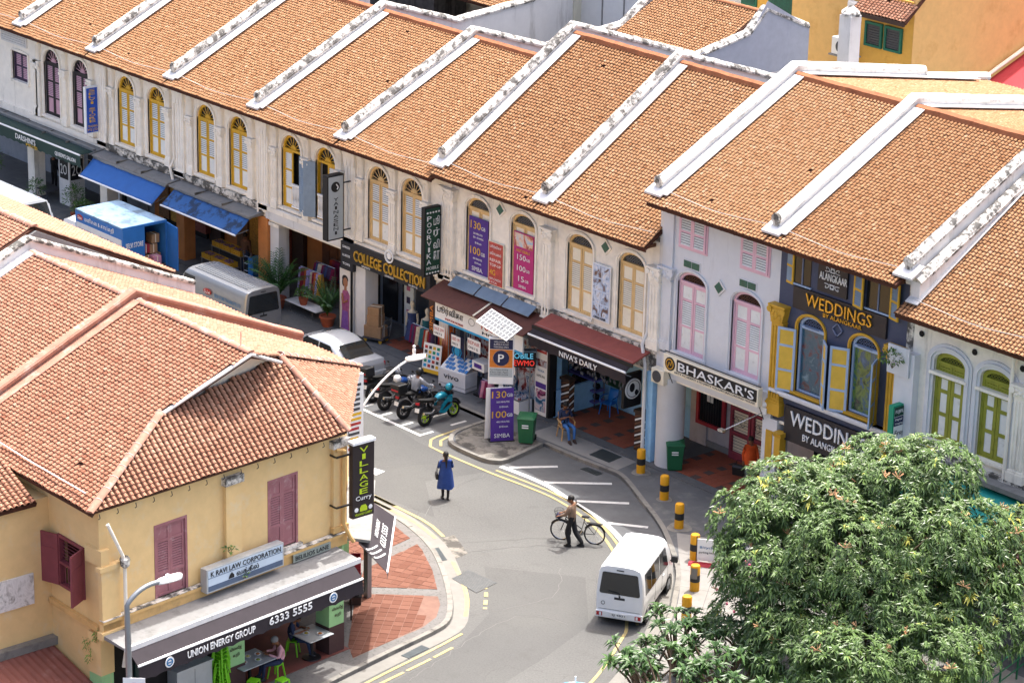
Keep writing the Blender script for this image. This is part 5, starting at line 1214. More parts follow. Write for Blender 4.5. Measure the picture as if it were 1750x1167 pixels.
# --- posters on upper windows
def poster(name, label, x0, x1, z0, z1, y, mt, lines_=(), frame=None, cat='poster'):
    t = thing(name, label, cat, ((x0 + x1) / 2, y, z0)); MB().box(x0, x1, y - .04, y, z0, z1).build('board', frame or mt, t)
    if frame: MB().box(x0 + .03, x1 - .03, y - .048, y - .04, z0 + .03, z1 - .03).build('print', mt, t)
    for s_, u, v, w_, h_, c in lines_: text(s_, (x0 + u, y - .05, z0 + v), (1, 0, 0), (0, 0, 1), w_, h_, c, t, ext=.004)
    return t
poster('poster', 'purple data-plan poster over the left window of the cream house', 27.66, 28.7, 4.28, 6.32, .06, 'purple_s', [('130', .1, 1.62, .55, .28, 'yellow_s'), ('GB', .68, 1.64, .22, .13, 'white'), ('500 MINUTES', .25, 1.42, .5, .07, 'white'), ('IDD - ROAMING', .25, 1.28, .55, .07, 'white'), ('$18/mth', .35, 1.08, .35, .08, 'white'), ('100', .1, .68, .55, .28, 'yellow_s'), ('GB', .68, .7, .22, .13, 'white'), ('400 MINUTES', .25, .5, .5, .07, 'white'), ('$10/mth', .35, .34, .35, .08, 'white'), ('SIMBA.', .2, .08, .6, .16, 'white')])
poster('sign_board', 'narrow red and white notice board between the two poster windows', 28.84, 29.66, 4.12, 5.72, -.03, M.setdefault('rednotice', mat('notice_red_white', 'b5453f', .5, var=.3, scale=8)), [('பூர்விகா', .1, 1.35, .6, .14, 'white'), ('மொபைல்', .1, 1.12, .6, .12, 'white'), ('REPAIR', .1, .88, .6, .1, 'white'), ('TOP-UP', .1, .7, .6, .1, 'white'), ('4G', .1, .38, .3, .2, 'yellow_s'), ('SIM CARDS', .1, .2, .6, .08, 'white'), ('LYCA', .1, .08, .4, .07, 'white')], frame='cream_s', cat='sign')
t = poster('poster', 'magenta data-plan poster over the right window of the cream house', 30.1, 31.14, 4.28, 6.36, .06, 'magenta', [('150', .2, 1.1, .45, .2, 'white'), ('GB', .67, 1.12, .2, .1, 'white'), ('100', .2, .7, .45, .2, 'white'), ('GB', .67, .72, .2, .1, 'white'), ('15', .28, .32, .3, .2, 'white'), ('GB', .62, .34, .2, .1, 'white'), ('HOT DEALS', .15, 1.38, .7, .1, 'yellow_s'), ('SIMBA', .3, .1, .4, .1, 'white')])
MB().box(30.14, 31.1, .008, .016, 5.85, 6.33).build('photo', M.setdefault('ph1', poster_glass('photo_cool', ('2d5f9a', '8fb8d8', 'd8c0b0', 'b04a40', '20304a'))), t)
t = poster('poster', 'salon photo collage between the beige shutters', 34.3, 35.18, 4.34, 6.32, -.05, M.setdefault('collage', mat('print_blue_white', 'b9c6da', .5, var=.2)), frame='white')
for a in range(2):
    for b in range(4):
        m = MB(); m.box(34.36 + a * .4, 34.72 + a * .4, -.105, -.098, 4.5 + b * .45, 4.9 + b * .45); m.build('photo', M.setdefault('ph2', poster_glass('photo_faces', ('1e1a20', '6a4a45', '9fb6d4', 'd8dbe4', '3a2c34'))), t)
text('OPEN HAIR', (34.42, -.1, 4.39), (1, 0, 0), (0, 0, 1), .6, .08, 'black_s', t)
# ------------------------------------------------------------------ shop fronts under the terrace
M['box_brown'] = mat('cardboard', 'a27f5c', .85, var=.15, scale=4)
M['crate_y'] = mat('crate_yellow', 'd3a233', .6, var=.12)
M['plant_pot'] = mat('terracotta', 'a8583c', .8, var=.12)
M['wood_dark'] = mat('timber_dark', '3b2a22', .7, var=.2)
def sboard(h, x0, x1, y0, y1, z0, z1, mt, name='shop_panel'): return MB().box(x0, x1, y0, y1, z0, z1).build(name, mt, h)
# house 0/1: glass front, white pier with logo, doorway
h = HOUSE[1]; o = sboard(h, -1.2, 3.6, 2.3, 2.39, .14, 3.1, 'grey_int'); sboard(h, .9, 2.0, 2.2, 2.3, .14, 2.6, 'dark', 'doorway'); sboard(h, -.9, .6, 2.22, 2.3, .9, 2.5, 'glass', 'shop_window')
m = MB(); m.box(-.1, .75, .25, 1.0, .13, 3.2); o = m.build('pier', 'parapet', h)
for q in (((.0, .65, .235, .25), 'y'), ((.752, .767, .3, .92), 'x')):
    (x0, x1, y0, y1), _ = q; MB().box(x0, x1, y0, y1, 1.3, 2.2).build('logo_panel', 'black_s', o)
text('2O', (.08, .23, 1.5), (1, 0, 0), (0, 0, 1), .5, .45, 'white', o, off=-.004); text('2O', (.77, .36, 1.5), (0, 1, 0), (0, 0, 1), .5, .45, 'white', o, off=-.004)
sboard(h, 2.4, 3.5, 1.0, 1.1, .14, 2.5, 'h8', 'partition')
# houses 2, 3: provision shop, timber doors, open dark interior
for i in (2, 3):
    h = HOUSE[i]; x0, x1 = HB[i], HB[i + 1]
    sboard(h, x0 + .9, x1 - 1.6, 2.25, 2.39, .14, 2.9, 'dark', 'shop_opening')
    for k in range(4): MB().box(x0 + 1.0 + k * .9, x0 + 1.75 + k * .9, 1.95, 2.22, .5 + .0 * k, 2.6).build('shelf_goods', mat('goods_%d_%d' % (i, k), ('7c5a3a', 'b58a3a', '5a6a72', '8a4a3a')[k], .6, var=.5, scale=16), h)
    sboard(h, x1 - 1.3, x1 - .5, 2.2, 2.38, .14, 2.7, 'wood_dark', 'door')
# produce stand with crates
def crate(x, y, z, lab, rot=0):
    t = lthing('produce_crate', lab, 'crate', (x, y, z), rot, 'yellow fruit crates'); m = MB()
    for zz in (.0, .075, .15): m.box(-.3, .3, -.21, -.19, zz, zz + .055); m.box(-.3, .3, .19, .21, zz, zz + .055); m.box(-.3, -.28, -.19, .19, zz, zz + .055); m.box(.28, .3, -.19, .19, zz, zz + .055)
    for a in (-.29, 0, .29): m.box(a - .015, a + .015, -.212, -.188, 0, .21); m.box(a - .015, a + .015, .188, .212, 0, .21)
    m.box(-.28, .28, -.19, .19, 0, .02); m.build('crate_body', 'crate_y', t); m = MB()
    for k in range(22): m.ball((rnd.uniform(-.24, .24), rnd.uniform(-.15, .15), .17 + rnd.uniform(-.02, .04)), rnd.uniform(.035, .05), 7, 5)
    stuff(m.build('produce', M.setdefault('onion', mat('produce_purple', '8b6a73', .6, var=.4, scale=9)), t)); return t
st_ = lthing('produce_stand', 'stepped metal stand carrying the yellow crates under the dirty awning', 'stand', (11.8, .3, .13)); m = MB()
for y, z in ((0, .35), (.5, .75)):
    m.box(-1.05, 1.05, y - .2, y + .24, z - .03, z)
    for x in (-1.0, 1.0):
        for q in (-.16, .2): m.box(x - .02, x + .02, y + q - .02, y + q + .02, 0, z - .03)
m.build('frame', 'steel', st_)
for a in range(3):
    for b, (y, z) in enumerate(((.3, .48), (.82, .88))):
        crate(11.15 + a * .66, y, z + .005, ('lower' if b == 0 else 'upper') + ' yellow crate of onions, ' + ('nearest the truck', 'in the middle of the stand', 'nearest the orange pier')[a])
# house 4: orange wall, timber doors, folded panels
h = HOUSE[4]
for k in range(3): MB().box(16.0 + k * .5, 16.45 + k * .5, 2.28, 2.39, .14, 2.9).build('timber_leaf', 'wood', h)
sboard(h, 17.8, 19.6, 2.3, 2.39, .14, 2.8, M.setdefault('shopyel', mat('shop_yellow_light', 'b88a2e', .8, var=.3, scale=2)), 'shop_opening')
# house 5: window with mannequins, glass door, printed pillar
h = HOUSE[5]; sboard(h, 18.9, 25.6, 1.9, 2.0, .14, 3.0, M.setdefault('shopgrey', mat('shopfront_slate', '5d6570', .6, var=.2)), 'shop_front')
for x0, x1 in ((19.3, 20.2), (20.4, 21.3), (21.6, 22.3), (23.3, 24.4)): sboard(h, x0, x1, 1.86, 1.9, .25, 2.7, 'glass', 'shop_window')
o = sboard(h, 22.55, 23.1, 1.2, 1.3, .14, 2.6, M.setdefault('paleblue', mat('print_pale_blue', 'bccbd6', .5, var=.1)), 'printed_panel')
for k in range(4): MB().box(22.7, 22.9, 1.19, 1.2, .5 + k * .5, .75 + k * .5).build('printed_motif', 'sarip' if k % 2 else 'navy_s', o)
MB().box(21.25, 21.85, -.1, .5, .13, 2.95).build('pier', 'parapet', h)
# house 6: phone shop
h = HOUSE[6]
t = thing('fascia_sign', 'white phone shop fascia with black and red letters under the brown canopy', 'sign', (29.2, -1.0, 2.5))
m = MB(); m.box(27.12, 31.9, -1.04, -.98, 2.52, 3.2); m.build('board', 'white', t); MB().box(27.12, 31.9, -1.046, -1.04, 2.52, 2.6).build('stripe', 'cyan_s', t)
text('பூர்விகா', (27.25, -1.05, 2.8), (1, 0, 0), (0, 0, 1), 1.45, .34, 'black_s', t); text('SHOP FOR MOBILES', (27.7, -1.05, 2.66), (1, 0, 0), (0, 0, 1), 1.0, .07, 'sign_red', t); text('POORVIKA', (29.7, -1.05, 2.86), (1, 0, 0), (0, 0, 1), 1.6, .26, 'sign_red', t, off=.015); text('MOBILE', (29.75, -1.05, 2.68), (1, 0, 0), (0, 0, 1), 1.3, .1, 'black_s', t)
m = MB(); m.tube([(29.15 + .16 * math.cos(q), -1.05, 2.95 + .13 * math.sin(q)) for q in [k * .35 for k in range(18)]], .008, 4, closed=True); m.build('ring_mark', 'dgrey', t)
t = thing('banner_strip', 'narrow brown vertical strip sign at the left end of the phone shop', 'sign', (26.95, -1.0, 1.9)); MB().box(26.78, 27.1, -1.04, -1.0, 1.92, 3.2).build('board', M.setdefault('dbrown', mat('sign_brown', '3a2320', .6)), t)
text('SIMBA', (27.02, -1.045, 2.05), (0, 0, 1), (-1, 0, 0), .95, .18, 'orange_s', t)
# shop interior walls of goods
M['goods_a'] = poster_glass('phone_boxes', ('1f2a3c', '58708f', 'b9c2cc', '7a2c2c', '20242c'))
M['goods_b'] = poster_glass('accessory_wall', ('2c1f2c', '8f3a6a', 'd0c8c8', '3a6a8f', '1c1c20'))
for k, (x0, x1) in enumerate(((27.2, 28.6), (28.7, 30.0), (30.1, 31.6))): MB().box(x0, x1, .35, .47, .3, 2.5).build('display_wall', 'goods_a' if k != 1 else 'goods_b', h)
for x in (27.25, 28.15, 30.2, 31.7): MB().tube([(x, -.5, .13), (x, -.5, 2.55)], .025, 6).build('post', 'steel', h)
def hang_tag(x, y, z, w_, hh, txt, lab):
    t = thing('hanging_card', lab, 'card', (x, y, z), 'price cards hung in the phone shop'); MB().box(x, x + w_, y - .01, y, z, z + hh).build('card', 'white', t)
    text(txt, (x + .04, y - .014, z + hh * .55), (1, 0, 0), (0, 0, 1), w_ - .08, hh * .28, 'sign_red', t, ext=.003); text('ONLY $', (x + .06, y - .014, z + hh * .15), (1, 0, 0), (0, 0, 1), w_ - .2, hh * .22, 'black_s', t, ext=.003)
    m = MB(); m.tube([(x + w_ / 2, y, z + hh), (x + w_ / 2, y, z + hh + .25)], .004, 4); m.build('string', 'white', t)
hang_tag(27.1, -1.08, 1.95, .62, .4, 'SALE 299', 'white price card under the vertical brown strip'); hang_tag(27.95, -.95, 1.75, .5, .42, 'USED 199', 'tilted looking white price card beside the glass post'); hang_tag(28.85, -.95, 1.85, .7, .45, 'REPAIR', 'large white price card in the middle of the phone shop'); hang_tag(30.95, -.9, 1.6, .42, .4, 'WIFI', 'small white price card right of the parking sign')
t = thing('poster', 'dark blue phone poster with a glowing hexagon', 'poster', (27.5, -.45, .8)); MB().box(27.3, 28.1, -.47, -.43, .75, 1.95).build('board', 'navy_s', t)
m = MB(); m.tube([(27.7 + .25 * math.cos(q), -.48, 1.35 + .3 * math.sin(q)) for q in [k * math.pi / 3 for k in range(6)]], .025, 5, closed=True); m.ball((27.7, -.48, 1.35), (.15, .01, .2), 8, 6); m.build('hexagon_print', 'cyan_s', t)
t = lthing('folding_sign', 'white and yellow A-board with small app icons', 'sign', (26.55, -.75, .125), R(14)); m = MB(Matrix.Rotation(R(-8), 4, 'X')); m.box(-.4, .4, -.03, 0, .12, 1.2); m.build('board', 'white', t); m = MB(Matrix.Rotation(R(-8), 4, 'X')); m.box(-.4, .4, -.034, -.03, .12, .25); m.build('band', 'yellow_s', t)
for a in range(4):
    for b in range(5): m = MB(Matrix.Rotation(R(-8), 4, 'X')); m.box(-.34 + a * .18, -.22 + a * .18, -.036, -.03, .32 + b * .17, .43 + b * .17); m.build('icon', ('cyan_s', 'yellow_s', 'sign_red', 'fgreen', 'dgrey')[(a * 2 + b * 3) % 5], t)
m = MB(); m.box(-.38, -.34, .05, .3, 0, .05); m.box(.34, .38, .05, .3, 0, .05); m.tube([(-.36, .28, 0), (-.36, .14, 1.0)], .015, 5); m.tube([(.36, .28, 0), (.36, .14, 1.0)], .015, 5); m.build('stand', 'black', t)
t = lthing('display_counter', 'white phone display counter with rows of blue phone boxes', 'counter', (28.05, -.98, .125), R(8)); m = MB(); m.box(-.65, .65, -.02, .62, 0, .68); m.build('body', 'h8', t, bevel=.01)
MB().box(-.66, .66, -.025, .63, .14, .15).build('seam', 'dgrey', t); text('vivo', (-.38, -.03, .36), (1, 0, 0), (0, 0, 1), .72, .19, 'dgrey', t)
tp = Matrix.Translation((0, .02, .69)) @ Matrix.Rotation(R(32), 4, 'X'); m = MB(tp); m.box(-.6, .6, 0, .68, -.02, .0); m.build('sloped_top', 'white', t)
for a in range(8):
    for b in range(4):
        m = MB(tp @ Matrix.Translation((-.52 + a * .15, .04 + b * .165, 0)) @ Matrix.Rotation(R(rnd.uniform(-6, 6)), 4, 'Z')); m.box(0, .11, 0, .13, 0, .03); m.build('phone_box', M.setdefault('pbx', mat('phone_box_blue', '3f7fc0', .4, var=.2)) if (a + b) % 4 else 'white', t)
t = lthing('storage_box', 'white cardboard box on a stand beside the phone counter', 'box', (29.25, -.55, .125)); m = MB(); m.box(-.02, .02, -.02, .02, 0, 1.0); m.box(-.3, .3, -.2, .2, 0, .04); m.build('stand', 'black', t); MB().box(-.33, .33, -.25, .25, 1.0, 1.32).build('box_body', 'white', t, bevel=.01); MB().box(-.2, .2, -.26, -.25, 1.1, 1.25).build('label_print', 'purple_s', t)
# right-hand counter, tall product banner, LED sign
t = thing('display_counter', 'glass counter of small accessories next to the tall product banner', 'counter', (30.9, -.5, .12)); m = MB(); m.box(30.35, 31.5, -.8, -.2, .13, .62); m.build('body', 'white', t)
MB().box(30.33, 31.52, -.82, -.18, .62, .66).build('edge', 'chrome', t); MB().box(30.4, 31.45, -.75, -.25, .66, .7).build('goods_tray', 'goods_a', t); MB().box(30.4, 31.2, -.815, -.8, .17, .55).build('panel', 'orange_s', t); text('10 GB', (30.5, -.82, .25), (1, 0, 0), (0, 0, 1), .6, .22, 'black_s', t)
m = MB()
for k in range(26): m.cbox((rnd.uniform(30.42, 31.43), rnd.uniform(-.72, -.28), .73), (.1, .06, .05), rnd.uniform(0, 3))
stuff(m.build('accessories', 'goods_b', t))
t = thing('product_banner', 'tall white banner of phones between the phone shop and the barber', 'banner', (31.95, -.2, .15)); MB().box(31.68, 32.3, -.24, -.16, .16, 2.76).build('board', 'white', t); MB().box(32.3, 32.42, -.24, .1, .16, 2.76).build('side', 'black_s', t)
for k, (z0, z1, mm_) in enumerate(((2.45, 2.7, 'sign_red'), (1.95, 2.2, 'goods_a'), (1.15, 1.35, 'purple_s'), (.3, 1.1, 'goods_b'))): MB().box(31.72, 32.26, -.25, -.24, z0, z1).build('print_block', mm_, t)
text('SALE SALE', (31.75, -.255, 2.54), (1, 0, 0), (0, 0, 1), .46, .1, 'white', t, ext=.003); text('SAMSUNG', (31.76, -.245, 1.55), (1, 0, 0), (0, 0, 1), .44, .09, 'black_s', t, ext=.003); text('NOKIA', (31.82, -.245, 1.75), (1, 0, 0), (0, 0, 1), .34, .09, 'sblue', t, ext=.003)
M['led_r'] = NT('led_red').m; M['led_r'].node_tree.nodes['Principled BSDF'].inputs['Base Color'].default_value = (.5, .02, .02, 1); M['led_r'].node_tree.nodes['Principled BSDF'].inputs['Emission Color'].default_value = (1, .06, .04, 1); M['led_r'].node_tree.nodes['Principled BSDF'].inputs['Emission Strength'].default_value = .25
M['led_b'] = NT('led_blue').m; M['led_b'].node_tree.nodes['Principled BSDF'].inputs['Base Color'].default_value = (.05, .3, .5, 1); M['led_b'].node_tree.nodes['Principled BSDF'].inputs['Emission Color'].default_value = (.2, .7, 1, 1); M['led_b'].node_tree.nodes['Principled BSDF'].inputs['Emission Strength'].default_value = .2
t = lthing('led_sign', 'black LED sign with red and blue letters right of the parking sign', 'sign', (31.45, -.75, 1.9), R(48)); MB().box(-.6, .55, -.06, .06, 0, .62).build('box', 'black_s', t); MB().box(-.62, .57, -.2, .08, .6, .65).build('hood', 'panelblue', t)
text('MOBILE', (-.4, -.065, .32), (1, 0, 0), (0, 0, 1), .85, .2, 'led_b', t); text('NEWMO', (-.4, -.065, .06), (1, 0, 0), (0, 0, 1), .9, .2, 'led_r', t); m = MB(); m.tube([(0, .05, .6), (0, .4, .8)], .02, 5); m.build('bracket', 'black', t)
# house 7: barber
h = HOUSE[7]
sboard(h, 32.3, 32.42, .0, 2.3, .13, 1.1, 'teal_wall', 'dado'); sboard(h, 29.6, 32.05, 2.3, 2.39, .14, 3.1, 'teal_wall', 'wall_panel'); o = sboard(h, 32.1, 33.3, 2.33, 2.395, .9, 1.75, 'sign_green', 'mirror_board')
m = MB()
for k in range(18): m.ball((32.15 + rnd.random() * 1.1, 2.3, 1.1 + rnd.random() * .5), (.04, .02, .08), 6, 4)
stuff(m.build('hair_goods', 'black_s', o))
def barber_post(x, y, lab):
    t = lthing('barber_pole', lab, 'barber pole', (x, y, .135), 0, 'barber poles'); MB().box(-.22, .22, -.12, .12, 0, 1.35).build('post', 'wood_dark', t); m = MB(); MB().box(-.26, .26, -.16, .16, 1.35, 1.45).build('cap', 'wood_dark', t)
    for k in range(9):
        m = MB(); z = .06 + k * .14; m.prism([(-.2, z), (.2, z + .2 if z + .2 < 1.33 else 1.33), (.2, min(1.34, z + .26)), (-.2, z + .06)], 'y', -.13, -.12); m.build('stripe', 'white' if k % 2 else 'wood', t)
        m = MB(); m.prism([(-.11, z), (.11, min(1.3, z + .12)), (.11, min(1.34, z + .18)), (-.11, z + .06)], 'x', .22, .23); m.build('stripe', 'white' if k % 2 else 'wood', t)
barber_post(32.62, .45, 'striped barber post at the left of the shop'); barber_post(36.55, .3, 'striped barber post by the sky blue pier')
t = thing('shelf_rack', 'steel rack of dark hair goods inside the barber shop', 'shelf', (32.0, 1.9, .13))
for x in (31.25, 32.65):
    for y in (1.7, 2.15): MB().tube([(x, y, .14), (x, y, 1.75)], .022, 6).build('post', 'chrome', t)
for z in (.35, .75, 1.15, 1.55):
    o = MB().box(31.22, 32.68, 1.68, 2.17, z - .02, z + .04).build('shelf', M.setdefault('shelfpurple', mat('shelf_violet', '5b5aa0', .5)), t); m = MB()
    if z < 1.5:
        for k in range(11): m.lathe([(.09, -.05), (.11, 0), (.09, .05)], (31.34 + k * .122, 1.92, z + .16), 8, ax='x')
        stuff(m.build('stored_goods', 'black_s', o))
t = thing('round_sign', 'round white logo sign on a black box at the barber entrance', 'sign', (36.75, -.25, 1.9)); MB().box(36.3, 36.42, -.45, .35, 1.75, 2.95).build('box', 'black_s', t); m = MB(); m.lathe([(.01, 0), (.36, .0), (.36, .02)], (36.425, -.05, 2.4), 24, ax='x'); m.build('disc', 'white', t)
m = MB(); m.lathe([(.28, 0), (.3, .0), (.3, .012)], (36.446, -.05, 2.4), 24, ax='x', cap=False); m.ball((36.446, -.1, 2.45), (.01, .12, .16), 8, 6); m.ball((36.446, .1, 2.25), (.01, .08, .1), 8, 6); m.build('logo_mark', 'black_s', t)
m = MB()
for x in range(34):
    m.ball((34.2 + x * .085, -1.0 + rnd.uniform(-.1, .1), 2.85 + rnd.uniform(-.12, .1)), (.03, .03, .07), 5, 4)
tag(stuff(m.build('hanging_strings', 'dgrey')), 'row of small charms hanging from the black barber awning', 'hangings')
# house 8: mauve wall with red window and grille doors
h = HOUSE[8]
sboard(h, 36.82, 37.6, 2.32, 2.397, .14, 3.1, 'pale_wall', 'wall_panel'); o = sboard(h, 35.95, 36.3, 2.2, 2.3, .95, 3.1, M.setdefault('dgreen', mat('frame_green', '1f4a3c', .6)), 'side_window')
o = MB().box(37.22, 38.47, 2.3, 2.39, .95, 2.75).build('window', 'glass', h); m = MB()
for a, b, c, d in ((37.17, 37.29, .9, 2.8), (38.4, 38.52, .9, 2.8), (37.29, 38.4, .9, 1.02), (37.29, 38.4, 2.68, 2.8)): m.box(a, b, 2.22, 2.32, c, d)
m.build('frame', M.setdefault('winred', mat('frame_red', 'a5303a', .55)), o); m = MB()
for k in range(9): m.tube([(37.37 + k * .12, 2.26, 1.02), (37.37 + k * .12, 2.26, 2.68)], .012, 4)
m.build('bars', 'black', o)
for k in range(2): MB().box(37.67 + k * .16, 37.8 + k * .16, 2.235, 2.245, 1.8, 2.1).build('notice', 'white', o)
o = MB().box(38.78, 40.78, 2.3, 2.39, .14, 2.9).build('door', 'cream_s', h)
for k in range(2):
    x0 = 38.83 + k * 1.0; m = MB()
    for a, b, c, d in ((x0, x0 + .1, .14, 2.9), (x0 + .84, x0 + .94, .14, 2.9), (x0 + .1, x0 + .84, .14, .4), (x0 + .1, x0 + .84, 1.0, 1.14), (x0 + .1, x0 + .84, 2.76, 2.9), (x0 + .1, x0 + .84, 1.9, 2.0)): m.box(a, b, 2.2, 2.31, c, d)
    m.build('door_leaf', M.setdefault('doorpink', mat('door_dark_pink', '8f3b4a', .6)), o); m = MB()
    for z in [.5 + .11 * q for q in range(21)]: m.tube([(x0 + .1, 2.19, z), (x0 + .84, 2.19, z)], .008, 4)
    for xx in (.32, .62): m.tube([(x0 + xx + .1 * math.cos(q), 2.18, 1.55 + .14 * math.sin(q)) for q in [j * .6 for j in range(11)]], .01, 4)
    m.build('grille', 'black', o)
sboard(h, 37.6, 42.4, 2.35, 2.398, .14, .35, 'grey_ledge', 'skirting')
# house 9/10/11 fronts
sboard(HOUSE[9], 43.6, 47.3, 1.2, 1.3, .14, 3.0, 'glass', 'shop_window'); sboard(HOUSE[10], 48.9, 53.0, 1.2, 1.3, .14, 3.0, 'glass', 'shop_window'); sboard(HOUSE[11], 54.0, 58.5, 1.2, 1.3, .14, 3.0, 'glass', 'shop_window')
t = thing('wall_lamp', 'white lamp box on the pier between grey and navy houses', 'lamp', (42.8, -.2, 3.55)); m = MB(); m.ball((42.7, -.25, 3.75), .1, 8, 6); m.box(42.6, 42.82, -.3, -.12, 3.45, 3.65); m.build('housing', 'white', t); m = MB(); m.tube([(42.7, -.25, 3.5), (41.9, -1.2, 2.85)], .02, 5); m.cbox((41.85, -1.25, 2.85), (.22, .16, .08)); m.build('arm_and_floodlight', 'chrome', t)
t = thing('air_conditioner', 'white air conditioner with round fan on the grey pier', 'air conditioner', (37.9, -.25, 2.9)); MB().box(37.65, 38.25, -.42, -.12, 3.1, 3.6).build('case', 'cream_s', t, bevel=.02); m = MB(); m.lathe([(.2, -.0), (.2, -.02), (.03, -.03)], (37.93, -.425, 3.35), 18, ax='y'); m.build('fan_grille', 'dgrey', t)
# ------------------------------------------------------------------ vehicles (local frame: x forward, y left, z up)
M['carwhite'] = mat('car_paint_white', 'eef0f0', .25, var=.03, spec=.5, coat=.6)
M['carsilver'] = mat('car_paint_silver', 'a9adb2', .3, metal=.55, var=.05, coat=.5)
M['carsilver2'] = mat('car_paint_silver_light', 'd2d7dc', .25, metal=.25, var=.04, coat=.6)
M['carglass'] = glassmat('car_glass', (.015, .018, .02), .05, .7)
M['lamp_red'] = mat('lamp_red', 'a31822', .3, var=.1); M['lamp_clear'] = mat('lamp_clear', 'd8dadc', .2, var=.05); M['lamp_amber'] = mat('lamp_amber', 'd0701c', .3)
M['plate_y'] = mat('plate_yellow', 'd8b52a', .5); M['plate_w'] = mat('plate_white', 'dcdcd8', .5); M['trim'] = mat('plastic_trim', '2b2c2e', .6, var=.1); M['hub'] = mat('wheel_hub', '9a9ea2', .4, metal=.5)
def mirror_sec(half, x): return [(x, y, z) for y, z in half] + [(x, -y, z) for y, z in half[::-1] if y > 1e-4]
def wheel(t, x, y, r=.29, w_=.17, rim='hub', name='wheel', spokes=6, rimc=None):
    m = MB(); m.lathe([(r * .62, -w_ / 2), (r * .93, -w_ / 2), (r, -w_ * .32), (r, w_ * .32), (r * .93, w_ / 2), (r * .62, w_ / 2)], (x, y, r), 22, ax='y', cap=False); o = m.build(name, 'rubber', t, smooth=40)
    s = 1 if y > 0 else -1; m = MB(); m.lathe([(.01, 0), (r * .2, s * .015), (r * .6, s * -.02), (r * .64, s * .02)], (x, y + s * (w_ / 2 - .02), r), 20, ax='y')
    for k in range(spokes):
        a = 2 * math.pi * k / spokes; m.tube([(x + .04 * math.cos(a), y + s * w_ * .45, r + .04 * math.sin(a)), (x + r * .6 * math.cos(a), y + s * w_ * .42, r + r * .6 * math.sin(a))], .02, 5)
    m.build('rim', rimc or rim, o); return o
def van(label, loc, rz, L, W, H, paint, belt=.52, nose=.55, wr=.28, plate='plate_w', roofribs=0, side_glass=(), rear_glass=True, rear_detail=True, name='van', group=None, wheelx=None):
    t = lthing(name, label, 'van', loc, rz, group); w2 = W / 2; zb = .24; hb = H * belt
    half = [(0, zb), (w2 * .84, zb), (w2 * .96, zb + .1), (w2, zb + .32), (w2, hb), (w2 * .955, hb + (H - hb) * .45), (w2 * .9, H - .2), (w2 * .82, H - .07), (w2 * .6, H - .012), (w2 * .3, H), (0, H + .006)]
    sidey = lambda z: w2 if z < hb else w2 - (w2 * .1) * (z - hb) / (H - .2 - hb)
    secs = []
    def sec(x, sc=1.0, top=None, zs=0):
        hh = []
        for y, z in half:
            zz = z if top is None else min(z, top - .06 * (y / w2) ** 4); hh.append((y * sc, max(zz, zb + zs) if z <= zb + .01 else zz))
        secs.append(mirror_sec(hh, x))
    sec(-L / 2, .955); sec(-L / 2 + .03, .985); sec(-L / 2 + .12, 1.0); sec(-L * .25); sec(0); sec(L * .2); xw = L / 2 - nose - .25
    sec(xw, 1.0); n = 6
    for k in range(1, n + 1):
        f = k / n; sec(xw + (nose + .1) * f, 1 - .02 * f, H - (H - hb - .02) * f ** 1.05)
    sec(L / 2 - .05, .97, hb * .93, .02); sec(L / 2, .92, hb * .82, .08)
    m = MB(); m.loft(secs); body = m.build('body', paint, t, smooth=32, recalc=True)
    xr = -L / 2 - .004
    if rear_glass:
        zg0, zg1 = hb + .02, H - .2; a0, a1 = sidey(zg0) * .84, sidey(zg1) * .82; m = MB(); pts = []
        for (cx, cz), a in (((a0 - .06, zg0 + .06), (-90, 0)), ((a1 - .06, zg1 - .06), (0, 90)), ((-a1 + .06, zg1 - .06), (90, 180)), ((-a0 + .06, zg0 + .06), (180, 270))):
            for q in range(4): an = R(a[0] + (a[1] - a[0]) * q / 3); pts.append((cx + .06 * math.cos(an), cz + .06 * math.sin(an)))
        m.prism(pts, 'x', xr - .008, xr + .03); m.build('rear_window', 'carglass', t, recalc=True)
        m = MB(); m.tube([(xr - .02, 0, zg0 - .06), (xr - .025, .02, zg0 + .05), (xr - .02, .35, zg0 + .1)], .012, 5); m.ball((xr - .01, 0, zg0 - .06), .025, 6, 5); m.build('wiper', 'black', t)
    if rear_detail:
        m = MB(); m.box(xr - .05, xr + .1, -w2 * .97, w2 * .97, zb + .0, zb + .22); m.build('rear_bumper', paint, t, bevel=.03)
        m = MB(); m.box(xr - .006, xr, -.16, .16, hb - .14, hb - .07); m.build('handle_recess', 'trim', t)
        o = MB().box(xr - .065, xr - .05, -.26, .26, zb + .06, zb + .19).build('number_plate', plate, t); text('SJ 4821', (xr - .068, .2, zb + .09), (0, -1, 0), (0, 0, 1), .4, .07, 'black_s', o, ext=.004)
        for s in (-1, 1):
            o = MB().box(xr - .058, xr - .04, s * w2 * .8 - .09, s * w2 * .8 + .09, zb + .06, zb + .18).build('tail_light', 'lamp_red', t); MB().box(xr - .062, xr - .058, s * w2 * .8 - .03 * s - .03, s * w2 * .8 - .03 * s + .03, zb + .07, zb + .17).build('reverse_lamp', 'lamp_clear', o)
        m = MB(); m.box(xr - .002, xr + .01, -w2 * .86, w2 * .86, zb + .26, zb + .268); m.build('door_seam', 'trim', t)
        MB().box(xr - .012, xr + .01, -.11, .11, H - .13, H - .1).build('brake_lamp', 'trim', t)
        m = MB(); m.ball((xr - .004, 0, hb - .03), (.006, .035, .035), 8, 6); m.build('badge', 'chrome', t)
        m = MB(); m.lathe([(.045, 0), (.06, 0), (.06, -.008)], (xr, w2 * .68, zb + .45), 14, ax='x', cap=False); m.build('emblem', 'black', t)
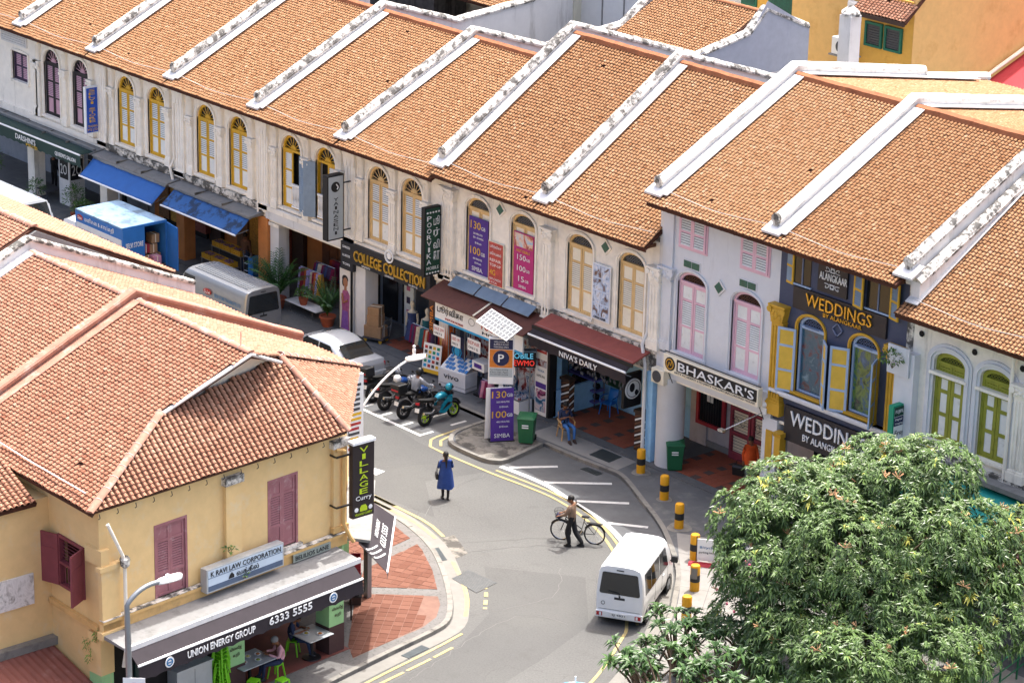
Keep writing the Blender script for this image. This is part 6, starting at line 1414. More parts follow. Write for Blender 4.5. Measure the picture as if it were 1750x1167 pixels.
    for s in (-1, 1):
        for x0, x1 in side_glass:
            z0, z1 = hb + .03, H - .24; m = MB(); sl_ = .1 if x1 > L * .2 else 0
            P = [(x0, s * (sidey(z0) + .012), z0), (x1, s * (sidey(z0) + .012), z0), (x1 - sl_ * 2.2, s * (sidey(z1) + .024), z1), (x0 + .02, s * (sidey(z1) + .024), z1)]
            a = m.pts(P); b = m.pts([(p[0], p[1] - s * .05, p[2]) for p in P]); m.face(a, a + 1, a + 2, a + 3); m.face(b + 3, b + 2, b + 1, b)
            for i in range(4): m.face(a + i, b + i, b + (i + 1) % 4, a + (i + 1) % 4)
            m.build('side_window', 'carglass', t, recalc=True)
        for x in (-L * .12, L * .1, L * .28):
            m = MB(); m.box(x - .004, x + .004, min(s * (w2 - .01), s * (w2 + .003)), max(s * (w2 - .01), s * (w2 + .003)), zb + .2, hb); m.build('door_seam', 'trim', t)
        m = MB(); m.cbox((L * .13, s * (w2 + .012), hb - .1), (.14, .02, .03)); m.build('door_handle', paint, t)
        for x in (wheelx or (-L * .31, L * .31)): wheel(t, x, s * (w2 - .1), wr); m = MB(); m.lathe([(wr * 1.1, -.01), (wr * 1.18, 0), (wr * 1.18, .012), (wr * 1.1, .012)], (x, s * (w2 - .005), wr), 18, ax='y', cap=False); m.build('wheel_arch', 'trim', t)
        m = MB(); m.cbox((xw + nose * .55, s * (w2 + .13), hb + .12), (.1, .2, .2)); m.tube([(xw + nose * .6, s * (w2 - .03), hb + .05), (xw + nose * .55, s * (w2 + .06), hb + .08)], .02, 5); m.build('mirror', 'trim', t, bevel=.02)
        MB().box(L / 2 - .1, L / 2 - .01, min(s * w2 * .55, s * w2 * .9), max(s * w2 * .55, s * w2 * .9), hb * .62, hb * .78).build('headlight', 'lamp_clear', t)
    # windscreen
    z0, z1 = hb + .08, H - .1; xa = lambda z: xw + (nose + .1) * min(1, ((H - z) / (H - hb - .02))) ** (1 / 1.05)
    m = MB(); P = []
    for z in (z0, (z0 + z1) / 2, z1): P.append([(xa(z) + .015, -sidey(z) * .84, z + .01), (xa(z) + .02, 0, z + .015), (xa(z) + .015, sidey(z) * .84, z + .01)])
    m.loft(P, closed=False); m.build('windscreen', 'carglass', t, recalc=True)
    m = MB()
    for k in range(roofribs):
        y = -w2 * .6 + w2 * 1.2 * k / (roofribs - 1); m.box(-L / 2 + .25, xw - .2, y - .02, y + .02, H - .03, H + .018)
    if roofribs: stuff(m.build('roof_ribs', paint, t))
    MB().box(-L / 2 + .2, L / 2 - .2, -w2 * .8, w2 * .8, .16, .26).build('underbody', 'black', t)
    return t, body, sidey
t, _, _ = van('small white van seen from behind, pulled up at the kerb', (45.33, -8.13, 0), R(121), 3.35, 1.46, 1.88, 'carwhite', nose=.5, wr=.27, side_glass=((-1.45, -.85), (-.8, .02), (.1, .95)), wheelx=(-1.1, 1.2))
t, _, sy = van('silver panel van with an oval red logo parked behind the sedan', (16.95, -2.95, 0), R(180), 4.75, 1.7, 1.98, 'carsilver', nose=.6, wr=.32, plate='plate_y', roofribs=9, side_glass=((.95, 1.85),))
m = MB(); m.ball((.05, .853, 1.4), (.27, .02, .12), 16, 8); o = m.build('oval_logo', M.setdefault('logored', mat('logo_red', 'a83228', .5)), t); text('Selvi', (.22, .868, 1.33), (-1, 0, 0), (0, 0, 1), .34, .13, 'white', o, ext=.004)
text('SELVI STORE TRADING PTE LTD', (-.4, .852, 1.3), (-1, 0, 0), (0, 0, 1), 1.7, .13, 'sblue', t, ext=.004); text('WHOLESALE RETAIL', (-.7, .856, 1.13), (-1, 0, 0), (0, 0, 1), 1.2, .08, 'sblue', t, ext=.004)
t, _, _ = van('grey roofed white van at the left edge facing the blue truck', (3.2, -4.2, 0), 0, 5.0, 1.65, 2.2, 'carsilver2', nose=.35, wr=.32, side_glass=((1.2, 2.0),), roofribs=3)
# --- box lorry with blue body and white cab (cab points along local +x)
t = lthing('box_truck', 'blue box lorry with white cab and its rear door open', 'truck', (9.2, -3.25, 0), R(180))
bx0, bx1, by, z0, z1 = -2.65, .75, 1.02, .85, 2.72
M['truckblue'] = mat('truck_blue', '2c6cb4', .5, var=.1, dirt=.15, dcol='1d4678'); M['truckroof'] = mat('truck_roof_worn', '8fb0cf', .6, var=.1, dirt=.6, dcol='5c6f82', dscale=1.4)
m = MB(); m.box(bx0, bx1, -by, by, z1 - .06, z1); m.build('box_roof', 'truckroof', t)
MB().box(bx0, bx1, by - .05, by, z0, z1 - .06).build('box_side', 'truckblue', t); MB().box(bx0, bx1, -by, -by + .05, z0, z1 - .06).build('box_side', 'truckblue', t); MB().box(bx1 - .05, bx1, -by + .05, by - .05, z0, z1 - .06).build('box_front', 'truckblue', t)
MB().box(bx0, bx1, -by + .05, by - .05, z0, z0 + .08).build('box_floor', 'dgrey', t)
MB().box(bx0 + .08, bx1 - .06, by, by + .012, z0 + .1, z1 - .5).build('white_panel', 'h8', t)
text('மளிகை & காய்கறி', (bx1 - .7, by + .016, z1 - .42), (-1, 0, 0), (0, 0, 1), 2.1, .26, 'white', t, ext=.004); m = MB(); m.ball((bx1 - .35, by + .01, z1 - .28), (.22, .012, .12), 14, 8); o = m.build('oval_logo', 'logored', t); text('Selvi', (bx1 - .22, by + .026, z1 - .35), (-1, 0, 0), (0, 0, 1), .28, .12, 'white', o, ext=.004)
for k, s_ in enumerate(('Vegetables', 'Spices Flour', 'Provisions', 'Rice & Dhal', 'Onions', 'Groceries')): text(s_, (bx1 - .25 - (k % 2) * 1.55, by + .018, z1 - .8 - .32 * (k // 2)), (-1, 0, 0), (0, 0, 1), .9, .12, 'sblue', t, ext=.003)
MB().box(bx0 - .03, bx0, .02, by, z0 + .02, z1 - .1).build('rear_door', 'truckblue', t); m = MB(Matrix.Translation((bx0, -by, 0)) @ Matrix.Rotation(R(-8), 4, 'Z')); m.box(-.95, 0, -.04, 0, z0 + .02, z1 - .1); m.build('rear_door', 'truckblue', t)
text('SELVI STORE', (bx0 - .034, by - .12, z1 - .85), (0, -1, 0), (0, 0, 1), .8, .2, 'white', t)
m = MB(); m.box(bx0 - .02, bx0 + .04, -by, by, z1 - .1, z1 - .0); m.box(bx0 - .02, bx0 + .04, -by, -by + .06, z0, z1 - .1); m.build('door_frame', 'truckblue', t)
for k, (y, z, c) in enumerate(((-.75, .95, 'box_brown'), (-.35, .95, 'box_brown'), (-.6, 1.35, 'box_brown'), (-.25, 1.4, 'winred'), (-.7, 1.75, 'box_brown'), (-.55, .95, 'fabric_pink'))):
    tb = lthing('carton', ('brown carton at the bottom right inside the blue lorry', 'brown carton at the bottom middle inside the blue lorry', 'brown carton in the second layer inside the blue lorry', 'red carton inside the blue lorry', 'brown carton on top of the pile inside the blue lorry', 'lilac carton at the tail of the blue lorry')[k], 'box', (9.2 - (bx0 + (.5 if k < 5 else .16)), -3.25 - y, z), 0, 'cartons in the lorry'); MB().box(-.2, .2, -.18, .18, 0, .36).build('carton_body', c, tb, bevel=.01); MB().box(-.201, .201, -.02, .02, .02, .365).build('tape', 'cream_s', tb)
half = [(0, .5), (.85, .5), (.92, .7), (.92, 1.2), (.86, 1.75), (.78, 2.02), (.5, 2.1), (0, 2.12)]
m = MB(); secs = []
for x, sc, top in ((.8, 1, 9), (1.3, 1, 9), (1.75, 1, 9), (2.0, .99, 1.95), (2.25, .97, 1.5), (2.4, .95, 1.25), (2.45, .9, 1.0)): secs.append(mirror_sec([(y * sc, min(z, top)) for y, z in half], x))
m.loft(secs); m.build('cab', 'carwhite', t, smooth=35, recalc=True)
for s in (-1, 1):
    m = MB(); P = [(1.2, s * .925, 1.25), (2.05, s * .915, 1.25), (1.85, s * .85, 1.8), (1.25, s * .86, 1.8)]; m.poly(P if s < 0 else P[::-1]); m.build('side_window', 'carglass', t)
    wheel(t, 1.75, s * .78, .34, .2); wheel(t, -1.3, s * .78, .34, .3)
    m = MB(); m.cbox((2.3, s * 1.08, 1.45), (.08, .16, .3)); m.build('mirror', 'trim', t)
m = MB(); m.box(bx0, 2.2, -.4, .4, .55, .84); m.box(bx0, bx0 + .1, -.9, .9, .5, .7); m.build('chassis', 'black', t)
m = MB(); m.box(bx0 - .02, bx0, -.85, -.55, .55, .68); m.box(bx0 - .02, bx0, .55, .85, .55, .68); m.build('tail_lights', 'lamp_red', t)
# --- silver sedan, tail towards the camera (+x world), so heading 180 degrees
t = lthing('sedan_car', 'silver sedan parked with its boot towards the motorcycles', 'car', (23.55, -2.98, 0), R(180))
half = [(0, .22), (.7, .22), (.82, .32), (.86, .55), (.86, .75), (.8, .92), (.6, .97), (0, .99)]
m = MB(); secs = []
for x, sc, top in ((-2.2, .86, .78), (-2.14, .94, .93), (-1.9, .98, 1.01), (-1.4, 1, 1.02), (-.5, 1, .97), (.6, 1, .96), (1.2, 1, .93), (1.7, .98, .85), (2.05, .93, .72), (2.2, .82, .6)):
    secs.append(mirror_sec([(y * sc, min(z, top) + (0 if z > .3 else (.06 if abs(x) > 2 else 0))) for y, z in half], x))
m.loft(secs); m.build('body', 'carsilver2', t, smooth=35, recalc=True)
m = MB(); secs = []
for zz, x0, x1, w_ in ((.93, -1.72, 1.35, .83), (1.1, -1.5, 1.02, .79), (1.28, -1.2, .62, .73), (1.4, -.88, .3, .66), (1.45, -.62, .1, .58), (1.465, -.4, -.1, .42)):
    ring = []
    for k in range(24):
        a = 2 * math.pi * k / 24; ca, sa = math.cos(a), math.sin(a); e = .45; ring.append(((x0 + x1) / 2 + (x1 - x0) / 2 * math.copysign(abs(ca) ** e, ca), w_ * math.copysign(abs(sa) ** e, sa), zz))
    secs.append(ring)
m.loft(secs); m.build('cabin', 'carsilver2', t, smooth=40, recalc=True)
def gl(name, P): m = MB(); m.poly(P); m.poly([tuple(Vector(p) - Vector((0, 0, .004))) for p in P[::-1]]); return m.build(name, 'carglass', t)
gl('rear_window', [(-1.735, .62, .985), (-1.735, -.62, .985), (-1.17, -.56, 1.36), (-1.17, .56, 1.36)]); gl('windscreen', [(1.33, -.64, 1.0), (1.33, .64, 1.0), (.62, .58, 1.36), (.62, -.58, 1.36)])
for s in (-1, 1):
    for x0, x1, d0, d1 in ((-1.35, -.32, .42, .0), (-.26, .95, .0, .48)): gl('side_window', [(x0, s * .838, .98), (x1, s * .838, .98), (x1 - d1, s * .735, 1.33), (x0 + d0, s * .735, 1.33)] if s > 0 else [(x0, s * .838, .98), (x0 + d0, s * .735, 1.33), (x1 - d1, s * .735, 1.33), (x1, s * .838, .98)])
    for x in (-1.32, 1.32): wheel(t, x, s * .76, .3, .19, spokes=8); m = MB(); m.lathe([(.33, -.01), (.35, 0), (.35, .01), (.33, .01)], (x, s * .862, .3), 18, ax='y', cap=False); m.build('wheel_arch', 'trim', t)
    m = MB(); m.cbox((-2.13, s * .68, .72), (.12, .26, .16)); m.build('tail_light', 'lamp_red', t, bevel=.03); MB().cbox((2.1, s * .66, .62), (.14, .26, .13)).build('headlight', 'lamp_clear', t, bevel=.03)
    m = MB(); m.cbox((.85, s * .93, 1.0), (.12, .16, .12)); m.build('mirror', 'carsilver2', t, bevel=.03)
    m = MB(); m.box(-.3, -.29, min(s * .855, s * .864), max(s * .855, s * .864), .35, .93); m.build('door_seam', 'trim', t)
MB().box(-2.25, -2.1, -.8, .8, .3, .52).build('rear_bumper', 'carsilver2', t, bevel=.04); o = MB().box(-2.215, -2.19, -.26, .26, .6, .72).build('number_plate', 'black_s', t); text('SLP 70', (-2.217, .2, .63), (0, -1, 0), (0, 0, 1), .4, .06, 'white', o, ext=.003)
MB().box(-2.05, 2.0, -.74, .74, .16, .26).build('underbody', 'black', t)
# --- motorcycles (x forward)
def motorcycle(label, loc, rz, body, accent, rimc, sport=True, box=False, group='motorcycles parked in the bays', lean=-8):
    t = lthing('motorcycle', label, 'motorcycle', loc, rz, group); t.rotation_euler = (R(lean), 0, rz); r = .3
    for x, w_ in ((-.68, .15), (.68, .11)):
        m = MB(); ring = [(x + (r - .05) * math.cos(q), 0, r + (r - .05) * math.sin(q)) for q in [k * math.pi / 12 for k in range(24)]]; m.tube(ring, w_ * .45, 8, closed=True); o = m.build('wheel', 'rubber', t, smooth=50)
        m = MB(); ring = [(x + (r - .1) * math.cos(q), 0, r + (r - .1) * math.sin(q)) for q in [k * math.pi / 12 for k in range(24)]]; m.tube(ring, .022, 6, closed=True)
        for k in range(6): a = k * math.pi / 3; m.tube([(x, 0, r), (x + (r - .1) * math.cos(a), 0, r + (r - .1) * math.sin(a))], .014, 5)
        m.lathe([(.05, -.05), (.05, .05)], (x, 0, r), 10, ax='y'); m.build('rim', rimc, o); m = MB(); m.lathe([(.07, .03), (.12, .03), (.12, .036)], (x, 0, r), 14, ax='y', cap=False); m.build('brake_disc', 'chrome', o)
        m = MB(); m.tube([(x + (r + .05) * math.cos(q), 0, r + (r + .05) * math.sin(q)) for q in [R(20 + 14 * k) for k in range(10)]], .045, 6); m.build('mudguard', accent, t)
    m = MB(); m.tube([(.68, .08, r), (.45, .08, .85)], .025, 6); m.tube([(.68, -.08, r), (.45, -.08, .85)], .025, 6); m.build('fork', 'chrome', t)
    m = MB(); m.tube([(-.68, .1, r), (-.15, .1, .38), (.25, .1, .45)], .03, 6); m.tube([(-.68, -.1, r), (-.15, -.1, .38), (.25, -.1, .45)], .03, 6); m.tube([(.42, 0, .85), (.1, 0, .8), (-.5, 0, .8), (-.85, 0, .9)], .035, 6); m.build('frame', 'black', t)
    m = MB(); m.cbox((.05, 0, .42), (.4, .28, .3)); m.cbox((.12, 0, .62), (.2, .2, .2)); m.lathe([(.1, -.17), (.1, .17)], (-.05, 0, .4), 12, ax='y'); m.build('engine', 'dgrey', t, bevel=.03)
    secs = [[(x, w_ * math.cos(q), zc + hh * math.sin(q)) for q in [k * math.pi / 6 for k in range(12)]] for x, w_, zc, hh in ((.42, .06, .86, .05), (.36, .13, .87, .1), (.2, .16, .9, .13), (.02, .14, .88, .11), (-.1, .08, .84, .06))]
    m = MB(); m.loft(secs); m.build('fuel_tank', body, t, smooth=50, recalc=True)
    secs = [[(x, w_ * math.cos(q), zc + hh * math.sin(q)) for q in [k * math.pi / 6 for k in range(12)]] for x, w_, zc, hh in ((-.05, .08, .82, .04), (-.15, .14, .83, .06), (-.5, .13, .88, .06), (-.8, .1, .95, .05), (-.92, .05, .98, .03))]
    m = MB(); m.loft(secs); m.build('seat', 'rubber', t, smooth=50, recalc=True)
    m = MB(); m.tube([(-.3, -.12, .5), (-.5, -.15, .42), (-.85, -.17, .5)], [.03, .045, .055], 8); m.build('exhaust', 'chrome', t, smooth=50)
    m = MB(); m.tube([(.34, .34, .98), (.42, .15, 1.02), (.45, 0, .98), (.42, -.15, 1.02), (.34, -.34, .98)], .016, 6); m.build('handlebar', 'black', t)
    for s in (-1, 1): m = MB(); m.tube([(.42, s * .2, 1.0), (.44, s * .3, 1.17)], .008, 5); m.ball((.44, s * .32, 1.19), (.015, .07, .045), 8, 6); m.build('mirror', 'black', t)
    if sport:
        for s in (-1, 1):
            m = MB(); P = [(.62, s * .06, .98), (.55, s * .17, .8), (.45, s * .2, .5), (.1, s * .2, .3), (-.15, s * .19, .38), (.0, s * .2, .62), (.3, s * .18, .82)]; m.poly(P); m.poly([(p[0], p[1] - s * .02, p[2]) for p in P[::-1]]); m.build('fairing', body, t, recalc=True)
            m = MB(); P = [(.5, s * .205, .62), (.3, s * .215, .55), (-.05, s * .21, .42), (.25, s * .22, .66)]; m.poly(P); m.build('fairing_flash', accent, t)
        secs = [[(x, w_ * math.cos(q), zc + hh * math.sin(q)) for q in [k * math.pi / 6 for k in range(12)]] for x, w_, zc, hh in ((.44, .15, .9, .12), (.58, .13, .9, .12), (.7, .08, .87, .07), (.75, .02, .85, .02))]
        m = MB(); m.loft(secs); m.build('nose_cowl', accent, t, smooth=50, recalc=True); m = MB(); m.poly([(.5, -.12, 1.0), (.5, .12, 1.0), (.42, .1, 1.16), (.42, -.1, 1.16)]); m.build('windshield', 'carglass', t)
    else:
        m = MB(); m.lathe([(.01, .1), (.1, .1), (.11, 0), (.06, -.08)], (.55, 0, .88), 12, ax='x'); m.build('headlamp', 'lamp_clear', t)
    m = MB(); m.cbox((-.95, 0, .84), (.04, .16, .08)); m.build('tail_lamp', 'lamp_red', t); m = MB(Matrix.Translation((-1.0, 0, .62)) @ Matrix.Rotation(R(18), 4, 'Y')); m.box(-.01, .01, -.1, .1, -.07, .07); o = m.build('number_plate', 'plate_w', t)
    m = MB(); m.tube([(-.8, 0, .85), (-1.0, 0, .62)], .02, 5); m.tube([(-.05, .12, .3), (-.2, .3, .02)], .014, 5); m.build('stand_and_bracket', 'black', t)
    if box: o = MB().cbox((-.85, 0, 1.15), (.42, .44, .34)).build('top_box', 'black', t, bevel=.04); MB().box(-1.065, -1.06, -.18, .18, 1.08, 1.14).build('reflector', 'lamp_red', o)
    return t
M['teal'] = mat('paint_teal', '1e8fa6', .25, metal=.3, var=.1, coat=.6); M['limeg'] = mat('paint_lime', '9fc41e', .4, var=.1); M['bluebike'] = mat('paint_bike_blue', '1f4f96', .3, var=.1, coat=.5)
motorcycle('teal sports motorcycle with lime green wheel rims', (30.03, -3.15, 0), R(94), 'teal', 'black', 'limeg')
motorcycle('black motorcycle with top box carrying the helmeted rider', (29.05, -3.3, 0), R(92), 'bluebike', 'black', 'black', sport=False, box=True, lean=-3)
motorcycle('black motorcycle with a white helmet on its seat, beside the rider', (28.0, -3.3, 0), R(92), 'bluebike', 'black', 'black', sport=False)
motorcycle('motorcycle with a red and yellow tail box nearest the sedan', (27.1, -3.15, 0), R(93), 'black', 'black', 'black', sport=False, box=True)
for lab, c, loc in (('teal full-face helmet hung on the sports motorcycle', 'teal', (30.0, -2.72, 1.05)), ('white helmet resting on the seat of the black motorcycle', 'white', (28.03, -3.45, .93))):
    t = lthing('helmet', lab, 'helmet', loc, R(80)); m = MB(); m.ball((0, 0, .13), (.15, .13, .14), 14, 10); m.build('shell', c, t, smooth=60); m = MB(); m.ball((.05, 0, .12), (.115, .115, .06), 12, 8); m.build('visor', 'carglass', t, smooth=60)
# --- bicycle
t = lthing('bicycle', 'black bicycle with a wire front basket, pushed by the man', 'bicycle', (40.82, -6.38, 0), R(212)); r = .33
for x in (-.55, .55):
    m = MB(); m.tube([(x + r * math.cos(q), 0, r + r * math.sin(q)) for q in [k * math.pi / 14 for k in range(28)]], .02, 6, closed=True); o = m.build('wheel', 'rubber', t)
    m = MB(); m.tube([(x + (r - .03) * math.cos(q), 0, r + (r - .03) * math.sin(q)) for q in [k * math.pi / 14 for k in range(28)]], .01, 5, closed=True)
    for k in range(14): a = k * math.pi / 7; m.tube([(x, .02 * (-1) ** k, r), (x + (r - .03) * math.cos(a), 0, r + (r - .03) * math.sin(a))], .0025, 3)
    m.build('rim_and_spokes', 'chrome', o); m = MB(); m.tube([(x + (r + .03) * math.cos(q), 0, r + (r + .03) * math.sin(q)) for q in [R(30 + 13 * k) for k in range(11)]], .02, 5); m.build('mudguard', 'black', t)
m = MB(); m.tube([(.55, 0, r), (.4, 0, .72), (.37, 0, .95)], .016, 6); m.tube([(.4, 0, .72), (-.1, 0, .3), (-.22, 0, .82)], .017, 6); m.tube([(.39, 0, .8), (-.14, 0, .45)], .015, 6); m.tube([(-.55, 0, r), (-.1, 0, .3)], .013, 5); m.tube([(-.55, 0, r), (-.2, 0, .7)], .012, 5); m.build('frame', 'black', t)
m = MB(); m.tube([(.2, .28, 1.0), (.35, .22, 1.02), (.38, 0, .97), (.35, -.22, 1.02), (.2, -.28, 1.0)], .012, 6); m.build('handlebar', 'chrome', t); m = MB(); m.ball((-.24, 0, .88), (.14, .08, .04), 10, 6); m.build('saddle', 'rubber', t)
m = MB()
for z, w_, d in ((.72, .12, .1), (.82, .15, .12), (.92, .17, .14), (1.0, .18, .15)): m.tube([(.62 + d * math.cos(q), w_ * math.sin(q), z) for q in [k * math.pi / 8 for k in range(16)]], .006, 4, closed=True)
for k in range(16): q = k * math.pi / 8; m.tube([(.62 + .1 * math.cos(q), .12 * math.sin(q), .72), (.62 + .15 * math.cos(q), .18 * math.sin(q), 1.0)], .004, 3)
m.build('basket', 'black', t); m = MB(); m.ball((.62, 0, .8), (.1, .12, .1), 8, 6); m.build('bag', 'navy_s', t); m = MB(); m.box(-.8, -.3, -.06, .06, .69, .705); m.tube([(-.55, .05, r), (-.7, .05, .69)], .008, 4); m.build('rear_rack', 'black', t); m = MB(); m.lathe([(.09, -.005), (.09, .005)], (-.1, -.05, .3), 14, ax='y'); m.tube([(-.1, -.08, .3), (-.02, -.08, .16)], .012, 5); m.tube([(-.1, .08, .3), (-.18, .08, .44)], .012, 5); m.cbox((-.02, -.12, .16), (.08, .08, .02)); m.build('crank', 'chrome', t)
# ------------------------------------------------------------------ street furniture and small things
M['boll_y'] = mat('bollard_yellow', 'd69a17', .5, var=.12, dirt=.3, dcol='a5761a', dscale=7); M['boll_k'] = mat('bollard_black', '232426', .5, var=.2)
M['bin_g'] = mat('bin_green', '1f5f3c', .5, var=.1); M['plastic_tan'] = mat('plastic_tan', 'c79a63', .45, var=.08); M['plastic_blue'] = mat('plastic_blue', '1f6fc0', .35, var=.06); M['plastic_lime'] = mat('plastic_lime', '76c41e', .4, var=.08)
BL = ('yellow and black bollard beside the sky blue pier', 'second yellow bollard, next to the white paint chip', 'yellow bollard on a pale square footing', 'yellow bollard in front of the small notice board', 'yellow bollard with a big peeled grey patch', 'yellow bollard half hidden by frangipani leaves')
for k, (x, y) in enumerate(((37.98, -1.03), (40.14, -2.01), (42.14, -3.26), (44.21, -4.58), (45.89, -6.2), (47.35, -7.95))):
    t = lthing('bollard', BL[k], 'bollard', (x, y, .115), 0, 'yellow and black bollards'); r = .148
    m = MB(); m.lathe([(r, 0), (r, .3)], n=18); m.build('lower_sleeve', 'boll_y', t, smooth=40); m = MB(); m.lathe([(r + .003, .3), (r + .003, .52)], n=18); m.build('band', 'boll_k', t, smooth=40); m = MB(); m.lathe([(r, .52), (r, .78), (r * .85, .82), (.02, .835)], n=18); m.build('upper_sleeve', 'boll_y', t, smooth=40)
    if k == 4: m = MB(); m.lathe([(r + .006, .42), (r + .006, .76)], n=18, cap=False); m.f = [f for i, f in enumerate(m.f) if (i % 18) in (13, 14, 15, 16)]; m.mi = m.mi[:len(m.f)]; m.build('peeled_patch', 'conc', t)
def bin_(lab, loc, rz):
    t = lthing('wheelie_bin', lab, 'bin', loc, rz, 'green wheelie bins'); m = MB(); m.loft([[(-.24, -.26, .05), (.24, -.26, .05), (.24, .22, .05), (-.24, .22, .05)], [(-.29, -.33, .92), (.29, -.33, .92), (.29, .3, .92), (-.29, .3, .92)]]); m.build('body', 'bin_g', t, bevel=.025)
    m = MB(); m.loft([[(-.31, -.36, .92), (.31, -.36, .92), (.31, .33, .92), (-.31, .33, .92)], [(-.31, -.36, .96), (.31, -.36, .96), (.31, .33, .98), (-.31, .33, .98)], [(-.2, -.2, 1.0), (.2, -.2, 1.0), (.2, .2, 1.01), (-.2, .2, 1.01)]]); m.build('lid', 'bin_g', t, bevel=.015)
    for s in (-1, 1): m = MB(); m.lathe([(.02, -.03), (.1, -.03), (.1, .03), (.02, .03)], (s * .25, .3, .1), 14, ax='x'); m.build('wheel', 'rubber', t)
    m = MB(); m.tube([(-.25, .36, .9), (.25, .36, .9)], .02, 6); m.build('handle', 'bin_g', t); 
    for z in (.62, .7): MB().box(-.12, .1, -.345, -.325, z, z + .035).build('printed_mark', 'white', t)
bin_('green wheelie bin on the mossy kerb island', (33.6, -2.25, .12), R(40)); bin_('green wheelie bin against the round grey pier', (38.45, .05, .12), R(50))
# parking sign with solar roof
t = lthing('parking_sign', 'white framed parking sign with a solar panel roof', 'sign', (32.62, -2.62, -.02), R(46))
MB().box(-.07, .07, -.03, .11, 0, 2.0).build('post', 'white', t); MB().box(-.43, .43, -.08, .08, 2.05, 3.72).build('frame', 'white', t, bevel=.02)
MB().box(-.39, .39, -.09, -.08, 3.32, 3.66).build('panel', 'navy_s', t); MB().box(-.39, .39, -.09, -.08, 2.66, 3.3).build('panel', 'orange_s', t); MB().box(-.39, .39, -.09, -.08, 2.32, 2.64).build('panel', 'greyface', t)
m = MB(); m.lathe([(.01, 0), (.27, 0), (.27, -.008)], (0, -.09, 3.0), 24, ax='y'); o = m.build('disc', 'navy_s', t); m = MB(); m.lathe([(.25, 0), (.28, 0), (.28, -.014)], (0, -.09, 3.0), 24, ax='y', cap=False); m.build('ring', 'white', o); text('P', (-.1, -.1, 2.86), (1, 0, 0), (0, 0, 1), .2, .28, 'white', o, off=.01)
for k, s_ in enumerate(('WELCOME TO', 'BUFFALO ROAD', 'PARKING AREA')): text(s_, (-.25, -.092, 3.55 - k * .09), (1, 0, 0), (0, 0, 1), .5, .055, 'white', t, ext=.003)
for k, s_ in enumerate(('Pay & Display Parking', 'Mon-Sat 7am', 'No overnight parking')): text(s_, (-.36, -.092, 2.55 - k * .08), (1, 0, 0), (0, 0, 1), .6, .05, 'black_s', t, ext=.003)
t2 = thing('solar_panel', 'solar panel of small squares above the parking sign', 'solar panel', (33.0, -2.95, 3.85)); A = Vector((31.6, -2.92, 4.05)); LU = Vector((1.6, 0, -.25)); LV = Vector((.0, .7, .31)); n_ = LU.cross(LV).normalized()
def sp(u, v, d=0): return tuple(A + LU * u + LV * v + n_ * d)
m = MB(); a = m.pts([sp(0, 0), sp(1, 0), sp(1, 1), sp(0, 1), sp(0, 0, -.04), sp(1, 0, -.04), sp(1, 1, -.04), sp(0, 1, -.04)])
for q in ((3, 2, 1, 0), (4, 5, 6, 7), (0, 1, 5, 4), (1, 2, 6, 5), (2, 3, 7, 6), (3, 0, 4, 7)): m.face(*[a + i for i in q])
m.build('frame', 'white', t2, recalc=True)
for i in range(10):
    for j in range(4): m = MB(); u0, v0 = .02 + i * .097, .03 + j * .236; m.poly([sp(u0, v0, .004), sp(u0 + .085, v0, .004), sp(u0 + .085, v0 + .21, .004), sp(u0, v0 + .21, .004)]); m.build('cell', M.setdefault('cell', mat('solar_cell', '6b6e70', .4, var=.15)), t2)
MB().tube([(32.62, -2.57, 3.65), (32.62, -2.57, 4.15)], .03, 6).build('stem', 'white', t2)
# purple A-frame banner in front
t = lthing('banner_stand', 'purple data-plan banner stand on the kerb island', 'banner', (33.02, -2.86, .115), R(62)); m = MB(Matrix.Rotation(R(-4), 4, 'X')); m.box(-.4, .4, -.03, 0, .03, 1.88); m.build('front_sheet', 'purple_s', t); m = MB(Matrix.Translation((-.1, .28, 0)) @ Matrix.Rotation(R(4), 4, 'X')); m.box(-.44, .44, 0, .03, .03, 1.9); m.build('back_sheet', 'white', t)
for s_, u, v, w_, hh, c in (('130', -.36, 1.55, .5, .25, 'yellow_s'), ('GB', .16, 1.58, .2, .12, 'white'), ('500 MINUTES', -.2, 1.38, .45, .06, 'white'), ('$18/mth', -.1, 1.2, .3, .07, 'white'), ('100', -.36, .85, .5, .25, 'yellow_s'), ('GB', .16, .88, .2, .12, 'white'), ('400 MINUTES', -.2, .68, .45, .06, 'white'), ('$10/mth', -.1, .5, .3, .07, 'white'), ('SIMBA', -.28, .15, .55, .15, 'white')): text(s_, (u, -.035 - .002 + .07 * v, v), (1, 0, 0), (0, -.07, 1), w_, hh, c, t, ext=.006)
m = MB(); m.box(-.44, .44, -.05, .35, 0, .03); m.build('feet', 'black', t)
# chairs
def chair(lab, loc, rz, mt):
    t = lthing('plastic_chair', lab, 'chair', loc, rz)
    m = MB(); m.box(-.21, .22, -.22, .22, .4, .43); m.build('seat', mt, t, bevel=.02)
    secs = [[(-.2 - .1 * f + .03 * math.cos(q), .21 * math.sin(q) * (1 - .1 * f), .42 + .45 * f) for q in [R(-90 + 15 * k) for k in range(13)]] for f in (0, .35, .7, 1)]
    m = MB(); m.loft(secs, closed=False); o = m.build('backrest', mt, t, smooth=50); s_ = o.modifiers.new('t', 'SOLIDIFY'); s_.thickness = .02
    for sx, sy in ((1, 1), (1, -1), (-1, 1), (-1, -1)): m = MB(); m.tube([(sx * .19, sy * .19, .41), (sx * .25, sy * .24, 0)], [.028, .02], 6); m.build('leg', mt, t)
    for s in (-1, 1): m = MB(); m.tube([(-.24, s * .22, .64), (0, s * .26, .65), (.2, s * .25, .62), (.21, s * .22, .42)], .022, 6); m.build('armrest', mt, t)
    return t
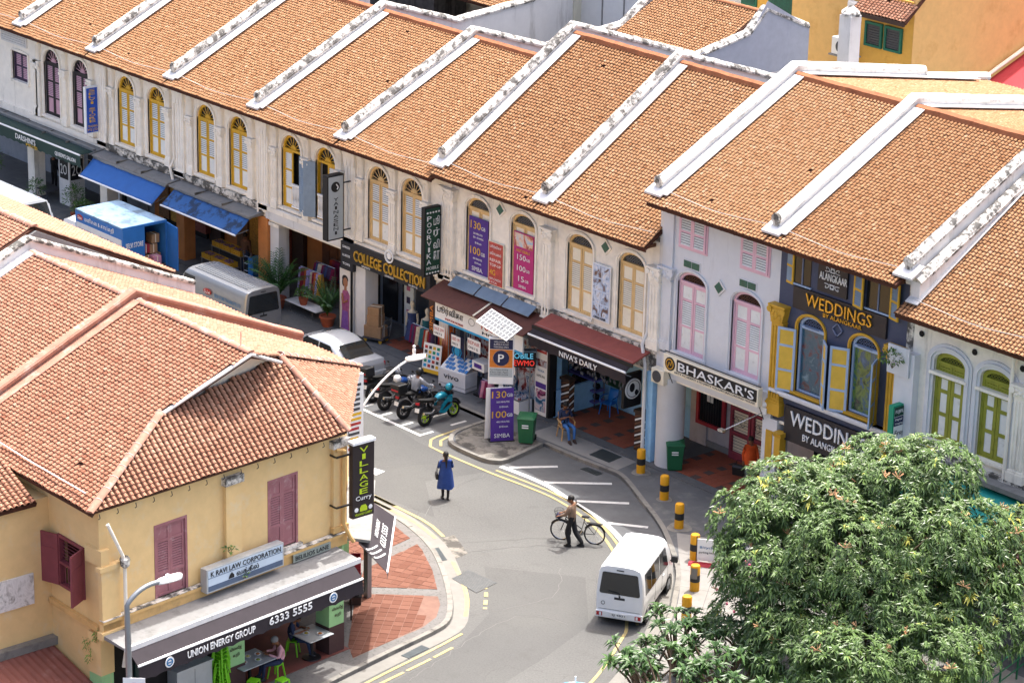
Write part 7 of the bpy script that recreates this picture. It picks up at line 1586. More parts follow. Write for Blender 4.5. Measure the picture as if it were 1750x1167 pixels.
chair('tan plastic armchair under the seated man', (34.1, -.92, .115), R(-20), 'plastic_tan'); chair('blue plastic armchair inside the barber footway', (33.35, 1.75, .15), R(-80), 'plastic_blue')
# table with pots, palms' pots are with the plants; clothes racks
def garment(t, p, d, h_, w_, mt, rg):
    m = MB(); n = 5; secs = []
    for k in range(n):
        f = k / (n - 1); ww = w_ * (.55 + .45 * f); secs.append([tuple(p + d * (ww * math.cos(q)) + Vector((-d.y, d.x, 0)) * (.05 * math.sin(q) * (1 + .5 * math.sin(3 * q + f * 4))) + Vector((0, 0, -h_ * f))) for q in [j * math.pi / 5 for j in range(10)]])
    m.loft(secs); m.build('garment', mt, t, smooth=60, recalc=True)
GC = [mat('cloth_%d' % k, c, .85, var=.25, scale=8) for k, c in enumerate(('c2632f', '8d2b3c', 'd9a441', '6b5b8f', '9d8fc4', 'b9a7d6', '4a3a5c', '2f6f78', 'd4c7b0', '7c1f4a', '3f4f7c', 'a43a2a'))]
def rack(lab, x0, x1, y, z, n, pal, h_=.75, dy=0.0, floor=.135):
    t = thing('clothes_rack', lab, 'clothes rack', ((x0 + x1) / 2, y, floor)); m = MB(); m.tube([(x0, y, z), (x1, y + dy, z)], .014, 6)
    for x, yy in ((x0, y), (x1, y + dy)): m.tube([(x, yy, z), (x, yy, floor + .03)], .014, 6); m.tube([(x, yy - .25, floor + .015), (x, yy + .25, floor + .015)], .014, 5)
    m.build('frame', 'chrome', t); rg = random.Random(int(x0 * 10))
    for k in range(n): f = (k + .5) / n; garment(t, Vector((x0 + (x1 - x0) * f, y + dy * f, z - .04)), Vector((.15, 1, 0)).normalized(), h_ * rg.uniform(.8, 1.1), .22, pal[rg.randrange(len(pal))], rg)
rack('chrome rack of orange and lilac clothes in front of the orange shop', 17.0, 18.35, .5, 1.62, 11, [GC[0], GC[2], GC[1], GC[8], GC[4], GC[5], GC[5]], 1.05); rack('dark rack of small tops in the orange shop', 17.2, 18.4, 1.1, 1.75, 10, [GC[6], GC[9], GC[10], GC[8]], .4); rack('rack of maroon clothes by the black shop sign', 17.3, 18.6, 1.75, 1.75, 8, [GC[9], GC[1], GC[11], GC[6]], .9); rack('rack of pink and striped tops beside the phone shop', 24.7, 26.0, -.1, 1.52, 12, [GC[9], GC[8], GC[4], GC[6], GC[11], GC[7]], .7); rack('row of orange dresses at the edge of the phone shop', 26.2, 26.9, .0, 2.0, 6, [GC[0], GC[0], GC[2], GC[11]], 1.6); rack('low rack of pink goods behind the parking sign', 29.7, 30.2, -.95, 1.0, 6, [GC[9], 'fabric_pink', GC[6]], .55)
t = thing('folding_table', 'long white folding table carrying a potted plant', 'table', (18.3, -.2, .12)); MB().box(17.3, 19.3, -.5, .1, .5, .54).build('table_top', 'white', t, bevel=.01)
for x in (17.6, 19.0): m = MB(); m.tube([(x, -.45, .13), (x, -.42, .5), (x, .02, .5), (x, .05, .13)], .018, 6); m.build('leg', 'chrome', t)
# mannequins
def mannequin(lab, x, y, dress, h0=.3):
    t = lthing('mannequin', lab, 'mannequin', (x, y, h0), R(-70), 'mannequins in the shop window'); m = MB()
    m.lathe([(.15, 0), (.13, .3), (.17, .55), (.13, .72), (.17, .95), (.19, 1.05), (.08, 1.12), (.05, 1.2), (.085, 1.3), (.09, 1.38), (.05, 1.46), (.01, 1.48)], n=14); m.build('figure', 'cream_s', t, smooth=50)
    m = MB(); m.lathe([(.3, 0), (.24, .3), (.2, .55), (.15, .74), (.19, .95), (.2, 1.04), (.1, 1.1)], n=14); m.build('dress', dress, t, smooth=50); m = MB(); m.lathe([(.16, -.02), (.16, 0)], n=14); m.build('base', 'chrome', t)
    for s in (-1, 1): m = MB(); m.tube([(0, s * .2, 1.02), (.02, s * .25, .75), (.08, s * .23, .5)], [.05, .042, .03], 7); m.build('arm', 'cream_s', t, smooth=50)
mannequin('mannequin in a dark blue dress by the printed pillar', 23.3, 1.0, GC[10]); mannequin('mannequin in a green dress beside the dark blue one', 24.3, .9, GC[7]); mannequin('mannequin in a pale blue dress nearest the phone shop', 25.2, 1.0, 'paleblue')
# hand trolley with cartons
t = lthing('hand_trolley', 'grey flatbed trolley loaded with cartons by the white pier', 'trolley', (22.35, .05, .13), R(20)); MB().box(-.45, .4, -.28, .28, .14, .18).build('deck', 'dgrey', t); m = MB(); m.tube([(.4, -.26, .18), (.5, -.26, .95), (.5, .26, .95), (.4, .26, .18)], .018, 6); m.tube([(.45, -.26, .6), (.45, .26, .6)], .014, 6); m.build('handle', 'chrome', t)
for sx in (-.35, .3):
    for sy in (-.22, .22): m = MB(); m.lathe([(.02, -.02), (.07, -.02), (.07, .02), (.02, .02)], (sx, sy, .07), 12, ax='y'); m.build('wheel', 'crate_y', t)
for k, (z, w_, hh, lab) in enumerate(((.19, .74, .44, 'wide brown carton at the bottom of the trolley'), (.635, .5, .42, 'middle brown carton on the trolley'), (1.06, .46, .3, 'top taped carton on the trolley'))):
    tb = lthing('carton', lab, 'box', (22.3, .05, .13 + z), R(20 + 4 * k), 'cartons on the trolley'); MB().box(-w_ / 2, w_ / 2, -.25, .25, 0, hh).build('carton_body', 'box_brown', tb, bevel=.01); MB().box(-w_ / 2 - .002, w_ / 2 + .002, -.03, .03, .02, hh + .003).build('tape', 'cream_s', tb)
# small things in the provision shop
t = lthing('hand_trolley', 'blue hand trolley beside the orange pier', 'trolley', (13.3, .6, .13), R(10)); m = MB(); m.tube([(-.2, 0, .1), (-.2, 0, 1.1), (.2, 0, 1.1), (.2, 0, .1)], .02, 6)
for z in (.3, .6, .9): m.tube([(-.2, 0, z), (.2, 0, z)], .014, 5)
m.build('frame', 'chrome', t); MB().box(-.25, .25, -.3, .05, .1, .14).build('deck', 'plastic_blue', t); MB().box(.24, .5, -.2, .3, 0, .95).build('blue_cabinet', 'plastic_blue', t)
# street lamps
def lamp(lab, base, top, head, mt, pr_=.07, extra=False):
    t = thing('street_lamp', lab, 'street lamp', base); b, tp, hd = Vector(base), Vector(top), Vector(head); m = MB(); pts = [tuple(b)] + [tuple(b.lerp(tp, f)) for f in (.25, .5, .8)]; d = hd - tp
    up = max(.5, d.length * .45)
    for k in range(9): f = k / 8; p = tp + Vector((d.x * f ** 1.3, d.y * f ** 1.3, up * math.sin(f * math.pi / 2) + (d.z - up) * f ** 2)); pts.append(tuple(p))
    m.tube(pts, [pr_] * 4 + [pr_ * .8] * 9, 10); m.build('pole', mt, t, smooth=50); dd = Vector((d.x, d.y, 0)).normalized(); an = math.atan2(dd.y, dd.x); M4 = Matrix.Translation(hd) @ Matrix.Rotation(an, 4, 'Z')
    m = MB(M4); m.loft([[(x, y * w_, z) for y, z in ((-1, 0), (-.7, .07), (.7, .07), (1, 0), (.7, -.05), (-.7, -.05))] for x, w_ in ((-.12, .06), (0, .12), (.3, .16), (.52, .13), (.6, .05))]); m.build('lantern', 'white', t, smooth=40, recalc=True)
    m = MB(M4); m.lathe([(.05, 0), (.06, .08), (.03, .1)], (.18, 0, .06), 10); 
    if extra: m.lathe([(.03, 0), (.05, .05), (.06, .16), (.03, .22)], (.18, 0, .14), 8); m.ball((.18, 0, .4), .05, 8, 6)
    m.build('photocell', 'white', t); return t
lamp('grey curved street lamp in front of the ochre building', (45.75, -26.1, .1), (45.72, -26.1, 5.15), (45.72, -25.05, 5.52), 'steel', .08)
lamp('white curved street lamp rising behind the corner roof', (34.9, -10.35, .1), (34.9, -10.35, 3.5), (35.1, -8.6, 4.9), 'white', .045, True)
t = lthing('notice_plate', 'white no-smoking plate fixed to the grey street lamp', 'sign', (45.82, -26.0, 2.6), R(50)); MB().box(-.28, .28, -.1, -.08, 0, .6).build('plate', 'white', t); m = MB(); m.lathe([(.14, 0), (.17, 0), (.17, -.01)], (0, -.1, .3), 18, ax='y', cap=False); m.tube([(-.1, -.108, .2), (.1, -.108, .4)], .014, 4); m.build('ban_ring', 'winred', t); m = MB(); m.box(-.06, .06, -.104, -.1, .25, .36); m.build('symbol', 'black_s', t)
# corner building: signs
t = thing('sign_board', 'grey and blue law office sign box on the ochre wall', 'sign', WP(4.3, -.3, 3.6)); m = wb(); m.box(2.97, 5.72, -.42, -.16, 3.64, 4.33); m.build('box', 'alu', t, bevel=.01); m = wb(); m.box(3.02, 5.67, -.428, -.42, 3.69, 4.28); m.build('face', M.setdefault('lawface', mat('sign_pale_blue', 'bccbd8', .5, var=.06)), t); m = wb(); m.box(3.02, 5.67, -.434, -.428, 3.69, 3.84); m.build('band', M.setdefault('lawband', mat('sign_slate_blue', '4d5d75', .5)), t); m = wb(); m.box(3.02, 5.67, -.434, -.428, 4.06, 4.075); m.build('rule', 'lawband', t)
text('K RAVI LAW CORPORATION', WP(3.1, -.44, 4.1), UXW, (0, 0, 1), 2.5, .15, 'black_s', t, ext=.006, off=.008); text('வக்கீல்', WP(4.0, -.44, 3.87), UXW, (0, 0, 1), .8, .16, 'black_s', t, ext=.006, off=.01); m = wb(); m.prism([(3.72, 3.86), (3.92, 3.86), (3.92, 3.94), (3.84, 4.03), (3.76, 3.96)], 'y', -.44, -.434); m.build('emblem', 'black_s', t)
t = thing('street_name_sign', 'grey street name plate on the ledge of the ochre building', 'sign', WP(6.95, -.2, 3.48)); m = wb(); m.box(6.25, 7.65, -.225, -.2, 3.48, 3.71); m.build('plate', M.setdefault('plategrey', mat('plate_grey_green', '8d958b', .6)), t); text('BELILIOS LANE', WP(6.33, -.23, 3.53), UXW, (0, 0, 1), 1.24, .13, 'black_s', t, ext=.005, off=.006)
t = thing('projecting_sign', 'dark vertical restaurant sign with lime letters at the building corner', 'sign', (43.2, -16.7, 4.3)); MB().box(43.02, 43.2, -17.05, -16.3, 4.3, 6.5).build('box', M.setdefault('vbrown', mat('sign_dark_brown', '2e2527', .5)), t, bevel=.01); MB().box(42.98, 43.24, -17.07, -16.28, 6.5, 6.58).build('cap', 'white', t)
M['limel'] = mat('letter_lime', 'b9d12a', .5)
vstack('VILLAGE', 43.206, -16.82, -16.53, 4.98, 6.42, 'limel', t); text('Curry', (43.206, -16.95, 4.78), (0, 1, 0), (0, 0, 1), .55, .17, 'white', t, ext=.008); text('VILLAGE CURRY', (43.206, -16.98, 4.37), (0, 1, 0), (0, 0, 1), .6, .07, 'limel', t, ext=.006)
m = MB(); m.prism([(-16.8, 4.48), (-16.55, 4.48), (-16.55, 4.58), (-16.6, 4.66), (-16.75, 4.66), (-16.8, 4.58)], 'x', 43.2, 43.21); m.build('hut_mark', 'limel', t); m = MB(); m.ball((43.205, -16.92, 4.55), (.008, .07, .07), 8, 6); m.ball((43.205, -16.43, 4.55), (.008, .07, .07), 8, 6); m.build('figures_mark', 'white', t); m = MB()
for z in (4.7, 6.2): m.box(43.0, 43.06, -17.5, -17.05, z - .02, z + .02); m.box(42.75, 43.0, -17.52, -17.48, z - .02, z + .02)
m.build('brackets', 'black', t)
t = thing('notice_board', 'tall white board of coloured lines behind the corner roof', 'sign', (39.6, -14.2, 4.5)); MB().box(39.5, 39.6, -14.5, -13.9, 4.5, 6.9).build('board', 'white', t)
for k in range(14): MB().box(39.6, 39.606, -14.46, -14.46 + rnd.uniform(.35, .52), 4.6 + k * .15, 4.68 + k * .15).build('text_line', ('sign_red', 'yellow_s', 'yellow_s', 'dgrey', 'winred')[k % 5] if k < 9 else 'dgrey', t)
# corner building: eating house furniture
def stool(lab, loc, grp='lime plastic stools'):
    t = lthing('plastic_stool', lab, 'stool', loc, rnd.random(), grp); MB().box(-.15, .15, -.15, .15, .42, .45).build('seat', 'plastic_lime', t, bevel=.02)
    for sx, sy in ((1, 1), (1, -1), (-1, 1), (-1, -1)): m = MB(); m.tube([(sx * .12, sy * .12, .43), (sx * .18, sy * .18, 0)], [.03, .022], 5); m.build('leg', 'plastic_lime', t)
    return t
stool('lime stool under the man in navy', (42.05, -18.3, .12)); stool('lime stool under the person in pink', (43.0, -19.55, .12)); stool('empty lime stool at the bottom edge by the lane', (43.45, -20.65, .12)); stool('second empty lime stool at the bottom edge', (43.9, -20.0, .12))
for k in range(12): tt = stool('lime stool in the tall stack beside the cabinet', (43.3, -21.62, .12 + k * .115), 'stacked lime stools')
def dtable(lab, loc, rz, size=(.9, .9)):
    t = lthing('dining_table', lab, 'table', loc, rz); MB().box(-size[0] / 2, size[0] / 2, -size[1] / 2, size[1] / 2, .72, .75).build('table_top', 'alu', t, bevel=.012); m = MB(); m.lathe([(.28, 0), (.27, .03), (.05, .06), (.04, .7), (.2, .72)], n=16); m.build('pedestal', 'black', t, smooth=40); return t
dtable('pale square table where the man in navy eats', (42.55, -18.0, .12), R(6)); dtable('pale table full of dishes near the person in pink', (42.85, -20.35, .12), R(6), (.9, 1.2))
def dish(lab, loc, c, r=.1): t = lthing('dish', lab, 'dish', loc, 0, 'dishes on the tables'); m = MB(); m.lathe([(r * .5, 0), (r, .03), (r * .95, .035), (r * .5, .012)], n=14); m.build('plate', 'white', t, smooth=40); m = MB(); m.ball((0, 0, .03), (r * .6, r * .6, .03), 8, 5); m.build('food', mat('food_' + c, c, .7, var=.4, scale=20), t)
for k, (x, y, c) in enumerate(((42.5, -18.15, '8a7a2c'), (42.75, -17.85, 'a5672c'), (42.6, -20.7, 'b58a3c'), (42.95, -20.6, '8a4a22'), (42.7, -20.3, 'c2b06a'), (43.05, -20.2, '7c8a3a'), (42.75, -20.0, 'a86a3a'))): dish(('plate of greens in front of the man in navy', 'plate of curry at the far side of the man in navy', 'yellow dish at the near end of the full table', 'brown dish at the near end of the full table', 'pale rice dish in the middle of the full table', 'green dish in the middle of the full table', 'orange dish nearest the person in pink')[k], (x, y, .872), c)
t = lthing('cabinet', 'silver metal service cabinet beside the stack of lime stools', 'cabinet', (43.2, -22.55, .12), R(96)); MB().box(-.62, .62, -.2, .22, 0, 1.38).build('body', 'alu', t, bevel=.02); MB().box(-.64, .64, -.22, .24, 1.38, 1.42).build('top', 'alu', t); m = MB(); m.box(-.005, .005, -.205, -.2, .05, 1.33); m.build('door_seam', 'dgrey', t); m = MB(); m.box(.03, .06, -.225, -.2, .6, .8); m.build('handle', 'black', t)
t = lthing('wire_basket', 'black wire basket of bottles on the green pillar', 'basket', (41.25, -15.6, .95), R(40)); m = MB()
for z in (0, .12, .24, .36): m.tube([(-.35, -.22, z), (.35, -.22, z), (.35, .22, z), (-.35, .22, z)], .012, 4, closed=True)
for k in range(9): m.tube([(-.35 + k * .0875, -.22, 0), (-.35 + k * .0875, -.22, .36)], .008, 4); m.tube([(-.35 + k * .0875, .22, 0), (-.35 + k * .0875, .22, .36)], .008, 4)
m.box(-.34, .34, -.21, .21, 0, .015); m.build('wire_body', 'black', t); m = MB()
for k in range(8): m.ball((rnd.uniform(-.28, .28), rnd.uniform(-.16, .16), .12), .06, 7, 5)
stuff(m.build('contents', 'onion', t)); m = MB(); m.box(-.02, .02, -.02, .02, -.83, 0); m.build('stand', 'black', t)
for k in range(2): t = lthing('bottle_crate', ('lower', 'upper')[k] + ' maroon bottle crate under the corner awning', 'crate', (40.35, -14.75, 1.0 + k * .31), R(-40), 'maroon bottle crates'); m = MB(); m.box(-.2, .2, -.15, .15, 0, .05); m.box(-.2, -.18, -.15, .15, .05, .3); m.box(.18, .2, -.15, .15, .05, .3); m.box(-.18, .18, -.15, -.13, .05, .3); m.box(-.18, .18, .13, .15, .05, .3); m.build('crate_body', 'winred', t)
t = lthing('side_cupboard', 'dark cupboard carrying the maroon crates under the corner awning', 'cupboard', (40.35, -14.75, .12), R(-40)); MB().box(-.22, .22, -.17, .17, 0, .87).build('body', 'wood_dark', t)
# notice board, red mat and scooter by the tree; railing; parasol
t = lthing('notice_board', 'small white notice board behind the fourth bollard', 'sign', (44.75, -4.55, .115), R(40)); MB().box(-.33, .33, -.02, .02, .12, .82).build('board', 'white', t); text('Bicycle', (-.25, -.03, .5), (1, 0, 0), (0, 0, 1), .45, .1, 'sblue', t, ext=.004); text('parking here', (-.27, -.03, .34), (1, 0, 0), (0, 0, 1), .5, .09, 'black_s', t, ext=.004); m = MB(); m.tube([(-.35, 0, 0), (-.35, 0, .9), (.35, 0, .9), (.35, 0, 0)], .018, 6); m.build('frame', 'black', t)
t = lthing('barrier_base', 'red plastic base strip lying by the notice board', 'barrier', (44.7, -4.75, .115), R(35)); m = MB(); m.loft([[(x, -.14, 0), (x, -.08, .08), (x, .08, .08), (x, .14, 0)] for x in (-.4, -.15, .15, .4)]); m.build('strip', 'winred', t, recalc=True); MB().box(-.3, .3, -.02, .02, .08, .1).build('rib', 'winred', t)
motorcycle('white scooter half hidden behind the mango leaves', (45.6, -3.2, .115), R(60), 'white', 'white', 'dgrey', sport=False, group='parked scooter')
t = thing('railing', 'dark green railing beside the lawn at the lower right', 'railing', (55.5, -5, .12)); m = MB(); pa, pb = Vector((56.6, -6.4, 0)), Vector((55.6, -2.2, 0))
for k in range(5): p = pa.lerp(pb, k / 4); o = MB().tube([(p.x, p.y, .12), (p.x, p.y, 1.1)], .03, 6).build('post', 'bin_g', t)
for z in (.45, .75, 1.08): MB().tube([(pa.x, pa.y, z), (pb.x, pb.y, z)], .022, 6).build('rail', 'bin_g', t)
t = lthing('parasol', 'pale blue and white striped parasol cut by the bottom edge', 'parasol', (51.2, -15.8, 0)); n = 16; R0, z0, z1 = .6, 1.75, 2.0
for k in range(n): a, b = 2 * math.pi * k / n, 2 * math.pi * (k + 1) / n; m = MB(); m.poly([(0, 0, z1), (R0 * math.cos(a), R0 * math.sin(a), z0), (R0 * math.cos(b), R0 * math.sin(b), z0)]); m.build('panel', 'cyan_s' if k % 2 else 'white', t)
MB().tube([(0, 0, 0), (0, 0, 2.2)], .025, 6).build('pole', 'white', t)
# shop front bench and things at far left
t = thing('bench', 'low steel bench in front of the salon at the far left', 'bench', (-1.2, .3, .13)); m = MB(); 
for x in (-1.9, -.7):
    for y in (0, .7): m.tube([(x, y, .14), (x, y, .5)], .02, 5)
m.build('legs', 'chrome', t); m = MB(); m.box(-1.95, -.65, -.05, .75, .5, .54); m.build('seat', 'dgrey', t)
# ------------------------------------------------------------------ people (local frame: facing +x, left = +y)
M['skin_d'] = mat('skin_brown', '7a5138', .6, var=.06); M['hairk'] = mat('hair_black', '15110f', .6, var=.2); M['hairg'] = mat('hair_grey', '7d7a78', .7, var=.2)
for n_, c_ in dict(c_navy='27304a', c_blue='233f7e', c_dblue='23334f', c_brown='7d6654', c_black='1b1b1e', c_jeans='3f6ea8', c_orange='d4531c', c_grey='8d9096', c_pink='d29aa0', c_green='4f7d6a', c_stripe='5f4436', c_white='d8d6d2', c_teal='3f8a84').items(): M[n_] = mat('cloth_' + n_, c_, .85, var=.15, scale=9, bump=.3, bscale=30)
BASE = dict(pelvis=(0, 0, .92), spine=(0, 0, 1.1), chest=(0, 0, 1.3), neck=(0, 0, 1.44), head0=(.015, 0, 1.52), head1=(.02, 0, 1.6), shL=(0, .17, 1.37), elL=(-.03, .24, 1.1), wrL=(.06, .24, .87), shR=(0, -.17, 1.37), elR=(-.03, -.24, 1.1), wrR=(.06, -.24, .87), hipL=(0, .09, .9), knL=(.02, .1, .49), anL=(-.02, .1, .09), toL=(.14, .11, .04), hipR=(0, -.09, .9), knR=(.02, -.1, .49), anR=(-.02, -.1, .09), toR=(.14, -.11, .04))
RAD = dict(pelvis=.15, spine=.13, chest=.155, neck=.055, head0=.085, head1=.088, sh=.07, el=.048, wr=.034, hip=.09, kn=.066, an=.045, to=.038)
EDG = [('pelvis', 'spine', 'top'), ('spine', 'chest', 'top'), ('chest', 'neck', 'skin'), ('neck', 'head0', 'skin'), ('head0', 'head1', 'skin')]
for s in 'LR': EDG += [('chest', 'sh' + s, 'top'), ('sh' + s, 'el' + s, 'top'), ('el' + s, 'wr' + s, 'fore'), ('pelvis', 'hip' + s, 'bot'), ('hip' + s, 'kn' + s, 'bot'), ('kn' + s, 'an' + s, 'bot'), ('an' + s, 'to' + s, 'shoe')]
PEOPLE = []
def person(label, loc, rz, pose=None, top='c_blue', bot='c_black', shoe='black', sleeves=False, hair='hairk', hairlen=0, skin='skin_d', rad=None, scale=1.0, helmet=None, kurta=None, look=0.0, curl=.5):
    t = lthing('person', label, 'person', loc, rz); t.scale = (scale,) * 3
    J = dict(BASE); J.update(pose or {}); RR = dict(RAD); RR.update(rad or {})
    names = list(J); idx = {n: i for i, n in enumerate(names)}
    me = bpy.data.meshes.new('skeleton'); me.from_pydata([J[n] for n in names], [(idx[a], idx[b]) for a, b, _ in EDG], [])
    o = bpy.data.objects.new('skeleton', me); COL.objects.link(o); sk = o.modifiers.new('skin', 'SKIN'); sk.use_smooth_shade = True; o.modifiers.new('sub', 'SUBSURF').render_levels = 1; o.modifiers['sub'].levels = 1
    for n in names:
        r = RR.get(n, RR.get(n[:-1], .06)); sv = me.skin_vertices[0].data[idx[n]]; sv.radius = (r, r * (.72 if n in ('chest', 'spine') else 1)) if n not in ('chest', 'spine', 'pelvis') else (r * .72, r)
        sv.use_root = n == 'pelvis'
    PEOPLE.append((o, t, J, dict(top=top, bot=bot, shoe=shoe, skin=skin, fore=top if sleeves else skin)))
    # hands: palm and five bent fingers
    for s in 'LR':
        e, w_ = Vector(J['el' + s]), Vector(J['wr' + s]); d = (w_ - e).normalized(); side = d.cross(Vector((0, 0, 1))); side = side.normalized() if side.length > .1 else Vector((0, 1, 0)); nn = side.cross(d).normalized(); m = MB()
        m.loft([[tuple(w_ + d * a + side * (ww * math.cos(q)) + nn * (.016 * math.sin(q))) for q in [k * math.pi / 4 for k in range(8)]] for a, ww in ((-.02, .024), (.03, .036), (.085, .038), (.095, .03))])
        for k, L_ in enumerate((.062, .075, .07, .055)):
            b = w_ + d * .085 + side * (-.03 + .02 * k); c1 = b + d * L_ * .5 - nn * .01 * curl; c2 = c1 + (d * (1 - curl) - nn * curl).normalized() * L_ * .5; m.tube([tuple(b), tuple(c1), tuple(c2)], [.0095, .009, .007], 5)
        b = w_ + d * .03 - side * .034; m.tube([tuple(b), tuple(b - side * .022 + d * .025), tuple(b - side * .024 + d * .055 - nn * .01)], [.011, .01, .008], 5); m.build('hand', skin, t, smooth=60)
        a_, to = Vector(J['an' + s]), Vector(J['to' + s]); f = Vector((to.x - a_.x, to.y - a_.y, 0)).normalized(); sd = Vector((-f.y, f.x, 0)); zb = to.z - .035
        m = MB(); m.loft([[tuple(Vector((a_.x, a_.y, zb)) + f * x + sd * (ww * c) + Vector((0, 0, hh * z))) for c, z in ((-1, 0), (1, 0), (.9, .6), (.4, 1), (-.4, 1), (-.9, .6))] for x, ww, hh in ((-.06, .03, .07), (0, .04, .09), (.1, .045, .06), (.19, .035, .04))]); m.build('shoe', shoe, t, recalc=True, smooth=50)
    h0 = Vector(J['head1']); hd = (Vector(J['head1']) - Vector(J['neck'])).normalized(); ca, sa = math.cos(look), math.sin(look); fw = Vector((ca, sa, 0)); fw = (fw - hd * fw.dot(hd)).normalized(); lf = hd.cross(fw)
    Mh = Matrix(((fw.x, lf.x, hd.x, h0.x), (fw.y, lf.y, hd.y, h0.y), (fw.z, lf.z, hd.z, h0.z), (0, 0, 0, 1)))
    if helmet is None:
        m = MB(Mh); m.ball((-.012, 0, .02), (.112, .098, .108), 14, 10); keep = [i for i, f in enumerate(m.f) if True]; m.build('hair', hair, t, smooth=60)
        m = MB(Mh); m.ball((.035, 0, -.03), (.078, .078, .1), 12, 8); m.ball((.115, 0, -.035), (.016, .014, .022), 6, 5); m.ball((-.0, .09, -.04), (.018, .012, .03), 6, 5); m.ball((0, -.09, -.04), (.018, .012, .03), 6, 5); m.build('face', skin, t, smooth=60)
        m = MB(Mh); m.ball((.107, .03, -.01), (.01, .014, .008), 6, 4); m.ball((.107, -.03, -.01), (.01, .014, .008), 6, 4); m.box(.1, .112, .014, .046, .008, .016); m.box(.1, .112, -.046, -.014, .008, .016); m.build('eyes', 'black_s', t); m = MB(Mh); m.box(.1, .108, -.022, .022, -.088, -.078); m.build('mouth', 'winred', t)
        if hairlen: m = MB(Mh); m.tube([(-.08, 0, .0), (-.11, 0, -.12), (-.12, 0, -.12 - hairlen * .5), (-.1, 0, -.12 - hairlen)], [.06, .05, .035, .012], 8); m.build('plait', hair, t, smooth=60)
    else:
        m = MB(Mh); m.ball((0, 0, .0), (.15, .135, .15), 16, 10); o2 = m.build('helmet', helmet, t, smooth=60); m = MB(Mh); m.ball((.06, 0, -.005), (.11, .12, .06), 12, 8); m.build('visor', 'carglass', o2, smooth=60)
    if kurta:
        mt, zt, zb, wt, wbm = kurta; m = MB(); secs = []
        for k in range(8):
            f = k / 7; z = zt + (zb - zt) * f; w_ = wt * (1 - .18 * math.sin(min(1, f * 2.2) * math.pi)) * (1 - f) + wbm * f; secs.append([(w_ * .72 * math.cos(q) * (1 + .07 * f * math.sin(5 * q + 2)), w_ * math.sin(q) * (1 + .05 * f * math.sin(7 * q)), z + .02 * f * math.sin(3 * q)) for q in [j * math.pi / 10 for j in range(20)]])
        m.loft(secs, cap=False); m.build('tunic', mt, t, smooth=60)
    return t
def flush_people():
    bpy.context.view_layer.update(); dg = bpy.context.evaluated_depsgraph_get()
    for o, t, J, mm in PEOPLE:
        me = bpy.data.meshes.new_from_object(o.evaluated_get(dg)); keys = ['top', 'bot', 'shoe', 'skin', 'fore']; me.materials.clear()
        for k in keys: me.materials.append(M[mm[k]] if isinstance(mm[k], str) else mm[k])
        segs = [(np.array(J[a]), np.array(J[b]), keys.index(k)) for a, b, k in EDG]
        for p in me.polygons:
            c = np.array(p.center); best = (9e9, 0)
            for a, b, k in segs:
                d = b - a; q = min(1, max(0, float((c - a) @ d / (d @ d)))); ds = float(np.linalg.norm(c - a - d * q))
                if ds < best[0]: best = (ds, k)
            p.material_index = best[1]; p.use_smooth = True
        x = bpy.data.objects.new('body', me); COL.objects.link(x); x.parent = t; bpy.data.objects.remove(o)
person('woman in a long blue tunic walking away down the middle of the road', (35.6, -7.45, 0), R(150), dict(elL=(.02, .25, 1.14), wrL=(.2, .14, 1.16), elR=(.02, -.25, 1.14), wrR=(.2, -.14, 1.12), knL=(.05, .08, .47), anL=(.02, .08, .09), toL=(.17, .09, .04), anR=(-.08, -.08, .1), toR=(.07, -.09, .04)), 'c_blue', 'c_black', sleeves=False, hairlen=.32, scale=.96, kurta=('c_blue', 1.36, .42, .2, .29))
person('man in a brown shirt and black trousers pushing the bicycle', (40.95, -6.75, 0), R(205), dict(elL=(.12, .24, 1.12), wrL=(.34, .2, 1.04), elR=(.1, -.22, 1.12), wrR=(.36, -.1, 1.05), knL=(.12, .09, .5), anL=(.02, .1, .1), toL=(.16, .1, .05), knR=(-.08, -.09, .47), anR=(-.34, -.1, .12), toR=(-.2, -.1, .04), head0=(.04, 0, 1.52), head1=(.06, 0, 1.59)), 'c_brown', 'c_black', sleeves=True, rad=dict(chest=.19, spine=.17, sh=.09, el=.07, kn=.09, an=.07), scale=.99, look=.5)
SIT = dict(pelvis=(-.05, 0, .5), spine=(-.12, 0, .68), chest=(-.16, 0, .88), neck=(-.15, 0, 1.02), head0=(-.12, 0, 1.1), head1=(-.09, 0, 1.18), shL=(-.16, .17, .95), shR=(-.16, -.17, .95), elL=(-.06, .26, .7), wrL=(.14, .16, .78), elR=(-.02, -.25, .7), wrR=(.16, -.08, .82), hipL=(-.02, .1, .5), hipR=(-.02, -.1, .5), knL=(.42, .12, .5), knR=(.42, -.12, .5), anL=(.45, .1, .1), anR=(.5, -.1, .1), toL=(.6, .1, .04), toR=(.65, -.1, .04))
person('man in navy shirt and jeans sitting with his phone outside the barber', (34.12, -.92, .115), R(-18), SIT, 'c_navy', 'c_jeans', 'wood_dark')
person('person in an orange shirt with a dark bag under the arts academy sign', (41.0, 1.0, .14), R(-30), dict(elL=(.05, .24, 1.1), wrL=(.22, .22, .98), knL=(.12, .09, .49), anL=(.14, .1, .09), toL=(.28, .1, .04), anR=(-.16, -.1, .12), toR=(-.03, -.1, .04)), 'c_orange', 'c_grey', sleeves=True, rad=dict(chest=.18, spine=.17, pelvis=.17), kurta=('c_orange', 1.3, .78, .2, .25))
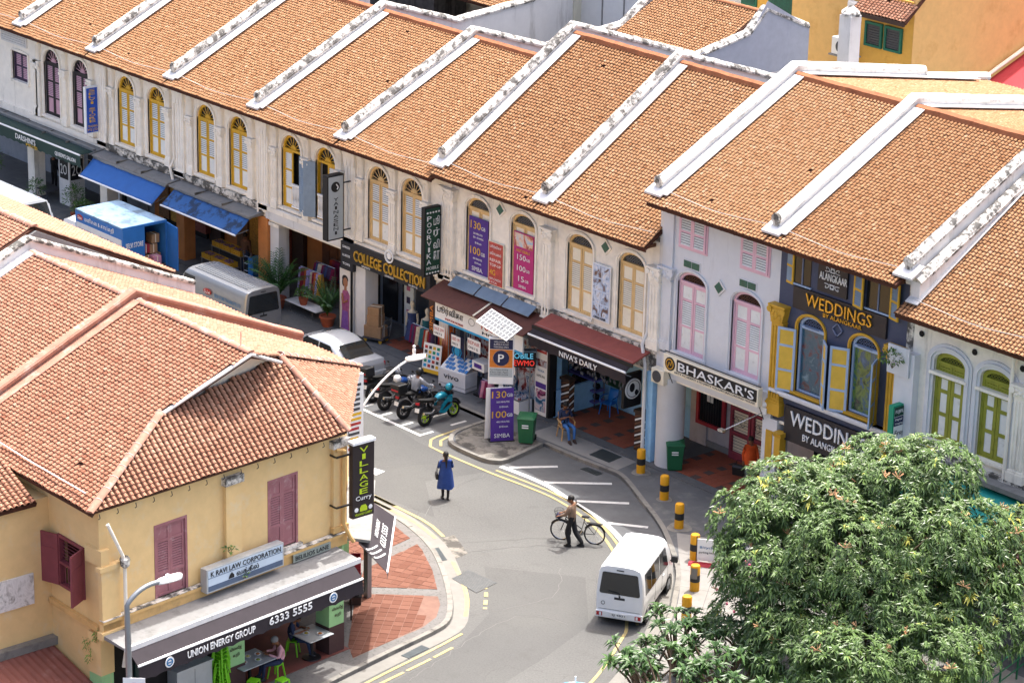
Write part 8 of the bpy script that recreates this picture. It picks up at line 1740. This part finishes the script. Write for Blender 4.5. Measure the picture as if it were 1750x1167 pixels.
RIDE = dict(SIT); RIDE.update(pelvis=(-.1, 0, .9), spine=(-.08, 0, 1.08), chest=(-.02, 0, 1.28), neck=(.03, 0, 1.42), head0=(.06, 0, 1.5), head1=(.08, 0, 1.58), shL=(-.01, .18, 1.34), shR=(-.01, -.18, 1.34), elL=(.15, .3, 1.15), wrL=(.4, .32, 1.05), elR=(.15, -.3, 1.15), wrR=(.4, -.32, 1.05), hipL=(-.08, .12, .88), hipR=(-.08, -.12, .88), knL=(.25, .22, .7), knR=(.25, -.22, .7), anL=(.02, .26, .32), anR=(.0, -.26, .32), toL=(.15, .27, .27), toR=(.13, -.27, .27))
person('motorcycle rider in helmet and grey jacket on the black motorcycle', (29.04, -3.35, 0), R(92), RIDE, 'c_grey', 'c_black', sleeves=True, helmet='black', rad=dict(chest=.19, spine=.17, sh=.1, el=.075, wr=.05))
person('woman in a draped green sari among the clothes racks', (15.2, 2.9, .14), R(-60), None, 'c_green', 'c_green', kurta=('c_green', 1.36, .1, .2, .26), hairlen=.0)
person('man in a striped brown shirt facing into the provision shop', (12.8, .85, .14), R(120), dict(elL=(.1, .24, 1.15), wrL=(.3, .2, 1.1)), 'c_stripe', 'c_dblue')
person('dark figure standing at the salon door at the far left', (-1.9, 1.1, .14), R(100), dict(elL=(.1, .22, 1.2), wrL=(.18, .1, 1.4)), 'c_black', 'c_black', sleeves=True)
EAT = dict(SIT); EAT.update(elL=(.05, .28, .72), wrL=(.3, .12, .8), elR=(.05, -.28, .72), wrR=(.3, -.12, .8), chest=(-.06, 0, .88), neck=(0, 0, 1.01), head0=(.05, 0, 1.08), head1=(.09, 0, 1.15), shL=(-.05, .18, .95), shR=(-.05, -.18, .95))
person('man in a navy shirt eating at the pale square table', (42.08, -18.25, .12), R(38), EAT, 'c_navy', 'c_dblue')
person('grey-haired person in a pink shirt bent over the table of dishes', (43.0, -19.5, .12), R(-110), EAT, 'c_pink', 'c_navy', hair='hairg', sleeves=True)
# dark bag carried by the person in orange, black handbag of the woman in blue
t = lthing('bag', 'black bag hanging from the hand of the person in orange', 'bag', (40.72, .8, .45), R(20)); m = MB(); m.loft([[(x * .2, y * .1, z) for x, y in ((-1, -1), (1, -1), (1, 1), (-1, 1))] for z in (0,)] + [[(x * .22, y * .11, .28) for x, y in ((-1, -1), (1, -1), (1, 1), (-1, 1))], [(x * .18, y * .06, .36) for x, y in ((-1, -1), (1, -1), (1, 1), (-1, 1))]]); m.build('bag_body', 'black', t, bevel=.02); m = MB(); m.tube([(-.12, 0, .35), (-.08, 0, .52), (.08, 0, .52), (.12, 0, .35)], .012, 5); m.build('strap', 'black', t)
t = lthing('handbag', 'small black shoulder bag of the woman in blue', 'bag', (35.42, -7.68, .72), R(150)); MB().box(-.13, .13, -.04, .04, 0, .2).build('bag_body', 'black', t, bevel=.02); m = MB(); m.tube([(-.1, 0, .2), (-.02, -.06, .6), (.1, 0, .2)], .008, 5); m.build('strap', 'black', t)
# ------------------------------------------------------------------ plants
def leafmat(name, a, b, c='c9c55a', trans=.25):
    k = NT(name); t = k.attr('tone'); cc = k.mix(t, col(a), col(b)); cc = k.mix(k.ramp(t, .93, .97), cc, col(c)); m = k.out(cc, .38, 0, .6)
    k.b.inputs['Transmission Weight'].default_value = 0; 
    tr = k.n.new('ShaderNodeBsdfTranslucent'); k.link(cc, tr.inputs[0]); mx = k.n.new('ShaderNodeMixShader'); mx.inputs[0].default_value = trans; out = k.n['Material Output']; k.link(k.b.outputs[0], mx.inputs[1]); k.link(tr.outputs[0], mx.inputs[2]); k.link(mx.outputs[0], out.inputs[0]); return m
M['mango'] = leafmat('mango_leaf', '2a4621', '728d49', trans=.16); M['frang'] = leafmat('frangipani_leaf', '254521', '5b7d3c', trans=.15); M['palm'] = leafmat('palm_leaf', '27511f', '4f7d34'); M['shrub'] = leafmat('shrub_leaf', '30561f', '6f9440'); M['bark'] = mat('bark', '6b5a48', .9, var=.3, scale=6, bump=.5, bscale=20); M['flower'] = mat('mango_flower', 'c79a72', .8, var=.2); M['bloom'] = mat('pink_bloom', 'd0607e', .7, var=.15)
def leaves_mesh(name, mt, parent, items, seed=1):
    """items: (base point, direction, length, width, droop); each leaf is a bent, folded blade"""
    rg = np.random.default_rng(seed); V = []; F = []; T = []; n = 0
    for p, d, L_, w_, dr, tn in items:
        d = d.normalized(); s_ = d.cross(Vector((0, 0, 1))); s_ = s_.normalized() if s_.length > .05 else Vector((1, 0, 0)); up = s_.cross(d)
        m1 = p + d * L_ * .45 + up * L_ * .06; tip = p + d * L_ * .95 - Vector((0, 0, L_ * dr)); fold = up * w_ * .35
        V += [tuple(p), tuple(m1 + s_ * w_ + fold), tuple(m1 - Vector((0, 0, L_ * dr * .15))), tuple(m1 - s_ * w_ + fold), tuple(tip)]
        F += [(n, n + 1, n + 2), (n, n + 2, n + 3), (n + 1, n + 4, n + 2), (n + 3, n + 2, n + 4)]; T += [tn] * 4; n += 5
    me = bpy.data.meshes.new(name); me.from_pydata(V, [], F); me.materials.append(M[mt]); a = me.attributes.new('tone', 'FLOAT', 'FACE'); a.data.foreach_set('value', T)
    o = bpy.data.objects.new(name, me); COL.objects.link(o); attach(o, parent) if parent in WLOC.values() else None; o.parent = parent
    if parent.name in WLOC: o.matrix_parent_inverse = WLOC[parent.name].inverted()
    return stuff(o)
def rdir(rg, zmin=-1):
    while True:
        v = Vector((rg.gauss(0, 1), rg.gauss(0, 1), rg.gauss(0, 1))).normalized()
        if v.z >= zmin: return v
def mango():
    rg = random.Random(5); t = thing('mango_tree', 'broad mango tree with drooping leaf whorls at the lower right', 'tree', (52.3, -6.3, .1)); base = Vector((52.3, -6.3, .1)); C = Vector((52.7, -6.15, 3.4)); lobes = []
    m = MB(); m.tube([tuple(base), tuple(base + Vector((.1, .05, 1.2))), (52.2, -6.2, 2.4)], [.32, .24, .2], 10); limbs = []
    for k in range(27):
        d = rdir(rg, -.25); rad = Vector((4.1, 3.9, 2.8)); f = rg.uniform(.62, .84); p = C + Vector((d.x * rad.x * f, d.y * rad.y * f, d.z * rad.z * f + .1)); lobes.append((p, rg.uniform(.85, 1.7)))
    lobes += [(C + Vector((-2.6, .6, -.3)), 1.3), (C + Vector((2.4, 3.2, .4)), 1.4), (C + Vector((.4, 1.8, 2.2)), 1.4), (C, 1.6), (C + Vector((2.9, -1.2, -1.3)), 1.6), (C + Vector((3.2, .8, -.9)), 1.6), (C + Vector((.5, -3.2, -1.0)), 1.5)] + [(Vector(p), r) for p, r in (((55.2, -9.0, 2.2), 1.5), (53.4, -9.6, 1.9) and ((53.4, -9.6, 1.9), 1.5), ((56.2, -7.0, 2.3), 1.5), ((55.6, -10.2, 2.4), 1.3), ((51.4, -9.2, 2.1), 1.3), ((57.0, -8.6, 2.6), 1.3), ((54.3, -7.8, 3.4), 1.5))]
    for p, r in lobes: q = C.lerp(p, .45) + Vector((0, 0, -.5)); m.tube([(52.2, -6.2, 2.4), tuple(q), tuple(p)], [.1, .055, .02], 6)
    m.build('trunk', 'bark', t, smooth=60); items = []; fl = []; nb = []
    for p, r in lobes:
        sz = rg.uniform(.78, 1.2); nC = int(122 * r * r)
        for k in range(nC):
            d = rdir(rg, -.5); q = p + Vector((d.x, d.y, d.z * .8)) * r * rg.uniform(.78, 1.05)
            if q.z < .7 or noise.noise(q * .85) < -.32: continue
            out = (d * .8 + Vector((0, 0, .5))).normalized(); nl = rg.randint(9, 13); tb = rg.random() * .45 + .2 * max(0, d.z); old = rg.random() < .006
            for j in range(nl):
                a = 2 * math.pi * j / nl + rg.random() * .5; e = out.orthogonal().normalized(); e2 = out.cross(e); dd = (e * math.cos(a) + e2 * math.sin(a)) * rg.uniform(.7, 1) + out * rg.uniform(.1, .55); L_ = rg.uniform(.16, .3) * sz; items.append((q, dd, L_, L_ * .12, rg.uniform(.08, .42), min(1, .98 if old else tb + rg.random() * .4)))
            if rg.random() < .016 and d.z > .2: fl.append(q + out * .08)
    leaves_mesh('crown', 'mango', t, items); m = MB()
    for q in fl:
        for j in range(7): d = rdir(rg, 0); m.tube([tuple(q), tuple(q + d * .2)], [.008, .016], 4)
    stuff(m.build('flower_spikes', 'flower', t))
mango()
def frangipani(lab, base, h_, spread, seed, n=16, grp='frangipani shrubs at the lower edge'):
    rg = random.Random(seed); base = Vector(base); t = thing('frangipani', lab, 'shrub', tuple(base), grp); m = MB(); items = []
    for k in range(n):
        a = rg.random() * 6.28; r = spread * rg.uniform(.3, 1); tip = base + Vector((math.cos(a) * r, math.sin(a) * r, h_ * rg.uniform(.55, 1))); mid = base.lerp(tip, .5) + Vector((0, 0, .15)); m.tube([tuple(base), tuple(mid), tuple(tip)], [.05, .035, .022], 6)
        out = ((tip - mid).normalized() + Vector((0, 0, .8))).normalized(); nl = rg.randint(16, 22); tb = rg.random() * .4
        for j in range(nl):
            b = 2 * math.pi * j / nl * 2.4 + rg.random() * .4; e = out.orthogonal().normalized(); e2 = out.cross(e); dd = (e * math.cos(b) + e2 * math.sin(b)) + out * rg.uniform(-.1, .8); L_ = rg.uniform(.3, .46); items.append((tip + out * rg.uniform(-.08, .06), dd, L_, L_ * .13, rg.uniform(.1, .35), min(.92, tb + rg.random() * .5)))
    m.build('stems', 'bark', t, smooth=60); leaves_mesh('foliage', 'frang', t, items, seed)
frangipani('frangipani shrub in front of the white van', (49.75, -10.7, .1), 1.9, 1.1, 21, 18); frangipani('frangipani shrub at the bottom edge left of the mango tree', (50.4, -12.5, .1), 1.8, 1.2, 22, 20); frangipani('frangipani shrub under the left branches of the mango tree', (50.5, -8.6, .1), 2.0, 1.1, 23, 14); frangipani('frangipani shrub hiding the last bollard', (51.8, -10.9, .1), 2.1, 1.3, 24, 18)
frangipani('frangipani shrub in the bottom corner under the mango tree', (53.2, -11.6, .1), 2.0, 1.3, 26, 16); frangipani('frangipani shrub between the bollards and the mango trunk', (51.6, -9.3, .1), 1.9, 1.1, 27, 14)
frangipani('frangipani shrub at the bottom edge nearest the parasol', (52.0, -13.1, .1), 2.0, 1.3, 25, 18)
def palm(lab, loc, h_, n, seed, pot=True):
    rg = random.Random(seed); t = thing('potted_palm', lab, 'potted palm', loc, 'palms in pots'); x, y, z = loc; items = []; m2 = MB()
    if pot: m = MB(); m.lathe([(.2, 0), (.3, .34), (.33, .36), (.33, .42), (.27, .42), (.25, .36)], (x, y, z), 18); m.build('pot', 'plant_pot', t, smooth=40)
    b = Vector((x, y, z + .4))
    for k in range(n):
        a = rg.random() * 6.28; L_ = h_ * rg.uniform(.7, 1.05); lean = rg.uniform(.18, .75); pts = []
        for q in range(9): f = q / 8; pts.append(b + Vector((math.cos(a) * L_ * lean * f ** 1.2, math.sin(a) * L_ * lean * f ** 1.2, L_ * (f - .42 * lean * f * f * 1.6))))
        m2.tube([tuple(p) for p in pts], [.014] * 4 + [.008] * 5, 4); tb = rg.random() * .4
        for q in range(2, 9):
            for s in (-1, 1):
                for z2 in (0, .5):
                    p = pts[q - 1].lerp(pts[q], z2); d = (pts[q] - pts[q - 1]).normalized(); sd = d.cross(Vector((0, 0, 1))).normalized(); items.append((p, sd * s + d * .7 + Vector((0, 0, .1)), .3 * h_ / 1.6 * (1.1 - abs(q - 4.5) / 8), .022, .35, tb + rg.random() * .4))
    m2.build('stalks', 'shrub', t); leaves_mesh('fronds', 'palm', t, items, seed)
palm('tall potted palm beside the white pier of the orange shop', (16.95, -.55, .12), 2.2, 26, 31); palm('potted palm in front of the sari poster', (19.85, -.35, .12), 1.7, 22, 32)
def bush(lab, loc, h_, r, seed, pot=True, name='potted_plant', n=160):
    rg = random.Random(seed); t = thing(name, lab, 'plant', loc, 'small pot plants'); x, y, z = loc; items = []; m = MB()
    if pot: p = MB(); p.lathe([(.13, 0), (.19, .24), (.2, .28), (.16, .28)], (x, y, z), 14); p.build('pot', 'plant_pot', t, smooth=40)
    for k in range(7): a = rg.random() * 6.28; m.tube([(x, y, z + .2), (x + r * .6 * math.cos(a), y + r * .6 * math.sin(a), z + h_ * rg.uniform(.6, 1))], [.012, .006], 4)
    m.build('stems', 'bark', t)
    for k in range(n): d = rdir(rg, -.4); p = Vector((x, y, z + .25 + (h_ - .25) * .55)) + Vector((d.x * r, d.y * r, d.z * (h_ - .25) * .5)) * rg.uniform(.5, 1); items.append((p, d + Vector((0, 0, .2)), rg.uniform(.1, .18), .035, .3, rg.random() * .85))
    leaves_mesh('foliage', 'shrub', t, items, seed)
bush('small leafy plant in a terracotta pot on the white table', (18.25, -.3, .54), .7, .26, 41); bush('leafy plant beside the white logo pier', (-.6, -.6, .12), 1.1, .4, 42); bush('leafy plant at the far left edge', (-4.0, -.7, .12), 1.9, .5, 43, n=260); bush('plant in front of the salon partition', (2.3, -.5, .12), 1.5, .5, 44, n=260); bush('low plant near the cab of the blue lorry', (3.3, -.7, .12), 1.1, .5, 45, n=220)
bush('creeper hanging from the gold capital of the navy house', (48.05, -.45, 6.35), .75, .38, 46, pot=False, name='wall_creeper', n=150)
bush('weed growing from the top of the law office sign', tuple(WP(3.9, -.3, 4.3)), .35, .18, 47, pot=False, name='wall_weed', n=24); bush('weed growing below the law office sign', tuple(WP(4.3, -.45, 3.55)), .25, .12, 48, pot=False, name='wall_weed', n=16)
bush('pink flowering bush under the mango tree', (49.0, -6.6, .12), 2.2, .7, 49, pot=False, name='flowering_bush', n=200)
rg = random.Random(9); m = MB()
for k in range(60): p = Vector((49.0 + rg.gauss(0, .5), -6.9 + rg.gauss(0, .5), 1.6 + rg.gauss(0, .4))); m.ball(tuple(p), .045, 6, 4)
tag(stuff(m.build('pink_blossom', 'bloom')), 'pink blossom showing through the left side of the mango tree', 'blossom')
# ------------------------------------------------------------------ buildings behind the terrace
M['ochre_b'] = mat('wall_deep_ochre', 'cfa04a', .85, var=.08, dirt=.2, dcol='a3762c'); M['ochre_l'] = mat('wall_tan', 'd6ad6c', .85, var=.08, dirt=.35, dcol='b98a4a', dscale=.7, bump=.2, bscale=6); M['cream_b'] = mat('wall_cream_grey', 'cfcbb8', .85, var=.06, dirt=.25, dcol='aaa692', streak=True); M['white_b'] = mat('wall_off_white', 'd6d6d2', .85, var=.05, dirt=.2, dcol='b3b2ad', streak=True); M['bluegrey_w'] = mat('wall_blue_grey', 'a4a8b2', .85, var=.08, dirt=.35, dcol='858da0', dscale=.8, streak=True); M['gframe'] = mat('frame_dark_green', '14604c', .6); M['redroof'] = mat('sheet_red', 'b5343c', .6, var=.1)
# rear roof between the fourth and fifth party walls
B5 = thing('rear_house', 'rear wing with orange tiled roof and blue-grey gable wall behind the terrace', 'building', (24, 15.5, 0))
zf, yf_, zr_, yr_ = 9.4, 11.8, 11.35, 15.65
plane_roof(B5, (HB[5], yf_, zf), (1, 0, 0), (0, yr_ - yf_, zr_ - zf), [(HB[5] + .2, yf_, zf), (HB[6] - .2, yf_, zf), (HB[6] - .2, yr_, zr_), (HB[5] + .2, yr_, zr_)], 'tile', 81)
ridge_line(B5, [(HB[5] + .2, yr_, zr_), (HB[6] - .15, yr_, zr_)], mt='ridge', lime=False)
m = MB(); m.box(HB[5], HB[6] - .16, 12, 18, 4, 9.4); m.build('wall', 'cream_b', B5)
m = MB(); m.prism([(11.5, 9.0), (18.0, 9.0), (18.0, 10.55), (15.6, 11.85), (14.7, 10.6), (11.5, 10.2)], 'x', HB[6] + .155, HB[6] + .17); m.build('gable_face', 'bluegrey_w', B5, recalc=True)
t = thing('chimney_pier', 'white plastered pier beside the blue-grey gable', 'pier', (27.6, 19.3, 0)); m = MB(); m.box(27.3, 27.9, 19.0, 19.6, 0, 11.0); m.build('shaft', 'parapet', t); m = MB(); m.lathe([(.5, 0), (.5, .1), (.05, .4)], (27.6, 19.3, 11.0), 4); m.build('cap', 'coping', t)
# cream and white rear walls further left
B6 = thing('rear_house', 'cream and white rear building with a downpipe behind the terrace', 'building', (14, 18, 0))
MB().box(4, 15.6, 15.6, 20, 0, 12.5).build('wall', 'cream_b', B6); MB().box(15.6, 20.9, 16.0, 20, 0, 13).build('wall', 'white_b', B6); MB().box(12.6, 13.0, 15.3, 15.6, 0, 12).build('pilaster', 'cream_b', B6)
MB().tube([(14.0, 15.5, 5), (14.0, 15.5, 12.4)], .09, 8).build('drain_pipe', 'white', B6); 
for x in (16.9, 18.2, 19.5): MB().box(x - .03, x + .03, 15.97, 16.0, 5, 12.9).build('panel_seam', 'grey_ledge', B6)
MB().tube([(16.9, 15.95, 11.1), (17.5, 15.9, 11.3)], .06, 6).build('stub_pipe', 'dgrey', B6)
B7 = thing('rear_house', 'small black timber shed with orange tiles at the top edge', 'building', (8.5, 12, 0)); MB().box(4.5, 9.0, 13.5, 15.3, 6, 11.2).build('wall', mat('timber_black_worn', '4a4745', .9, var=.5, scale=3, streak=True, dirt=.5, dcol='1c1b1a'), B7)
plane_roof(B7, (9.2, 12.8, 9.6), (1, 0, 0), (0, 3, 1.5), [(9.2, 12.8, 9.6), (14.5, 12.8, 9.6), (14.5, 15.4, 10.9), (9.2, 15.4, 10.9)], 'tile', 83)
# ochre buildings top right
B8 = thing('rear_house', 'ochre building with green windows and a small tiled porch at the top right', 'building', (30, 24, 0))
MB().box(25.75, 28.5, 22, 24, 0, 11.3).build('wall', 'ochre_b', B8)
for x, z in ((26.5, 9.65), (27.55, 9.65)):
    o = MB().box(x - .38, x + .38, 21.95, 22, z - .42, z + .42).build('window', 'dgrey', B8); m = MB()
    for a, b, c, d in ((x - .46, x - .36, z - .5, z + .5), (x + .36, x + .46, z - .5, z + .5), (x - .36, x + .36, z - .5, z - .4), (x - .36, x + .36, z + .4, z + .5)): m.box(a, b, 21.88, 21.99, c, d)
    m.build('frame', 'gframe', o); m = MB()
    for k in range(8): m.box(x - .36, x + .36, 21.92, 21.95, z - .36 + k * .1, z - .32 + k * .1)
    m.build('louvres', 'dgrey', o)
plane_roof(B8, (25.9, 21.2, 10.65), (1, 0, 0), (0, 2.6, 1.7), [(25.9, 21.2, 10.65), (28.75, 21.2, 10.65), (28.4, 23.8, 12.35), (25.9, 23.8, 12.35)], 'tile_pink', 84, name='porch_roof'); MB().box(25.9, 28.72, 21.15, 21.25, 10.47, 10.63).build('fascia', 'wood_dark', B8)
MB().box(20.0, 28.42, 24, 34, 0, 16).build('wall', 'ochre_l', B8); MB().box(28.42, 28.52, 22.02, 34, 0, 16).build('wall', 'ochre_l', B8)
MB().box(14.5, 22.6, 25.6, 30, 0, 14).build('wall', 'ochre_b', B8); MB().box(21.2, 22.9, 24.2, 25.6, 0, 14).build('wall', 'ochre_b', B8); MB().tube([(23.4, 23.9, 4), (23.4, 23.9, 13)], .12, 8).build('drain_pipe', 'white', B8)
for x, w_, z in ((15.9, .5, 9.3), (18.0, .9, 9.3), (21.9, .3, 8.9)):
    y = 25.6 if x < 21 else 24.2; o = MB().box(x - w_, x + w_, y - .05, y, z - .9, z + .9).build('window', 'gframe', B8); MB().box(x - w_ + .12, x + w_ - .12, y - .07, y - .05, z - .75, z + .75).build('louvres', M.setdefault('gl2', mat('louvre_green', '0f4d40', .6, var=.3, scale=10)), o)
for x, y, z in ((24.3, 23.6, 10.0), (25.3, 21.7, 9.0)):
    t = thing('air_conditioner', 'white air conditioner on the ochre wall ' + ('by the downpipe' if x < 25 else 'beside the small louvred windows'), 'air conditioner', (x, y, z)); MB().box(x - .5, x + .45, y - .35, y, z - .35, z + .35).build('case', 'white', t, bevel=.02); m = MB(); m.lathe([(.25, 0), (.25, -.02), (.03, -.03)], (x, y - .36, z), 16, ax='y'); m.build('fan_grille', 'dgrey', t); MB().box(x - .6, x + .55, y - .4, y + .5, z - .42, z - .36).build('shelf', 'grey_ledge', t)
t = thing('metal_roof', 'bright red sheet roof at the top right edge', 'roof', (33, 24, 8)); m = MB(); m.poly([(28.6, 34, 10.2), (28.6, 26.4, 7.4), (38, 26.4, 7.4), (38, 34, 10.2)]); m.build('sheet', 'redroof', t); MB().tube([(28.7, 34, 10.5), (28.7, 26.2, 7.65)], .08, 6).build('edge_pipe', 'cream_s', t); MB().tube([(31.5, 34, 10.25), (31.5, 26.4, 7.45)], .05, 6).build('seam', 'white', t)
m = MB(); m.box(28.6, 45, 16.2, 16.4, 0, 9.5); tag(m.build('rear_wall', 'white_b'), 'plain white yard wall behind the pale grey house', 'wall')
flush_people()
flush_texts()
